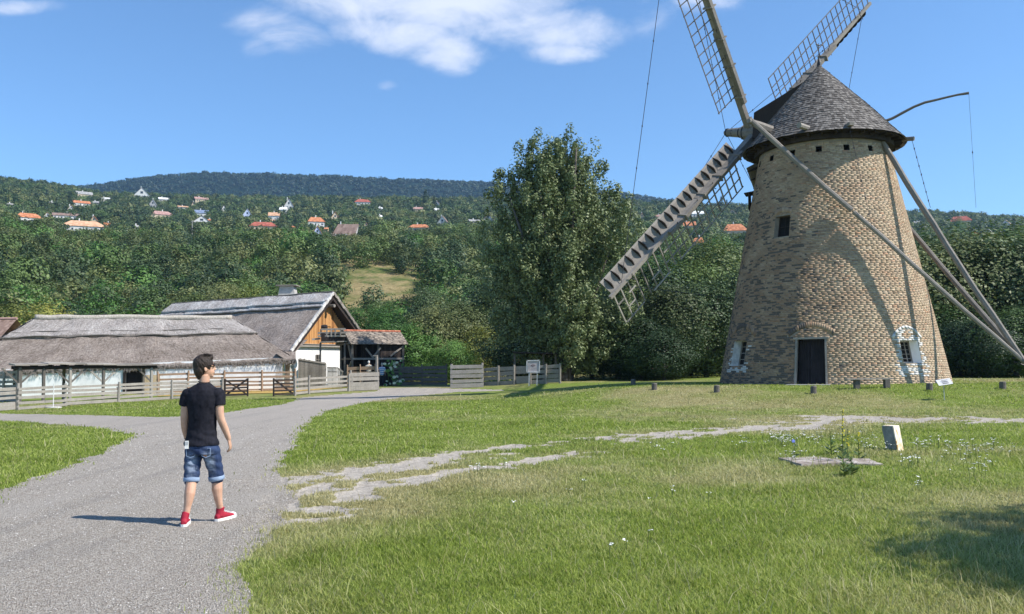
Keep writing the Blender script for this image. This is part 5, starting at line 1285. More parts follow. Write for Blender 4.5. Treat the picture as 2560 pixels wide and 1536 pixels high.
KEEP = []   # screen zones in front of the houses kept free of tree crowns: (x0,x1,y0,y1,Y)
def build_house(x0, x1, yt, yb, kind, wall, roof, label):
    xc = (x0 + x1) / 2; p = gp(xc, yb + 3, 90, 1100); Y = p.y; s = Y / F; Wd = (x1 - x0) * s; Ht = (yb + 3 - yt) * s
    KEEP.append((x0 + (x1 - x0) * .07, x1 - (x1 - x0) * .07, yt - 2, yb - (yb - yt) * (.38 if kind in ('gable', 'side') else .30), Y))
    h = thing('hill_house', label, 'house', p, 'houses scattered on the wooded hillside')
    vx = V3((1, -p.x / p.y * .0, 0)); rr = random.Random(int(x0 * 7 + yb)); ang = rr.uniform(-.25, .25) - p.x / p.y
    X = V3((math.cos(ang), math.sin(ang), 0)); Yv = V3((-math.sin(ang), math.cos(ang), 0)); Dp = min(max(Wd * .7, 5), 9)
    Q = lambda a, b, c: p + X * a + Yv * b + V3((0, 0, c))
    w2_ = Wd / 2
    wm_ = MB(); rm = MB(); n_w = []
    def tiles(a, b, c, d, m):   # a,b eave; c,d ridge
        k = max(2, int((b - a).length / 1.2)); l = 4
        for i in range(k):
            for j in range(l):
                f_ = lambda u, v: (a.lerp(b, u)).lerp(d.lerp(c, u), v)
                m.poly([f_(i / k, j / l), f_((i + .995) / k, j / l), f_((i + .995) / k, (j + 1) / l), f_(i / k, (j + 1) / l)])
    if kind in ('gable', 'steep'):
        eh = Ht * (.38 if kind == 'gable' else .12); rh = Ht; ov = Wd * .04
        if kind == 'gable':
            ww = w2_ * .88
            wm_.hexa([Q(-ww, -Dp / 2, -3), Q(ww, -Dp / 2, -3), Q(ww, Dp / 2, -3), Q(-ww, Dp / 2, -3), Q(-ww, -Dp / 2, eh), Q(ww, -Dp / 2, eh), Q(ww, Dp / 2, eh), Q(-ww, Dp / 2, eh)])
            for y in (-Dp / 2, Dp / 2): wm_.poly([Q(-ww, y, eh), Q(ww, y, eh), Q(0, y, rh * .96)] if y < 0 else [Q(ww, y, eh), Q(-ww, y, eh), Q(0, y, rh * .96)])
            for sg in (-1, 1):
                e0 = Q(sg * w2_, -Dp / 2 - .35, eh * .82); e1 = Q(sg * w2_, Dp / 2 + .35, eh * .82); r0 = Q(0, -Dp / 2 - .35, rh); r1 = Q(0, Dp / 2 + .35, rh)
                tiles(e0, e1, r1, r0, rm); dn = V3((0, 0, -.22)); rm.poly([e0, r0, r0 + dn, e0 + dn]); rm.poly([e0 + dn, e1 + dn, r1 + dn, r0 + dn])
            n_w = [(-.32 * ww, eh * .35, .32 * ww, eh * .55), (.38 * ww, eh * .35, .3 * ww, eh * .55), (0, eh + (rh - eh) * .22, .34 * ww, (rh - eh) * .28)]
        else:
            ww = w2_ * .8; sk = Wd * .13
            wm_.hexa([Q(-ww, -Dp / 2 + .8, -3), Q(ww, -Dp / 2 + .8, -3), Q(ww, Dp / 2, -3), Q(-ww, Dp / 2, -3), Q(-ww * .9, -1, eh), Q(ww * 1.1, -1, eh), Q(ww * 1.1, 1, eh), Q(-ww * .9, 1, eh)])
            for sg in (-1, 1):
                e0 = Q(-w2_, sg * Dp / 2, eh); e1 = Q(w2_ * .62, sg * Dp / 2, eh); r0 = Q(-w2_ + sk * 1.8, 0, rh); r1 = Q(w2_ * .62 + sk, 0, rh)
                tiles(e0, e1, r1, r0, rm)
            wm_.poly([Q(w2_ * .60, -Dp / 2, eh), Q(w2_ * .60 + .1, Dp / 2, eh), Q(w2_ * .60 + sk, 0, rh * .97)])
            for i in range(4):
                c_ = Q(-w2_ * .62 + i * Wd * .115, -Dp / 2 * .78, eh + (rh - eh) * .24); sk_ = MB(); sk_.box(c_ + V3((0, -.1, .1)), (Wd * .055, .5, .5)); n_w.append(sk_)
    else:
        fl = .50 if kind == 'hip' else .55
        eh = Ht * fl; rh = Ht; ww = w2_ * .90; rk = .55 if kind == 'hip' else 1.0
        wm_.hexa([Q(-ww, -Dp / 2, -3), Q(ww, -Dp / 2, -3), Q(ww, Dp / 2, -3), Q(-ww, Dp / 2, -3), Q(-ww, -Dp / 2, eh), Q(ww, -Dp / 2, eh), Q(ww, Dp / 2, eh), Q(-ww, Dp / 2, eh)])
        if rk == 1.0:
            for y in (-1, 1): wm_.poly([Q(y * ww, -Dp / 2, eh), Q(y * ww, Dp / 2, eh), Q(y * ww, 0, rh * .96)])
        c = [Q(-w2_, -Dp / 2 - .4, eh), Q(w2_, -Dp / 2 - .4, eh), Q(w2_, Dp / 2 + .4, eh), Q(-w2_, Dp / 2 + .4, eh)]; r0 = Q(-w2_ * rk, 0, rh); r1 = Q(w2_ * rk, 0, rh)
        tiles(c[0], c[1], r1, r0, rm); tiles(c[2], c[3], r0, r1, rm)
        if rk < 1: tiles(c[1], c[2], r1 + V3((.01, 0, 0)), r1, rm); tiles(c[3], c[0], r0, r0 + V3((.01, 0, 0)), rm)
        rm.poly([q + V3((0, 0, -.02)) for q in c])
        nwn = max(2, int(Wd / 3.2))
        for i in range(nwn): n_w.append((-ww + 2 * ww * (i + .5 + rr.uniform(-.2, .2)) / nwn, eh * .42, min(.9, Wd * .08), eh * .30))
    part('wall', wm_, wall, h); rf_ = part('roof', rm, roof, h)
    for q in n_w:
        if isinstance(q, MB): part('skylight', q, 'house_white', rf_)
        else:
            a, z, wdt, hg = q; m = MB(); m.box(Q(a, -Dp / 2 - .02, z + hg / 2), (wdt, .08, hg), ang); part('window', m, 'glass_dark', h)
    if kind != 'gable' or rr.random() < .5:
        cxp = rr.uniform(-.4, .1) * w2_; m = MB(); m.box(Q(cxp, .4, rh + .1), (.6, .6, Ht * .16 + 1.2), ang); part('chimney', m, 'house_white', h)
    return h
for hh in HOUSES: build_house(*hh)
# lane posts on the slope
for px, py, hp_ in ((464, 650, 46), (716, 587, 24), (2506, 595, 30)): pass
def utility(px, pyb, pyt, lab):
    p = gp(px, pyb, 90, 900); t_ = thing('utility_pole', lab, 'pole', p, 'utility poles on the slope'); hgt = (pyb - pyt) * p.y / F; m = MB(); m.tube([p - V3((0, 0, 1)), p + V3((0, 0, hgt))], [.16, .12], 6); part('mast', m, 'stone_pale', t_)
    m = MB(); m.beam(p + V3((-.7, 0, hgt - .4)), p + V3((.7, 0, hgt - .4)), .12, .12); part('crossarm', m, 'stone_pale', t_)
    KEEP.append((px - 2, px + 2, pyt - 1, pyb - 8, p.y))
utility(480, 596, 551, 'pale utility pole below the brown and white gabled house'); utility(828, 594, 582, 'utility pole left of the large steep brown roof'); utility(2505, 588, 562, 'thin utility pole under the far right white cottage')

# clearings on the slope: (picture polygon turned into a ground outline)
CLEAR = []
for poly in ([(860, 765), (875, 725), (890, 690), (950, 662), (990, 666), (1000, 690), (1050, 715), (1070, 735), (1060, 756), (990, 750), (950, 770), (890, 780)],[(868, 735), (905, 700), (950, 672), (985, 676), (1000, 700), (1040, 715), (1050, 735), (990, 745), (960, 770), (880, 775)], [(2330, 592), (2420, 585), (2500, 600), (2440, 612), (2330, 606)]):
    CLEAR.append(np.array([[*gp(a, b, 90, 900)[:2]] for a, b in poly]))
def blocked(x, y, z, r, h):
    """crown would hide a house or stand in a clearing"""
    a = proj((x, y, z + h)); s = F / y; px = a[0]; pr = r * s * .8; ptop = a[1]; pbot = ptop + h * s
    for (x0, x1, y0, y1, Y) in KEEP:
        if y < Y + 3 and px + pr > x0 and px - pr < x1 and ptop < y1 and pbot > y0: return True
    return False
for C in CLEAR:
    pass
for q in ((890, 978, 676, 708), (966, 1034, 702, 735), (870, 896, 734, 756)): KEEP.append((*q, gp((q[0] + q[1]) / 2, q[3], 90, 900).y + 25))
# individually placed trees near the meadow, around the farm and on the lower slope
rt = random.Random(5)
def tree_at(px, Y, h, lab, kind=None, w=1.0, grp='trees at the edge of the meadow', pr=None, name='tree'):
    g0 = gxy(px, Y); pr = pr or HI[kind if kind is not None else rt.randrange(6)]; sz = h / 8.5
    return plant_tree(name, lab, 'tree', g0 - V3((0, 0, .1)), pr, sz * w, rt.uniform(0, 6.28), grp, sz)
YEL = proto(401, 8.5, 3.4, 'leaf_yellow', 100, 62, .12, 'round', .08, .2); FRE = proto(402, 8.5, 3.4, 'leaf_fresh', 130, 90, .11, 'round', .05, .2)
near = [(110, 80, 7.0, 'yellowish leafy tree behind the left end of the thatched barn', None, 1.3, YEL), (30, 88, 6.5, 'yellow green tree above the plank outbuilding at the far left', None, 1.1, YEL), (190, 84, 5.0, 'low yellowish bush beside the barn ridge', None, 1.2, YEL),
 (270, 90, 4.6, 'dark round tree peeping over the middle of the barn ridge', 1, 1.2, None), (380, 92, 5.2, 'green tree over the barn ridge left of the farmhouse', 0, 1.2, None), (620, 96, 7.6, 'yellow green tree over the farmhouse ridge', None, 1.1, YEL), (560, 100, 7.4, 'leafy tree behind the pale farmhouse roof', 2, 1.1, None), (700, 96, 7.6, 'green tree behind the farmhouse chimney', 0, 1.2, None), (480, 98, 6.4, 'tree behind the left part of the farmhouse roof', 5, 1.2, None),
 (905, 82, 6.2, 'fresh green tree behind the farmhouse gable', 3, 1.2, None), (960, 78, 6.0, 'bright green bush behind the corn crib', None, 1.2, FRE), (1030, 76, 5.0, 'fresh green tree right of the corn crib', None, 1.3, FRE), (1085, 80, 6.2, 'olive tree behind the dark board fence', 2, 1.2, None), (1060, 90, 7.6, 'dark tree between the crib and the poplar', 1, 1.1, None),
 (1150, 82, 6.6, 'yellowish olive tree behind the pale board panel', 2, 1.3, None), (1130, 74, 3.6, 'pale leafy bush above the pale board panel', None, 1.6, FRE), (1205, 78, 4.6, 'golden green bush left of the poplar', None, 1.3, YEL), (1240, 86, 8.6, 'dark leafy tree touching the left flank of the poplar', 4, 1.1, None),
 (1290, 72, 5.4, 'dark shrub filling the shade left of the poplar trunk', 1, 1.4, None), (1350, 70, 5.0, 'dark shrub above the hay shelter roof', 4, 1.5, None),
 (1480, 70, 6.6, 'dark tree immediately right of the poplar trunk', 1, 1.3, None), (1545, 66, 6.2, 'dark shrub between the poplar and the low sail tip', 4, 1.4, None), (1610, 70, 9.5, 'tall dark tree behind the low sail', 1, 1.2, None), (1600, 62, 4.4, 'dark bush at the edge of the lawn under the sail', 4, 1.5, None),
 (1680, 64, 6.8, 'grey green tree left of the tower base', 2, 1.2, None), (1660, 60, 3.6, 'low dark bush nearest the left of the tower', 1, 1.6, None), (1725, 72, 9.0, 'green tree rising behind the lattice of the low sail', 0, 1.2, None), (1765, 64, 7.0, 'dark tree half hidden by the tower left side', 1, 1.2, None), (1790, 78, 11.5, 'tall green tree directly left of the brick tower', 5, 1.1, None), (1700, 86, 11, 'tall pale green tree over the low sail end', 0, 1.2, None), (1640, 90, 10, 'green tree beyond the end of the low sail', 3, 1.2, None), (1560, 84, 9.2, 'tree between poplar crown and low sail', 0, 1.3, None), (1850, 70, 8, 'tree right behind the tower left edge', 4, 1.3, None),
 (2300, 66, 9.6, 'olive tree touching the right side of the tower', 2, 1.2, None), (2370, 70, 11.2, 'broad olive tree behind the tail pole', 0, 1.3, None), (2440, 66, 10.6, 'rounded green tree right of the tail pole', 2, 1.25, None), (2520, 70, 11.6, 'tall green tree at the right edge', 0, 1.25, None), (2600, 66, 10, 'dark tree cut by the right edge', 1, 1.3, None), (2330, 62, 5.0, 'pale flowering bush by the tower right base', None, 1.2, FRE), (2400, 58, 3.6, 'low green bush below the tail pole', 4, 1.6, None), (2470, 56, 3.8, 'dark green bush near the pole foot', 1, 1.6, None), (2540, 57, 4.4, 'dense bush at the right edge of the lawn', 0, 1.6, None), (2280, 60, 3.2, 'dark bush hugging the right base of the tower', 1, 1.5, None), (2620, 58, 5, 'bush beyond the right edge', 4, 1.5, None), (2230, 74, 9, 'tree behind the tower right shoulder', 4, 1.2, None)]
for px, Y, h_, lab, kd, w_, pr_ in near: tree_at(px, Y, h_, lab, kd, w_, pr=pr_, name='bush' if 'bush' in lab or 'shrub' in lab else 'tree')
# bare reddish shrub left of the tower and the pale hollyhock by the path
# --- the big poplar
PXB = gp(1412, 957, 30, 90); PXB = gxy(1412, 61.5); pop = thing('poplar_tree', 'large grey green poplar towering behind the notice board', 'tree', PXB); pop.scale = (1.06, 1.06, 1.06)
hs_ = [0.3, 2, 3.6, 5.2, 7, 9, 10.8, 12, 13.1, 13.9, 14.6, 15.4, 16.2, 17.0]
lL = [.8, 1.6, 3.0, 4.6, 5.1, 5.0, 4.7, 4.8, 4.4, 3.9, 2.9, 2.7, 2.2, 1.2]
lR = [1.2, 2.4, 2.2, 3.4, 3.6, 4.3, 4.9, 4.8, 4.4, 3.1, 2.9, 2.6, 1.8, .4]
rs = np.random.default_rng(3)
lobes = []   # (tip x, tip y, tip z, spindle radius)
for q in ((-1.3, 0, 17.2, .8), (-.5, .5, 16.7, .8), (.4, -.4, 16.9, .8), (1.2, .3, 16.3, .9), (2.2, -.3, 15.9, .8), (2.9, .2, 14.9, .8), (-2.2, -.3, 16.4, .8), (-2.9, .3, 16.1, .7), (-3.1, -.2, 14.6, .8), (-3.7, .3, 14.4, .6), (-4.5, 0, 14.6, .7), (-5.0, .4, 13.2, .8), (-5.5, -.2, 11.6, .9), (3.3, 0, 13.3, .8), (3.7, .6, 11.9, .8), (4.9, .0, 12.7, .7), (4.4, .5, 12.2, .6), (5.1, -.3, 11.2, .7), (5.1, 0, 9.4, .8), (4.6, -.4, 7.6, .8), (5.4, 0, 5.4, .7), (4.4, -.8, 4.6, .7), (2.8, -.3, 4.0, .8), (2.2, .6, 2.6, .7), (2.6, -.8, 3.2, .6), (-5.6, .3, 9.6, .9), (-5.5, 0, 7.6, .9), (-4.9, .3, 5.8, .9), (-3.8, -.2, 3.8, .9), (-.8, -.2, 2.7, .6), (.9, -.4, 2.9, .6), (.1, -.7, 2.4, .6), (1.6, .2, 2.2, .5), (-1.7, -.2, 3.0, .7), (0, .5, 3.2, .8), (3.6, .2, 3.4, .6), (2.0, -.9, 4.4, .8), (-2.6, -.6, 4.4, .9)): lobes.append(q)
while len(lobes) < 150:
    z = rs.uniform(4.5, 16.4); a = rs.uniform(0, 2 * np.pi); L_, R_ = np.interp(z, hs_, lL), np.interp(z, hs_, lR)
    r = (L_ * (1 - math.cos(a)) / 2 + R_ * (1 + math.cos(a)) / 2); q = rs.uniform(.35, 1.02)
    lobes.append((r * math.cos(a) * q, (L_ + R_) / 2 * .85 * math.sin(a) * q, z, rs.uniform(.65, 1.05)))
cs = []; cr = []
for (x, y, z, r) in lobes:
    L = rs.uniform(3.2, 5.0) if z > 6 else rs.uniform(1.6, 2.8); bx, by, bz = x * .72, y * .72, max(z - L, .6)
    for k in range(int(11 * L / 4) + 3):
        u = rs.uniform(0, 1); rr_ = r * math.sin(math.pi * (.12 + .86 * (1 - u) ** .8)) ** .8 * (1.0 if u < .8 else .75)
        d = rs.normal(size=3); d /= np.linalg.norm(d); q = rs.uniform(.2, 1) ** .5
        cs.append((bx + (x - bx) * u + d[0] * rr_ * q, by + (y - by) * u + d[1] * rr_ * q, bz + (z - bz) * u + d[2] * rr_ * q * .6)); cr.append(rs.uniform(.26, .5))
for k in range(420):     # inner mass
    z = rs.uniform(2, 13.5); a = rs.uniform(0, 6.28); q = rs.uniform(0, .62) ** .8; L_, R_ = np.interp(z, hs_, lL), np.interp(z, hs_, lR)
    cs.append((q * math.cos(a) * (L_ + R_) / 2, q * math.sin(a) * 3.4, z)); cr.append(.6)
cs = np.array(cs); cr = np.array(cr)
Vp, Fp = leaf_cloud(rs, cs, cr, 66, .096, up=.2, stretch=1.5)
link('crown', np_mesh('crown', Vp, Fp, 'leaf_poplar'), pop)
m = MB(); m.tube([PXB + V3((0, 0, -.5)), PXB + V3((0, 0, .4)), PXB + V3((.05, 0, 3)), PXB + V3((0, 0, 6)), PXB + V3((.1, 0, 10)), PXB + V3((0, 0, 14))], [.75, .5, .42, .34, .22, .08], 9)
for (dx, dy, dz0, dz1) in ((-3.2, .5, 2.0, 8), (3.2, -.3, 2.2, 9), (1.8, 2, 3.5, 12), (-1.6, -2, 3, 12.5), (-3.6, -1, 4, 12.4), (.9, -1.6, 5, 15.5), (-1.2, .6, 6, 15.8)):
    a = PXB + V3((0, 0, dz0)); b = PXB + V3((dx, dy, dz1)); m.tube([a, a.lerp(b, .35) + V3((dx * .15, dy * .15, -.3)), b], [.2, .15, .05], 6)
for k in range(9): a = rt.uniform(0, 6.28); m.tube([PXB + V3((.5 * math.cos(a), .5 * math.sin(a), -.2)), PXB + V3((.65 * math.cos(a), .65 * math.sin(a), 1.0)), PXB + V3((1.0 * math.cos(a), .9 * math.sin(a), 2.4))], [.06, .05, .02], 5)
part('trunk', m, 'bark', pop, True)
# tree standing beside the camera whose shade falls on the lawn
tb = V3((12.9, 4.1, 0)); sh1, cs1 = crown_mesh('crown', 909, 9.4, 2.7, 'leaf_green', 130, 190, .13, .48, 'round'); 
st_ = bpy.data.objects.new('shade_tree', None); COL.objects.link(st_); st_.location = tb; tag(st_, 'broadleaf tree beside the viewpoint shading the lawn corner', 'tree'); link('trunk', trunk_mesh('trunk', 909, 9.4, .22, cs1), st_); link('crown', sh1, st_)

# --- hillside trees: the nearest as things, the rest as one wood
pts = []; rs = np.random.default_rng(21)
def cell(Y): return 5.6 if Y < 300 else 6.0 if Y < 550 else 6.8
Y = 92.0
while Y < 1010:
    c = cell(Y); tmax = .66 if Y > 110 else .7; nx_ = int(2 * tmax * Y / c)
    for i in range(nx_):
        x = -tmax * Y + (i + rs.uniform(-.45, .45)) * c; y = Y + rs.uniform(-.5, .5) * c
        if any(inside(np.array([x]), np.array([y]), C)[0] for C in CLEAR) and rs.random() < .80: continue
        dens = fbm(x * .03, y * .03, 31, 3)
        if dens < .22: continue
        pts.append((x, y))
    Y += c * .88
pts = np.array(pts); zz_ = ground(pts[:, 0], pts[:, 1])
sc_ = rs.uniform(.75, 1.45, len(pts)) * np.where(pts[:, 1] > 450, 1.1, 1.0) * np.where(pts[:, 1] < 140, .78, 1)
keep = np.ones(len(pts), bool)
for i, (x, y) in enumerate(pts):
    # skip trees in front of clearings' visible ground
    if blocked(x, y, zz_[i], 2.7 * sc_[i], 5.4 * sc_[i]):
        if blocked(x, y, zz_[i], 1.6, 2.4): keep[i] = False
        else: sc_[i] = .42
pts, zz_, sc_ = pts[keep], zz_[keep], sc_[keep]
for C in CLEAR[:1]:
    cc = C.mean(0); tcl = cc[0] / cc[1]
    for i, (x, y) in enumerate(pts):
        if 0 < cc[1] - y < 22 and abs(x / y - tcl) < .035: sc_[i] *= .55
o_ = np.argsort(pts[:, 1]); pts, zz_, sc_ = pts[o_], zz_[o_], sc_[o_]
vis = np.array([(-40 < proj((x, y, z + 4))[0] < 2600) for (x, y), z in zip(pts, zz_)])
hn = fbm(pts[:, 0] * .012, pts[:, 1] * .012, 88, 3)
KNAME = ['bushy green', 'round olive', 'upright dark', 'low green', 'rough olive', 'fresh green', 'dense dark', 'mossy']
ZN = [(60, 'above the plank outbuilding'), (150, 'above the left hip of the barn'), (240, 'above the white pole'), (330, 'above the barn doorway'), (430, 'above the shelter roof end'), (520, 'above the walking person'), (600, 'above the barn ridge end'), (690, 'above the pale farmhouse roof'), (760, 'above the farmhouse chimney'), (840, 'above the plank gable'), (930, 'above the corn crib'), (1000, 'above the hollyhock'), (1060, 'above the dark board fence'), (1140, 'above the path opening'), (1240, 'left of the poplar'), (1320, 'at the poplar left flank'), (1400, 'behind the poplar stem'), (1480, 'behind the poplar right half'), (1560, 'right of the poplar'), (1640, 'by the low sail tip'), (1740, 'behind the low sail'), (1860, 'left of the brick tower'), (2360, 'right of the brick tower'), (2450, 'behind the tail pole'), (9999, 'at the right edge')]
def zone(px):
    for a_, b_ in ZN:
        if px < a_: return b_
seen_l = set(); nind = 0; used = np.zeros(len(pts), bool)
for i in range(len(pts)):
    if nind >= 230: break
    if not vis[i]: continue
    x, y = pts[i]; px = proj((x, y, zz_[i] + 3))[0]
    k = int(rs.integers(0, 8)); 
    if k == 7 and rs.random() < .5: k = 1
    if 1850 < px < 2290: used[i] = True; continue
    rowd = 'low down' if y < 104 else 'one row up' if y < 116 else 'two rows up' if y < 130 else 'farther up'
    szn = 'small' if sc_[i] < .62 else 'middling' if sc_[i] < .82 else 'big'
    lab_ = (szn, KNAME[k], rowd, zone(px))
    if lab_ in seen_l: continue
    seen_l.add(lab_); used[i] = True; nind += 1
    plant_tree('slope_tree', '%s %s tree %s %s' % (szn, KNAME[k], rowd, zone(px)), 'tree', V3((x, y, zz_[i] - .2)), MID[k], sc_[i], rs.uniform(0, 6.28), 'trees at the foot of the wooded slope')
rest = ~used
# geometry nodes wood
def wood_object(name, P_, S_, protos, label):
    n = len(P_); me = bpy.data.meshes.new(name); me.vertices.add(n); me.vertices.foreach_set('co', P_.astype(np.float32).ravel())
    for nm, val, ty in (('sc', S_, 'FLOAT'), ('rz', rs.uniform(0, 6.28, n), 'FLOAT'), ('pick', rs.integers(0, len(protos), n), 'INT')):
        a = me.attributes.new(nm, ty, 'POINT'); a.data.foreach_set('value', val.astype(np.float32 if ty == 'FLOAT' else np.int32))
    ob = link(name, me); tag(ob, label, None, None, 'stuff')
    pc = bpy.data.collections.new(name + '_kinds')
    for i, q in enumerate(protos):
        o = bpy.data.objects.new('crown_kind_%02d' % i, q); pc.objects.link(o)
    ng = bpy.data.node_groups.new(name, 'GeometryNodeTree'); ng.interface.new_socket('Geometry', in_out='INPUT', socket_type='NodeSocketGeometry'); ng.interface.new_socket('Geometry', in_out='OUTPUT', socket_type='NodeSocketGeometry')
    N = ng.nodes; L = ng.links; gi = N.new('NodeGroupInput'); go = N.new('NodeGroupOutput'); m2p = N.new('GeometryNodeMeshToPoints'); iop = N.new('GeometryNodeInstanceOnPoints'); ci = N.new('GeometryNodeCollectionInfo')
    ci.inputs['Collection'].default_value = pc; ci.inputs['Separate Children'].default_value = True; ci.inputs['Reset Children'].default_value = True
    def at_(nm, ty): q = N.new('GeometryNodeInputNamedAttribute'); q.data_type = ty; q.inputs['Name'].default_value = nm; return q.outputs[0]
    iop.inputs['Pick Instance'].default_value = True
    L.new(gi.outputs[0], m2p.inputs[0]); L.new(m2p.outputs[0], iop.inputs['Points']); L.new(ci.outputs[0], iop.inputs['Instance']); L.new(at_('pick', 'INT'), iop.inputs['Instance Index'])
    cx = N.new('ShaderNodeCombineXYZ'); L.new(at_('rz', 'FLOAT'), cx.inputs[2]); L.new(cx.outputs[0], iop.inputs['Rotation']); L.new(at_('sc', 'FLOAT'), iop.inputs['Scale']); L.new(iop.outputs[0], go.inputs[0])
    md = ob.modifiers.new('wood', 'NODES'); md.node_group = ng; return ob
FARP = [proto(500 + i, 5.8, 3.2, LEAFS[(0, 1, 2, 0, 2, 1, 2, 3)[i]], 26, 14, .42, ('round', 'round', 'tall', 'low')[i % 4], .05)[0] for i in range(8)]
q3 = np.stack([pts[:, 0], pts[:, 1], zz_ - .2], -1)
mid_m = rest & (pts[:, 1] < 330); far_m = rest & (pts[:, 1] >= 330)
wood_object('hillside_wood', q3[mid_m], sc_[mid_m], [a[0] for a in MID[:7]] + [MID[1][0], MID[7][0], MID[2][0]], 'dense mixed green wood covering the lower hillside')
wood_object('upper_wood', q3[far_m], sc_[far_m], FARP, 'distant wood between the houses on the upper hillside')
# conifers on the skyline
for px, Y, h_, lab in ((1560 + 130, 820, 15, 'pointed conifer on the skyline behind the low sail'), (1650, 840, 13, 'small conifer on the skyline right of the poplar'), (1680, 800, 14, 'conifer left of the lattice on the skyline'), (1815, 860, 17, 'tall conifer on the skyline beside the lattice tip'), (1828, 850, 14, 'shorter conifer next to the tall skyline conifer'),
                       (1065, 760, 20, 'dark conifer under the ridge left of the poplar'), (1088, 760, 15, 'smaller dark conifer left of the poplar'), (166, 640, 16, 'broad dark conifer on the left slope'), (2552, 620, 14, 'dark conifer near the right edge of the skyline'), (2468, 560, 14, 'dark cypress shaped tree by the right cottage')):
    g0 = gxy(px, Y); plant_tree('conifer', lab, 'tree', g0, CON, h_ / 10, rt.uniform(0, 6), 'conifers on the hillside')
g0 = gxy(2412, 560); plant_tree('tree', 'big pale round tree standing out on the right skyline', 'tree', g0, FRE, 1.5, 1.0, 'skyline trees', 1.9)
# far ridge wood canopy
nF = 9000; yy_ = rs.uniform(1250, 2250, nF); tt_ = rs.uniform(-.66, .2, nF); topf = (918 - F * tt_ * .0115 - np.interp(1280 + F * tt_, fx, fy)) / F * 2150 
zf = topf * ss(1100, 2150, yy_) * ss(2900, 2200, yy_) + (fbm(yy_ * tt_ * .035, yy_ * .02, 5, 3) - .5) * 7 * ss(1100, 2150, yy_) - 2
FR2 = [crown_mesh('crown', 600 + i, 6.5, 6.0, 'leaf_far', 14, 10, 1.3, .0, 'round')[0] for i in range(4)]
wood_object('ridge_wood', np.stack([yy_ * tt_, yy_, zf], -1), rs.uniform(.8, 1.5, nF), FR2, 'dark wood covering the far ridge')

# ============================================================ GRASS, FLOWERS, WEEDS
g = G('grass_blade', .55, .3); r = g.attr('rnd'); dr = g.attr('dryb')
c = g.ramp(r, [(0, (.135, .19, .024)), (.4, (.25, .325, .045)), (.75, (.36, .43, .08)), (1, (.48, .52, .16))]); c2 = g.ramp(r, [(0, (.29, .26, .10)), (.5, (.47, .42, .20)), (1, (.66, .60, .36))])
c = g.mix(dr, c, c2); g.col(c); g.translucent(c, .5); MAT['grass_blade'] = g.m
rs = np.random.default_rng(77)
def blades(n, ya, yb, hscale=1., tmin=-.66, tmax=.66, seed=0):
    y = ya * (yb / ya) ** rs.uniform(0, 1, n); t = rs.uniform(tmin, tmax, n); x = y * t
    k = path_sd(x, y) < -.08 + rs.exponential(.085, n); x, y = x[k], y[k]
    dm_ = dirt_mask(x, y); k = (dm_ < rs.uniform(-.12, .10, len(x))) | (y > 34); x, y = x[k], y[k]
    dr = dry_field(x, y); n = len(x)
    hh = (.022 + .038 * fbm(x * .5, y * .5, 90, 3)) * rs.uniform(.5, 1.5, n) * hscale * (1 - .35 * dr)
    tuft = vnoise(x * 2.3, y * 2.3, 91); hh *= .7 + .9 * tuft ** 2
    tall = rs.random(n) < .006 + .022 * dr; hh = np.where(tall, hh * 2.2 + .05, hh)
    w_ = np.maximum(.0028, .00042 * y) * rs.uniform(.7, 1.4, n) * np.where(tall, .8, 1.0)
    az = rs.uniform(0, 2 * np.pi, n); lean = rs.uniform(.2, 1.5, n) * hh; la = az + rs.normal(0, .7, n)
    z = ground(x, y); 
    wx, wy = np.cos(az) * w_, np.sin(az) * w_; lx, ly = np.cos(la + 1.57) * lean, np.sin(la + 1.57) * lean
    V = np.stack([np.stack([x - wx, y - wy, z - .01], -1), np.stack([x + wx, y + wy, z - .01], -1), np.stack([x + lx * .35 + wx * .8, y + ly * .35 + wy * .8, z + hh * .6], -1), np.stack([x + lx, y + ly, z + hh], -1), np.stack([x + lx * .35 - wx * .8, y + ly * .35 - wy * .8, z + hh * .6], -1)], 1)
    V = V.reshape(-1, 3); b = np.arange(n) * 5
    Fq = np.stack([b, b + 1, b + 2, b + 4], -1); Ft = np.stack([b + 4, b + 2, b + 3, b + 3], -1)
    rd = np.clip(rs.uniform(0, 1, n) * .75 + (fbm(x * 1.2, y * 1.2, 95, 3) - .3) * .6, 0, 1)
    dv = np.clip((dr * 1.25 + rs.normal(0, .16, n)) , 0, 1); dv = np.where(tall & (rs.random(n) < .8), .95, dv); dv = np.where(rs.random(n) < .05, .9, dv)
    return V, Fq, Ft, np.repeat(rd, 5), np.repeat(dv, 5)
V, Fq, Ft, rd, dv = blades(760000, 4.6, 48)
me = bpy.data.meshes.new('grass'); nq, ntr = len(Fq), len(Ft)
me.vertices.add(len(V)); me.vertices.foreach_set('co', V.astype(np.float32).ravel()); lp = np.concatenate([Fq.ravel(), Ft[:, :3].ravel()]).astype(np.int32); me.loops.add(len(lp)); me.loops.foreach_set('vertex_index', lp)
me.polygons.add(nq + ntr); me.polygons.foreach_set('loop_start', np.concatenate([np.arange(nq) * 4, nq * 4 + np.arange(ntr) * 3]).astype(np.int32)); me.polygons.foreach_set('loop_total', np.concatenate([np.full(nq, 4), np.full(ntr, 3)]).astype(np.int32)); me.update(calc_edges=True)
me.materials.append(MAT['grass_blade'])
for nm, val in (('rnd', rd), ('dryb', dv)): a = me.attributes.new(nm, 'FLOAT', 'POINT'); a.data.foreach_set('value', val.astype(np.float32))
tag(link('grass', me), 'uneven mown grass with dry straw coloured patches', None, None, 'stuff')
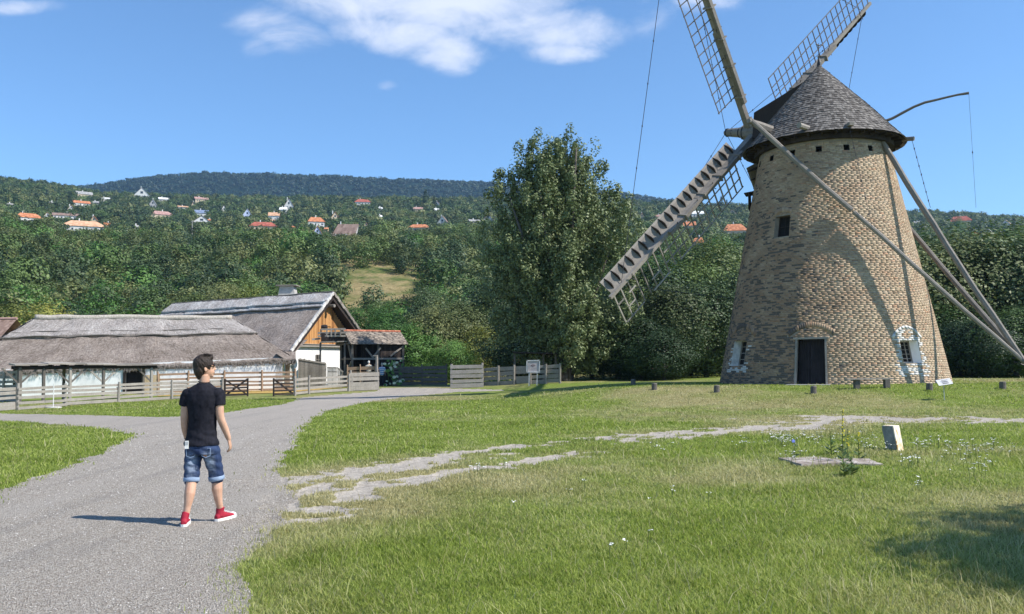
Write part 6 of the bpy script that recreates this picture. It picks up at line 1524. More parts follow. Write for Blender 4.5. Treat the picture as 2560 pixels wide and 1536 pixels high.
# loose stones on the path
n = 22000; y = 4.6 * (26 / 4.6) ** rs.uniform(0, 1, n); x = y * rs.uniform(-.66, .05, n); k = path_sd(x, y) > .02; x, y = x[k], y[k]; n = len(x); s_ = rs.uniform(.003, .009, n) * np.clip(y / 9, .8, 2)
oct_ = np.array([[1, 0, 0], [0, 1, 0], [-1, 0, 0], [0, -1, 0], [0, 0, .7], [0, 0, -.5]]); a = rs.uniform(0, 6.28, n)
Vv = oct_[None] * s_[:, None, None] * rs.uniform(.6, 1.4, (n, 6, 1)); ca, sa = np.cos(a)[:, None], np.sin(a)[:, None]
Vv = np.stack([Vv[..., 0] * ca - Vv[..., 1] * sa + x[:, None], Vv[..., 0] * sa + Vv[..., 1] * ca + y[:, None], Vv[..., 2] + ground(x, y)[:, None] + .004], -1).reshape(-1, 3)
fo = np.array([[0, 1, 4], [1, 2, 4], [2, 3, 4], [3, 0, 4]]); Fo = (fo[None] + (np.arange(n) * 6)[:, None, None]).reshape(-1, 3)
g = G('pebble', .8, .3); g.col(g.ramp(g.rnd(), [(0, (.14, .13, .115)), (.5, (.36, .33, .30)), (1, (.66, .62, .57))])); MAT['pebble'] = g.m
tag(link('pebbles', np_mesh('pebbles', Vv, Fo, 'pebble')), 'loose pale stones scattered over the gravel path', None, None, 'stuff')
# white yarrow
def flowers():
    m = MB(); ms = MB()
    spots = []
    for (px, py, sx, sy, n_) in ((2000, 1105, 70, 14, 60), (1960, 1115, 40, 14, 26), (2185, 1130, 50, 16, 16), (2330, 1125, 70, 10, 30), (2470, 1130, 70, 14, 34), (2270, 1170, 30, 9, 14), (2450, 1190, 60, 25, 16), (1860, 1118, 18, 8, 9), (2420, 1150, 110, 20, 26), (1190, 1195, 22, 8, 10), (1260, 1172, 12, 4, 4), (1985, 1160, 26, 8, 12), (2300, 1230, 18, 5, 4), (1640, 1135, 40, 8, 6), (2440, 958, 50, 6, 18), (2060, 1160, 90, 30, 14), (1700, 1240, 300, 60, 7), (1585, 1410, 60, 30, 3), (2160, 1105, 60, 20, 14)):
        for _ in range(n_): spots.append((rt.gauss(px, sx * .6), rt.gauss(py, sy * .6)))
    for px, py in spots:
        p = gp(px, py, 4, 70)
        if path_sd(np.array([p.x]), np.array([p.y]))[0] > -.1: continue
        s_ = p.y / 15; h = rt.uniform(.10, .2) ; c = p + V3((rt.uniform(-.02, .02), rt.uniform(-.02, .02), h))
        ms.beam(p, c, .004, .004)
        for _ in range(rt.randint(2, 5)):
            q = c + V3((rt.uniform(-.035, .035), rt.uniform(-.035, .035), rt.uniform(-.008, .008))); r_ = rt.uniform(.007, .015); k_ = 6
            m.poly([q + V3((r_ * math.cos(6.283 * i / k_), r_ * math.sin(6.283 * i / k_), rt.uniform(-.004, .008))) for i in range(k_)])
    return m, ms
fm_, fs_ = flowers(); plain('petal_white', (.80, .79, .76), .7, .08)
MAT['stem_green'] = foliage('stem_green', (.05, .08, .02), (.10, .14, .04), (.16, .20, .06)) or MAT['stem_green']
fo_ = fm_.build('wild_yarrow', 'petal_white'); tag(fo_, 'scattered white yarrow heads in the grass around the concrete slab', None, None, 'stuff')
fs2 = fs_.build('yarrow_stems', 'stem_green'); tag(fs2, 'thin green stems of the yarrow in the grass', None, None, 'stuff')
plain('petal_yellow', (.72, .60, .06), .7, .1); plain('petal_blue', (.25, .30, .75), .7, .1)
def weed(px, py, h, lab, yellow=True, n=26):
    p = gp(px, py, 5, 60); t_ = thing('mullein', lab, 'wild plant', p, None); m = MB(); lean = V3((rt.uniform(-.04, .04), 0, 0)); m.tube([p, p + lean * .5 + V3((0, 0, h * .6)), p + lean + V3((0, 0, h))], [.009, .007, .004], 5); part('stem', m, 'stem_green', t_)
    m = MB()
    for _ in range(n):
        u = rt.uniform(.0, 1) ** 1.2; q = p + lean * u + V3((0, 0, h * u)); a = rt.uniform(0, 6.28); L = (.13 * (1 - u) + .035) * rt.uniform(.6, 1.2); d = V3((math.cos(a), math.sin(a), .5)); s_ = V3((-math.sin(a), math.cos(a), 0)) * L * .22; m.poly([q, q + d * L * .5 + s_, q + d * L, q + d * L * .5 - s_])
    part('leaves', m, 'leaf_green', t_)
    if yellow:
        m = MB()
        for _ in range(12): u = rt.uniform(.35, 1); q = p + lean * u + V3((rt.uniform(-.02, .02), -.015, h * u)); r_ = rt.uniform(.010, .018); m.poly([q + V3((r_ * math.cos(i * 1.2566), rt.uniform(-.006, .006), r_ * math.sin(i * 1.2566))) for i in range(5)])
        part('blossom', m, 'petal_yellow', t_)
weed(2108, 1158, .86, 'tallest flower spike growing from the middle of the concrete slab'); weed(2118, 1152, .52, 'short yellow spike close behind the tallest one'); weed(2148, 1150, .46, 'yellow flower spike at the right part of the concrete slab'); weed(2079, 1140, .44, 'thin green stalk left of the tallest flower spike', False)
weed(2112, 1192, .30, 'dark seedy weed in front of the concrete slab', False, 60); weed(2130, 1188, .26, 'bushy green weed right below the concrete slab', False, 60); weed(1985, 1150, .30, 'blue flowered chicory left of the concrete slab', False, 10)
pc2 = gp(1985, 1150, 5, 60); m = MB(); [m.poly([pc2 + V3((.03 * math.cos(i * .785) , rt.uniform(-.01, .01), .31 + .03 * math.sin(i * .785))) for i in range(8)])]
for o in bpy.data.objects:
    if o.get('label', '').startswith('blue flowered'): part('blossom', m, 'petal_blue', o)
# hollyhock beside the striped walker
p = gxy(982, 63.0); hk = thing('hollyhock', 'pale big leaved plant beside the path opening', 'plant', p); m = MB(); [m.tube([p + V3((dx, 0, 0)), p + V3((dx * 1.6, 0, h_))], .015, 5) for dx, h_ in ((-.25, 1.2), (0, 1.95), (.3, 1.5), (.5, 1.0))]; part('stems', m, 'stem_green', hk)
m = MB(); m2 = MB()
for _ in range(70):
    q = p + V3((rt.uniform(-.6, .75), rt.uniform(-.3, .3), rt.uniform(.1, 1.9))); r_ = rt.uniform(.08, .17); a = rt.uniform(0, 3); mm_ = m if rt.random() < .72 else m2; nn = V3((math.cos(a), -abs(math.sin(a)) - .3, .6)).normalized(); X_ = nn.cross(V3((0, 0, 1))).normalized(); Y_ = nn.cross(X_); mm_.poly([q + X_ * r_ * math.cos(i * 1.047) + Y_ * r_ * .8 * math.sin(i * 1.047) for i in range(6)])
part('leaves', m, 'leaf_fresh', hk); plain('pale_leaf', (.50, .52, .36), .7, .15); part('pale_leaves', m2, 'pale_leaf', hk)
p = gxy(1235, 60.3); sq = thing('squash_plant', 'leafy squash plant with yellow blossoms at the foot of the wavy fence', 'plant', p); m = MB(); m2 = MB()
for _ in range(120):
    q = p + V3((rt.gauss(0, 1.0), rt.uniform(-.3, .3), rt.uniform(.05, .5) * (1 - abs(rt.gauss(0, .3))))); r_ = rt.uniform(.07, .15); a = rt.uniform(0, 3); nn = V3((math.cos(a), -.6, .8)).normalized(); X_ = nn.cross(V3((0, 0, 1))).normalized(); Y_ = nn.cross(X_); (m if rt.random() < .8 else m2).poly([q + X_ * r_ * math.cos(i * 1.047) + Y_ * r_ * math.sin(i * 1.047) for i in range(6)])
part('leaves', m, 'leaf_fresh', sq); part('blossoms', m2, 'petal_yellow', sq)

# ============================================================ PEOPLE
def fuse(mb, voxel, smooth=2, disp=None, sub=0):
    me = mb.mesh('tmp', [], None); o = bpy.data.objects.new('tmp', me); COL.objects.link(o)
    r = o.modifiers.new('r', 'REMESH'); r.mode = 'VOXEL'; r.voxel_size = voxel; r.use_smooth_shade = True
    if smooth: s_ = o.modifiers.new('s', 'SMOOTH'); s_.factor = .5; s_.iterations = smooth
    dg = bpy.context.evaluated_depsgraph_get(); dg.update(); out = bpy.data.meshes.new_from_object(o.evaluated_get(dg))
    bpy.data.objects.remove(o); bpy.data.meshes.remove(me)
    if disp is not None:
        n = len(out.vertices); co = np.empty(n * 3, np.float32); out.vertices.foreach_get('co', co); co = co.reshape(-1, 3); nr_ = np.empty(n * 3, np.float32); out.vertices.foreach_get('normal', nr_); nr_ = nr_.reshape(-1, 3)
        co = co + nr_ * disp(co)[:, None]; out.vertices.foreach_set('co', co.astype(np.float32).ravel())
    out.polygons.foreach_set('use_smooth', [True] * len(out.polygons)); out.update(); return out
def rings(mb, rg, n=22):
    """horizontal rings (x,y,z,rx,ry)"""
    b = len(mb.v)
    for (x, y, z, rx, ry) in rg:
        for k in range(n):
            t = 2 * math.pi * k / n; mb.v.append((x + rx * math.cos(t), y + ry * math.sin(t), z))
    for i in range(len(rg) - 1):
        for k in range(n): k2 = (k + 1) % n; mb.face((b + i * n + k, b + i * n + k2, b + (i + 1) * n + k2, b + (i + 1) * n + k))
    mb.face([b + k for k in range(n)][::-1]); mb.face([b + (len(rg) - 1) * n + k for k in range(n)])
def chain(mb, pts, rad, n=14, flat=1.0, upv=None):
    # smooth interpolation of a limb
    P_ = [V3(p) for p in pts]; out = []; rr = []
    for i in range(len(P_) - 1):
        for k in range(4):
            u = k / 4; p0 = P_[max(i - 1, 0)]; p1, p2 = P_[i], P_[i + 1]; p3 = P_[min(i + 2, len(P_) - 1)]
            q = .5 * ((2 * p1) + (p2 - p0) * u + (2 * p0 - 5 * p1 + 4 * p2 - p3) * u * u + (3 * p1 - p0 - 3 * p2 + p3) * u ** 3); out.append(q); rr.append(rad[i] * (1 - u) + rad[i + 1] * u)
    out.append(P_[-1]); rr.append(rad[-1]); mb.tube(out, rr, n, True, flat, upv)
    mb.blob(P_[0], (rad[0],) * 3, 10, 6); mb.blob(P_[-1], (rad[-1],) * 3, 10, 6)
def hand(mb, wrist, dirv, palm_n, curl, s=1.0, side=1):
    d = V3(dirv).normalized(); n = V3(palm_n); n = (n - d * n.dot(d)).normalized(); x = d.cross(n).normalized() * side
    c = V3(wrist); L = .085 * s
    pts = [c, c + d * L * .5, c + d * L]; b = len(mb.v)
    mb.tube(pts, [(.024 * s, .017 * s), (.037 * s, .015 * s), (.038 * s, .013 * s)], 12, True, 1, tuple(n))
    for i, (o_, ln) in enumerate(((-.029, .068), (-.010, .078), (.010, .074), (.028, .058))):
        p = c + d * L * .95 + x * o_ * s; dd = d; q = [p]
        for j in range(3):
            a = curl * (j + .6) * .55 + i * .06; dd = (d * math.cos(a) + n * math.sin(a)).normalized(); q.append(q[-1] + dd * ln * s * (.42, .32, .26)[j])
        mb.tube(q, [.0092 * s, .0088 * s, .008 * s, .0065 * s], 8); mb.blob(q[-1], (.0065 * s,) * 3, 6, 4)
    p = c + d * L * .30 - x * .028 * s; q = [p, p + (d * .6 - x * .6 + n * .35).normalized() * .034 * s, p + (d * .6 - x * .6 + n * .35).normalized() * .034 * s + (d * .85 - x * .1 + n * .5).normalized() * .03 * s]
    mb.tube(q, [.0125 * s, .0105 * s, .0075 * s], 8); mb.blob(q[-1], (.0075 * s,) * 3, 6, 4)
g = G('skin', .5, .35); n = g.noise(g.obj(), 9, 3); g.col(g.ramp(n, [(.3, (.47, .265, .175)), (.7, (.60, .37, .26))])); g.b.inputs['Subsurface Weight'].default_value = .12; g.b.inputs['Subsurface Radius'].default_value = (.02, .008, .004); MAT['skin'] = g.m
g = G('tshirt_black', .85, .2); n = g.noise(g.obj(), 30, 3); g.col(g.ramp(n, [(.3, (.007, .007, .011)), (.7, (.016, .016, .024))])); g.bump(g.noise(g.obj(), 9, 4), .3, .01); MAT['tshirt_black'] = g.m
g = G('denim', .85, .2); o_ = g.obj(); z_ = g.xyz(o_)[2]; x_ = g.xyz(o_)[0]
n = g.noise(o_, 7, 5, .65); fade = g.math('MULTIPLY', g.rng(z_, .48, .66, .2, 1), g.rng(z_, .66, .80, 1, .05)); leg_ = g.rng(g.math('ABSOLUTE', g.math('SUBTRACT', g.math('ABSOLUTE', g.math('ADD', x_, .0)), .09)), .02, .075, 1, 0)
wv_ = g.noise(g.vec(o_, (1, 1, 3)), 9, 4, .7)
c = g.mix(g.math('MULTIPLY', g.math('MULTIPLY', fade, leg_), g.rng(wv_, .35, .6, .15, 1)), g.ramp(n, [(.3, (.012, .022, .060)), (.7, (.036, .060, .130))]), (.36, .42, .52)); g.col(c); g.bump(g.noise(o_, 60, 2), .3, .004); MAT['denim'] = g.m
plain('denim_cuff', (.24, .31, .43), .85, .2, 20); plain('shoe_red', (.34, .016, .036), .7, .12, 12); plain('shoe_white', (.74, .73, .70), .6, .05); plain('cord_dark', (.03, .02, .02), .7, .1); plain('lens_black', (.01, .01, .01), .15, .1, 2, .6)
g = G('hair', .6, .35); n = g.noise(g.vec(g.obj(), (1, 1, .35)), 60, 4, .7); g.col(g.ramp(n, [(.3, (.010, .007, .005)), (.7, (.050, .032, .023))])); g.bump(n, 1., .012); MAT['hair'] = g.m
MP = V3((-3.30, 9.20, 0)); man = thing('person', 'person in black T-shirt, rolled denim shorts and red high tops walking up the gravel path', 'person', MP)
def mpart(nm, me, mat, parent=man, lab=None):
    me.materials.clear(); me.materials.append(MAT[mat]); me.name = nm; o = link(nm, me, parent)
    if lab: o['label'] = lab
    BASE[o.name] = MP; return o
def lpart(nm, mb, mat, parent=man, smooth=True): o = link(nm, mb.mesh(nm, mat, None, smooth), parent); BASE[o.name] = MP; return o
fd = V3((.88, .47, .06)).normalized(); sdv = V3((0, 0, 1)).cross(fd).normalized(); upv_ = fd.cross(sdv).normalized()   # face direction, its left side, up
HC = V3((.012, .01, 1.682))
def hp_(f_, s_, u_): return HC + fd * f_ + sdv * s_ + upv_ * u_
b = MB()
rings(b, [(0, .0, .80, .12, .09), (-.005, 0, .88, .135, .085), (-.005, 0, .96, .130, .085), (-.005, 0, 1.06, .125, .085), (-.002, 0, 1.18, .135, .09), (0, 0, 1.30, .155, .095), (0, 0, 1.38, .150, .085), (0, .0, 1.43, .105, .070), (.005, .0, 1.485, .065, .060), (.012, .0, 1.53, .058, .060), (.016, .005, 1.60, .055, .060)])
b.blob(hp_(0, 0, .02), (.098, .077, .108), 20, 14, fd, sdv, upv_)
b.blob(hp_(.028, 0, -.050), (.066, .060, .072), 16, 12, fd, sdv, upv_)                    # jaw
b.blob(hp_(.068, 0, -.098), (.024, .026, .018), 10, 8, fd, sdv, upv_)                      # chin
b.tube([hp_(.088, 0, .018), hp_(.106, 0, -.010), hp_(.116, 0, -.026), hp_(.098, 0, -.036)], [.010, .012, .015, .011], 8)   # nose
b.blob(hp_(.092, 0, -.058), (.014, .022, .006), 10, 6, fd, sdv, upv_); b.blob(hp_(.090, 0, -.069), (.014, .020, .007), 10, 6, fd, sdv, upv_)   # lips
b.blob(hp_(.078, .03, .012), (.016, .016, .010), 8, 6, fd, sdv, upv_); b.blob(hp_(.078, -.03, .012), (.016, .016, .010), 8, 6, fd, sdv, upv_)
for sg in (-1, 1):
    b.blob(hp_(-.004, sg * .080, -.018), (.020, .008, .033), 12, 8, (fd - sdv * sg * .4).normalized(), sdv, upv_)
# arms
chain(b, [(-.165, 0, 1.395), (-.196, -.005, 1.25), (-.205, -.005, 1.08), (-.204, .03, .98), (-.197, .06, .905)], [.058, .050, .041, .037, .027])
chain(b, [(.160, 0, 1.395), (.188, -.012, 1.26), (.205, -.012, 1.13), (.245, .03, 1.00), (.272, .07, .895)], [.058, .050, .043, .039, .028])
hand(b, (-.197, .06, .905), (-.10, .22, -.97), (.95, .1, .1), .55, 1.02, 1)
hand(b, (.272, .07, .895), (.16, .22, -.95), (-.95, -.05, .1), .75, 1.05, -1)
# legs
chain(b, [(-.08, 0, .79), (-.095, -.03, .62), (-.092, -.065, .475), (-.088, -.13, .33), (-.100, -.155, .20), (-.112, -.165, .10)], [.092, .078, .058, .059, .040, .034])
chain(b, [(.08, 0, .79), (.105, .07, .62), (.132, .105, .475), (.142, .085, .35), (.158, .10, .21), (.170, .125, .11)], [.092, .078, .058, .060, .041, .034])
body = mpart('body', fuse(b, .0058, 2), 'skin')
# t-shirt
b = MB(); rings(b, [(-.006, -.006, .835, .192, .150), (-.006, -.005, .862, .190, .146), (-.006, -.003, .90, .178, .132), (-.004, 0, 1.0, .158, .108), (-.002, 0, 1.1, .156, .108), (0, 0, 1.2, .168, .114), (0, 0, 1.31, .190, .122), (0, 0, 1.385, .200, .116), (0, 0, 1.435, .178, .102), (.003, 0, 1.468, .130, .090), (.006, 0, 1.495, .088, .078), (.009, 0, 1.512, .072, .070)], 30)
for sg in (-1, 1): b.blob((sg * .158, -.002, 1.388), (.078, .074, .070), 16, 12)
b.tube([(-.135, 0, 1.40), (-.192, 0, 1.35), (-.214, -.003, 1.262)], [(.070, .070), (.066, .068), (.058, .064)], 18, True, 1, (0, 1, 0)); b.tube([(.135, 0, 1.40), (.182, 0, 1.36), (.198, -.01, 1.262)], [(.070, .070), (.066, .068), (.060, .066)], 18, True, 1, (0, 1, 0))
def wrink(co):
    x, y, z = co[:, 0], co[:, 1], co[:, 2]
    w_ = (fbm(x * 9 + 5, z * 5 + y * 4, 3, 3) - .5) * .016 + np.sin(z * 60 + x * 22 + 6 * (fbm(x * 5, z * 5, 8, 2))) * .0035 * ss(1.06, .92, z) + (fbm(x * 4 + z * 9, z * 3 - x * 12, 13, 3) - .5) * .012
    return w_
shirt = mpart('tshirt', fuse(b, .0062, 3, wrink), 'tshirt_black')
# shorts and cuffs
b = MB(); rings(b, [(-.002, 0, .93, .150, .105), (-.002, -.003, .86, .176, .134), (0, -.004, .80, .186, .143), (0, -.002, .74, .184, .140)], 30)
chain(b, [(-.088, -.005, .80), (-.096, -.030, .66), (-.098, -.045, .56), (-.098, -.055, .475)], [.098, .094, .086, .083], 20); chain(b, [(.090, .005, .80), (.106, .045, .66), (.124, .075, .56), (.132, .088, .475)], [.098, .094, .086, .083], 20)
def wr2(co):
    x, y, z = co[:, 0], co[:, 1], co[:, 2]; return (fbm(x * 12, z * 9 + y * 5, 33, 3) - .5) * .018 + np.sin(z * 75 + x * 35) * .003
shorts = mpart('denim_shorts', fuse(b, .0065, 2, wr2), 'denim')
for q in (((-.098, -.051, .495), (-.098, -.057, .448)), ((.129, .084, .495), (.134, .091, .448))): m = MB(); m.tube([V3(q[0]), V3(q[0]).lerp(V3(q[1]), .1), V3(q[0]).lerp(V3(q[1]), .9), V3(q[1])], [.082, .0885, .0885, .082], 24); o = lpart('cuff', m, 'denim_cuff', shorts)
m = MB()
for sx in (-.085, .085):
    c = V3((sx, -.139 if sx < 0 else -.136, .775)); 
    for a, bq_ in (((-.05, .035), (.05, .035)), ((-.05, .035), (-.045, -.045)), ((.05, .035), (.045, -.045)), ((-.045, -.045), (0, -.062)), ((.045, -.045), (0, -.062))): m.beam(c + V3((a[0], abs(a[0]) * .25, a[1])), c + V3((bq_[0], abs(bq_[0]) * .25, bq_[1])), .006, .006, up=(0, 1, 0))
lpart('pocket_seams', m, 'denim_cuff', shorts, False)
# phone sticking out of the left back pocket
m = MB(); m.box((-.122, -.148, .852), (.040, .010, .085), .18); ph = thing('phone', 'white phone sticking out of the left back pocket of the shorts', 'phone', MP + V3((-.128, -.128, .82)))
o = link('phone_body', m.mesh('phone_body', 'shoe_white', V3((-.128, -.128, .82))), ph)
m = MB(); m.box((-.1205, -.1545, .870), (.032, .003, .034), .18); link('phone_back', m.mesh('phone_back', 'metal_grey', V3((-.128, -.128, .82))), ph)
# hair
b = MB()
b.blob(hp_(-.018, 0, .036), (.112, .095, .108), 22, 16, fd, sdv, upv_)
b.blob(hp_(-.060, 0, -.018), (.066, .082, .104), 18, 12, fd, sdv, upv_)
b.blob(hp_(-.062, 0, -.082), (.040, .054, .055), 14, 10, fd, sdv, upv_)
b.blob(hp_(.040, .0, .088), (.064, .066, .044), 16, 10, (fd * .9 + upv_ * .35).normalized(), sdv, upv_)
b.blob(hp_(.00, .01, .104), (.066, .062, .038), 16, 10, fd, sdv, upv_)
for sg in (-1, 1): b.blob(hp_(.012, sg * .070, .020), (.034, .014, .042), 12, 8, fd, sdv, upv_)
def hw(co):
    return (fbm(co[:, 0] * 45 + co[:, 2] * 20, co[:, 1] * 45 + co[:, 2] * 30, 5, 3) - .5) * .013
hair = mpart('hair', fuse(b, .006, 1, hw), 'hair')
m = MB()
for _ in range(900):
    a = rt.uniform(0, 6.28); q = rt.uniform(0, 1) ** .5; u_0 = hp_(.01 + .07 * q * math.cos(a), .066 * q * math.sin(a), .118 + .02 * (1 - q)); d_ = (fd * rt.uniform(-.3, .9) + sdv * rt.uniform(-.5, .5) + upv_ * rt.uniform(.2, .8)).normalized() * rt.uniform(.015, .032); s_ = d_.cross(V3((rt.random(), rt.random(), rt.random()))).normalized() * .0022
    m.poly([u_0 - s_, u_0 + s_, u_0 + d_])
lpart('hair_strands', m, 'hair', hair, False)
# sunglasses and necklace (each its own thing on the person)
gs = thing('sunglasses', 'black sunglasses worn by the person on the path', 'sunglasses', MP + HC + fd * .1)
gl = lambda m_, nm, mat: link(nm, m_.mesh(nm, mat, HC + fd * .1, True), gs)
m = MB()
for sg in (-1, 1): m.blob(hp_(.096, sg * .033, .016), (.008, .029, .022), 12, 8, fd, sdv, upv_)
gl(m, 'lens', 'lens_black'); m = MB()
for sg in (-1, 1): m.tube([hp_(.094, sg * .058, .022), hp_(.05, sg * .084, .022), hp_(-.01, sg * .086, .014)], .0045, 6)
m.tube([hp_(.100, -.012, .02), hp_(.103, .012, .02)], .004, 6); gl(m, 'frame', 'cord_dark')
nk = thing('necklace', 'thin dark cord necklace at the neck of the black T-shirt', 'necklace', MP + V3((.01, 0, 1.5))); m = MB(); m.tube([V3((.011 + .062 * math.cos(t), .0 + .064 * math.sin(t), 1.526 + .010 * math.sin(t * 1) - .006 * math.cos(t))) for t in np.linspace(0, 6.283, 25)], .0042, 6, False); link('cord', m.mesh('cord', 'cord_dark', V3((.01, 0, 1.5)), True), nk)
ws_ = thing('wristband', 'dark wristband on the left wrist of the person on the path', 'wristband', MP + V3((-.197, .057, .915))); m = MB(); m.tube([V3((-.1975, .055, .925)), V3((-.1965, .06, .903))], .031, 14); link('band', m.mesh('band', 'cord_dark', V3((-.197, .057, .915)), True), ws_)
# shoes
def shoe(nm, heel, ang, pitch, shin, lab):
    """heel point on the ground, toe direction ang (from +y clockwise)"""
    d = V3((math.sin(ang), math.cos(ang), 0)); x = V3((d.y, -d.x, 0)); h = V3(heel)
    q = lambda l, s, u: h + d * l + x * s + V3((0, 0, u + pitch * max(0, l - .14)))
    u_ = MB(); n = 16
    prof = [(-.015, .026, .0, .060), (.0, .034, .0, .082), (.05, .038, .0, .100), (.10, .040, .0, .098), (.15, .044, 0, .078), (.20, .047, 0, .062), (.24, .045, 0, .052), (.272, .034, 0, .040), (.284, .018, 0, .026)]
    for (l, w_, _, top) in prof:
        for k in range(n):
            t = 2 * math.pi * k / n; cz_ = (top + .012) / 2; u_.v.append(tuple(q(l, w_ * math.cos(t), cz_ + (top - .012) / 2 * math.sin(t))))
    for i in range(len(prof) - 1):
        for k in range(n): k2 = (k + 1) % n; u_.face((i * n + k, i * n + k2, (i + 1) * n + k2, (i + 1) * n + k))
    u_.face(list(range(n))[::-1]); u_.face([(len(prof) - 1) * n + k for k in range(n)])
    top_ = V3(shin); u_.tube([q(.045, 0, .05), q(.045, 0, .085).lerp(top_, .4), top_], [(.046, .050), (.042, .046), (.043, .048)], 14, True, 1, tuple(d))
    up_ = mpart('shoe', fuse(u_, .0055, 2), 'shoe_red', man, lab)
    s_ = MB(); ou = [(-.022, 0), (-.012, .026), (.02, .037), (.08, .038), (.14, .043), (.20, .049), (.25, .046), (.28, .032), (.293, .0)]
    ou = ou + [(l, -w_) for l, w_ in ou[-2:0:-1]]
    lo = [q(l, w_ * 1.05, 0.0) for l, w_ in ou]; hi = [q(l, w_ * 1.05, .026 if l < .2 else .031) for l, w_ in ou]; b0 = len(s_.v); s_.poly(lo); s_.poly(hi[::-1])
    for i in range(len(ou)): j = (i + 1) % len(ou); s_.poly([lo[j], lo[i], hi[i], hi[j]])
    lpart('sole', s_, 'shoe_white', up_, False)
    t_ = MB(); t_.blob(q(.252, 0, .030), (.040, .0455, .030), 14, 10, d, x, (0, 0, 1)); lpart('toe_cap', t_, 'shoe_white', up_)
    l_ = MB()
    for k in range(5): l = .085 + .028 * k; hh_ = np.interp(l, [.05, .10, .15, .20, .24], [.108, .104, .086, .069, .058]) ; l_.tube([q(l, -.026, hh_ - .012), q(l + .006, 0, hh_ + .004), q(l, .026, hh_ - .012)], .0045, 5)
    lpart('laces', l_, 'shoe_white', up_)
    p_ = MB(); sgn = 1 if heel[0] < 0 else -1; c = q(.045, 0, .05).lerp(top_, .62) + x * .0455 * sgn - d * .006; k_ = 14; p_.poly([c + d * .021 * math.cos(6.283 * i / k_) + V3((0, 0, .021 * math.sin(6.283 * i / k_))) + x * (.002) for i in range(k_)]); lpart('ankle_patch', p_, 'shoe_white', up_, False)
    return up_
shoe('shoe', (-.108, -.235, 0.0), -.26, 0.0, (-.110, -.168, .135), 'red high top seen from behind, left foot')
shoe('shoe', (.142, .085, 0.0), .42, 0.05, (.170, .126, .150), 'red high top pointing right, right foot')
for o in list(bpy.data.objects):
    if o.parent is None and o.type == 'EMPTY' and (o == man or o.name in (ph.name, gs.name, nk.name, ws_.name)):
        o.location = MP + Vector(a_ * b_ for a_, b_ in zip(o.location - MP, (.94, .95, .972))); o.scale = (.94, .95, .972)
# small figures by the path opening
def small_person(p, lab, shirt, trousers, hairc, seated=False, face=(0, 1)):
    t_ = thing('person', lab, 'person', p); b = MB(); o0 = V3(p)
    zs = 0 if not seated else -.42
    def pt(x, y, z): return (x, y, z + zs)
    rings(b, [(0, 0, .85 + zs, .15, .11), (0, 0, 1.0 + zs, .155, .115), (0, 0, 1.2 + zs, .17, .12), (0, 0, 1.36 + zs, .18, .11), (0, 0, 1.43 + zs, .10, .08), (0, 0, 1.52 + zs, .055, .055)], 14)
    b.blob((0, .01, 1.62 + zs), (.075, .09, .11), 12, 10)
    b.blob((0, .09, 1.60 + zs), (.012, .018, .018), 6, 5)
    for sg in (-1, 1):
        b.blob((sg * .076, 0, 1.61 + zs), (.01, .018, .028), 6, 5)
        if seated: chain(b, [pt(sg * .17, 0, 1.38), pt(sg * .24, .04, 1.12), pt(sg * .16, .22, 1.02)], [.055, .045, .032], 8); hand(b, pt(sg * .16, .22, 1.02), (-sg * .5, .8, -.1), (0, 0, -1), .4, .95, sg)
        else: chain(b, [pt(sg * .17, 0, 1.38), pt(sg * .215, -.02, 1.12), pt(sg * .22, .06, .90)], [.055, .044, .030], 8); hand(b, pt(sg * .22, .06, .90), (0, .15, -1), (-sg, 0, 0), .4, .95, -sg)
        if not seated: chain(b, [pt(sg * .085, 0, .86), pt(sg * .09, .02 * sg, .48), pt(sg * .09, -.05 * sg, .08)], [.09, .06, .042], 8); b.blob(pt(sg * .09, .04 - .05 * sg, .045), (.045, .13, .045), 10, 6)
        else: chain(b, [pt(sg * .085, 0, .86), pt(sg * .12, .42, .88), pt(sg * .12, .45, .48)], [.09, .065, .045], 8); b.blob(pt(sg * .12, .50, .47), (.045, .13, .045), 10, 6)
    me = fuse(b, .014, 1); me.materials.append(MAT['skin']); me.name = 'body'; link('body', me, t_)
    c = MB(); rings(c, [(0, 0, .82 + zs, .165, .125), (0, 0, 1.0 + zs, .168, .127), (0, 0, 1.2 + zs, .182, .13), (0, 0, 1.37 + zs, .19, .12), (0, 0, 1.45 + zs, .10, .085)], 16)
    for sg in (-1, 1): c.tube([pt(sg * .15, 0, 1.40), pt(sg * .20, -.0, 1.30), pt(sg * .225, -.005, 1.20)], [.068, .062, .056], 10)
    me = fuse(c, .012, 1); me.materials.append(MAT[shirt]); me.name = 'shirt'; link('shirt', me, t_)
    c = MB(); rings(c, [(0, 0, .90 + zs, .155, .115), (0, 0, .80 + zs, .165, .12)], 14)
    for sg in (-1, 1):
        if not seated: chain(c, [pt(sg * .085, 0, .84), pt(sg * .09, .02 * sg, .48), pt(sg * .09, -.05 * sg, .12)], [.10, .075, .06], 10)
        else: chain(c, [pt(sg * .085, 0, .86), pt(sg * .12, .42, .88), pt(sg * .12, .45, .55)], [.10, .078, .06], 10)
    me = fuse(c, .014, 1); me.materials.append(MAT[trousers]); me.name = 'trousers'; link('trousers', me, t_)
    c = MB(); c.blob((0, -.012, 1.645 + zs), (.082, .092, .100), 14, 10); c.blob((0, -.04, 1.60 + zs), (.072, .06, .09), 12, 8); me = fuse(c, .012, 1); me.materials.append(MAT[hairc]); me.name = 'hair'; link('hair', me, t_)
    return t_
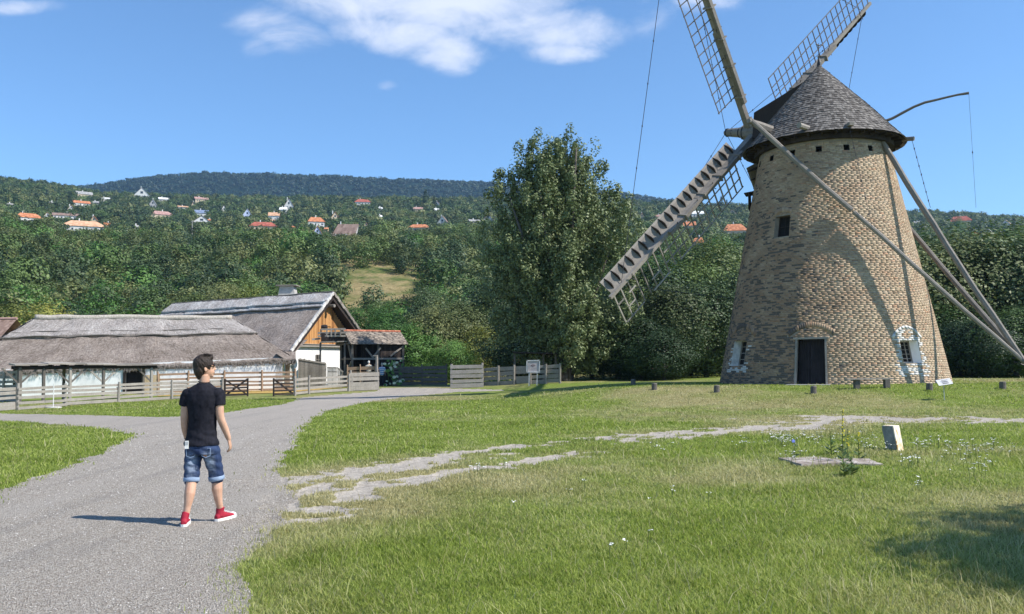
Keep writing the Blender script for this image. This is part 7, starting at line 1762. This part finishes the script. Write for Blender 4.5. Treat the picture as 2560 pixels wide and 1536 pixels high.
g = G('striped_cloth', .85, .1); z_ = g.xyz(g.obj())[2]; st = g.math('GREATER_THAN', g.math('FRACT', g.math('MULTIPLY', z_, 7.5)), .5); g.col(g.mix(st, (.72, .74, .78), (.06, .22, .55))); MAT['striped_cloth'] = g.m
plain('cream_cloth', (.72, .64, .50), .85, .1); plain('trouser_dark', (.02, .024, .035), .85, .2); plain('hair_grey', (.40, .38, .35), .8, .2, 30); plain('hair_white', (.66, .63, .58), .8, .15, 30)
p = gxy(955, 63.4); small_person(V3((p.x, p.y, p.z)), 'person in blue and white striped shirt and dark trousers standing by the fence end', 'striped_cloth', 'trouser_dark', 'hair_grey')
p = gxy(922, 63.5); small_person(V3((p.x, p.y, p.z + .60)), 'white haired person in a cream shirt sitting behind the brown board fence', 'cream_cloth', 'trouser_dark', 'hair_white', True)
bq = V3((p.x, p.y, p.z)); bn = thing('bench', 'plank seat under the white haired person before the corn crib', 'bench', bq); m = MB(); m.box(bq + V3((0, .1, .97)), (1.3, .42, .05)); part('seat', m, 'weathered_wood', bn)
for dx in (-.5, .5): m = MB(); m.box(bq + V3((dx, .1, .46)), (.08, .36, .96)); part('leg', m, 'weathered_wood', bn)

# ============================================================ haze over the valley
mb = MB(); mb.hexa([V3((a, b_, c)) for a, b_, c in ((-3400, -40, -4.5), (3400, -40, -4.5), (3400, 3000, -4.5), (-3400, 3000, -4.5), (-3400, -40, 560), (3400, -40, 560), (3400, 3000, 560), (-3400, 3000, 560))])
hm = bpy.data.materials.new('haze'); hm.use_nodes = True; hn_ = hm.node_tree; hn_.nodes.clear(); ho = hn_.nodes.new('ShaderNodeOutputMaterial'); pv = hn_.nodes.new('ShaderNodeVolumePrincipled'); pv.inputs['Color'].default_value = (.42, .68, 1.0, 1); pv.inputs['Density'].default_value = .000105; pv.inputs['Anisotropy'].default_value = .2; hn_.links.new(pv.outputs[0], ho.inputs['Volume'])
MAT['haze'] = hm; hz_o = mb.build('haze', 'haze'); tag(hz_o, 'thin bluish air between the meadow and the hills', None, None, 'stuff')
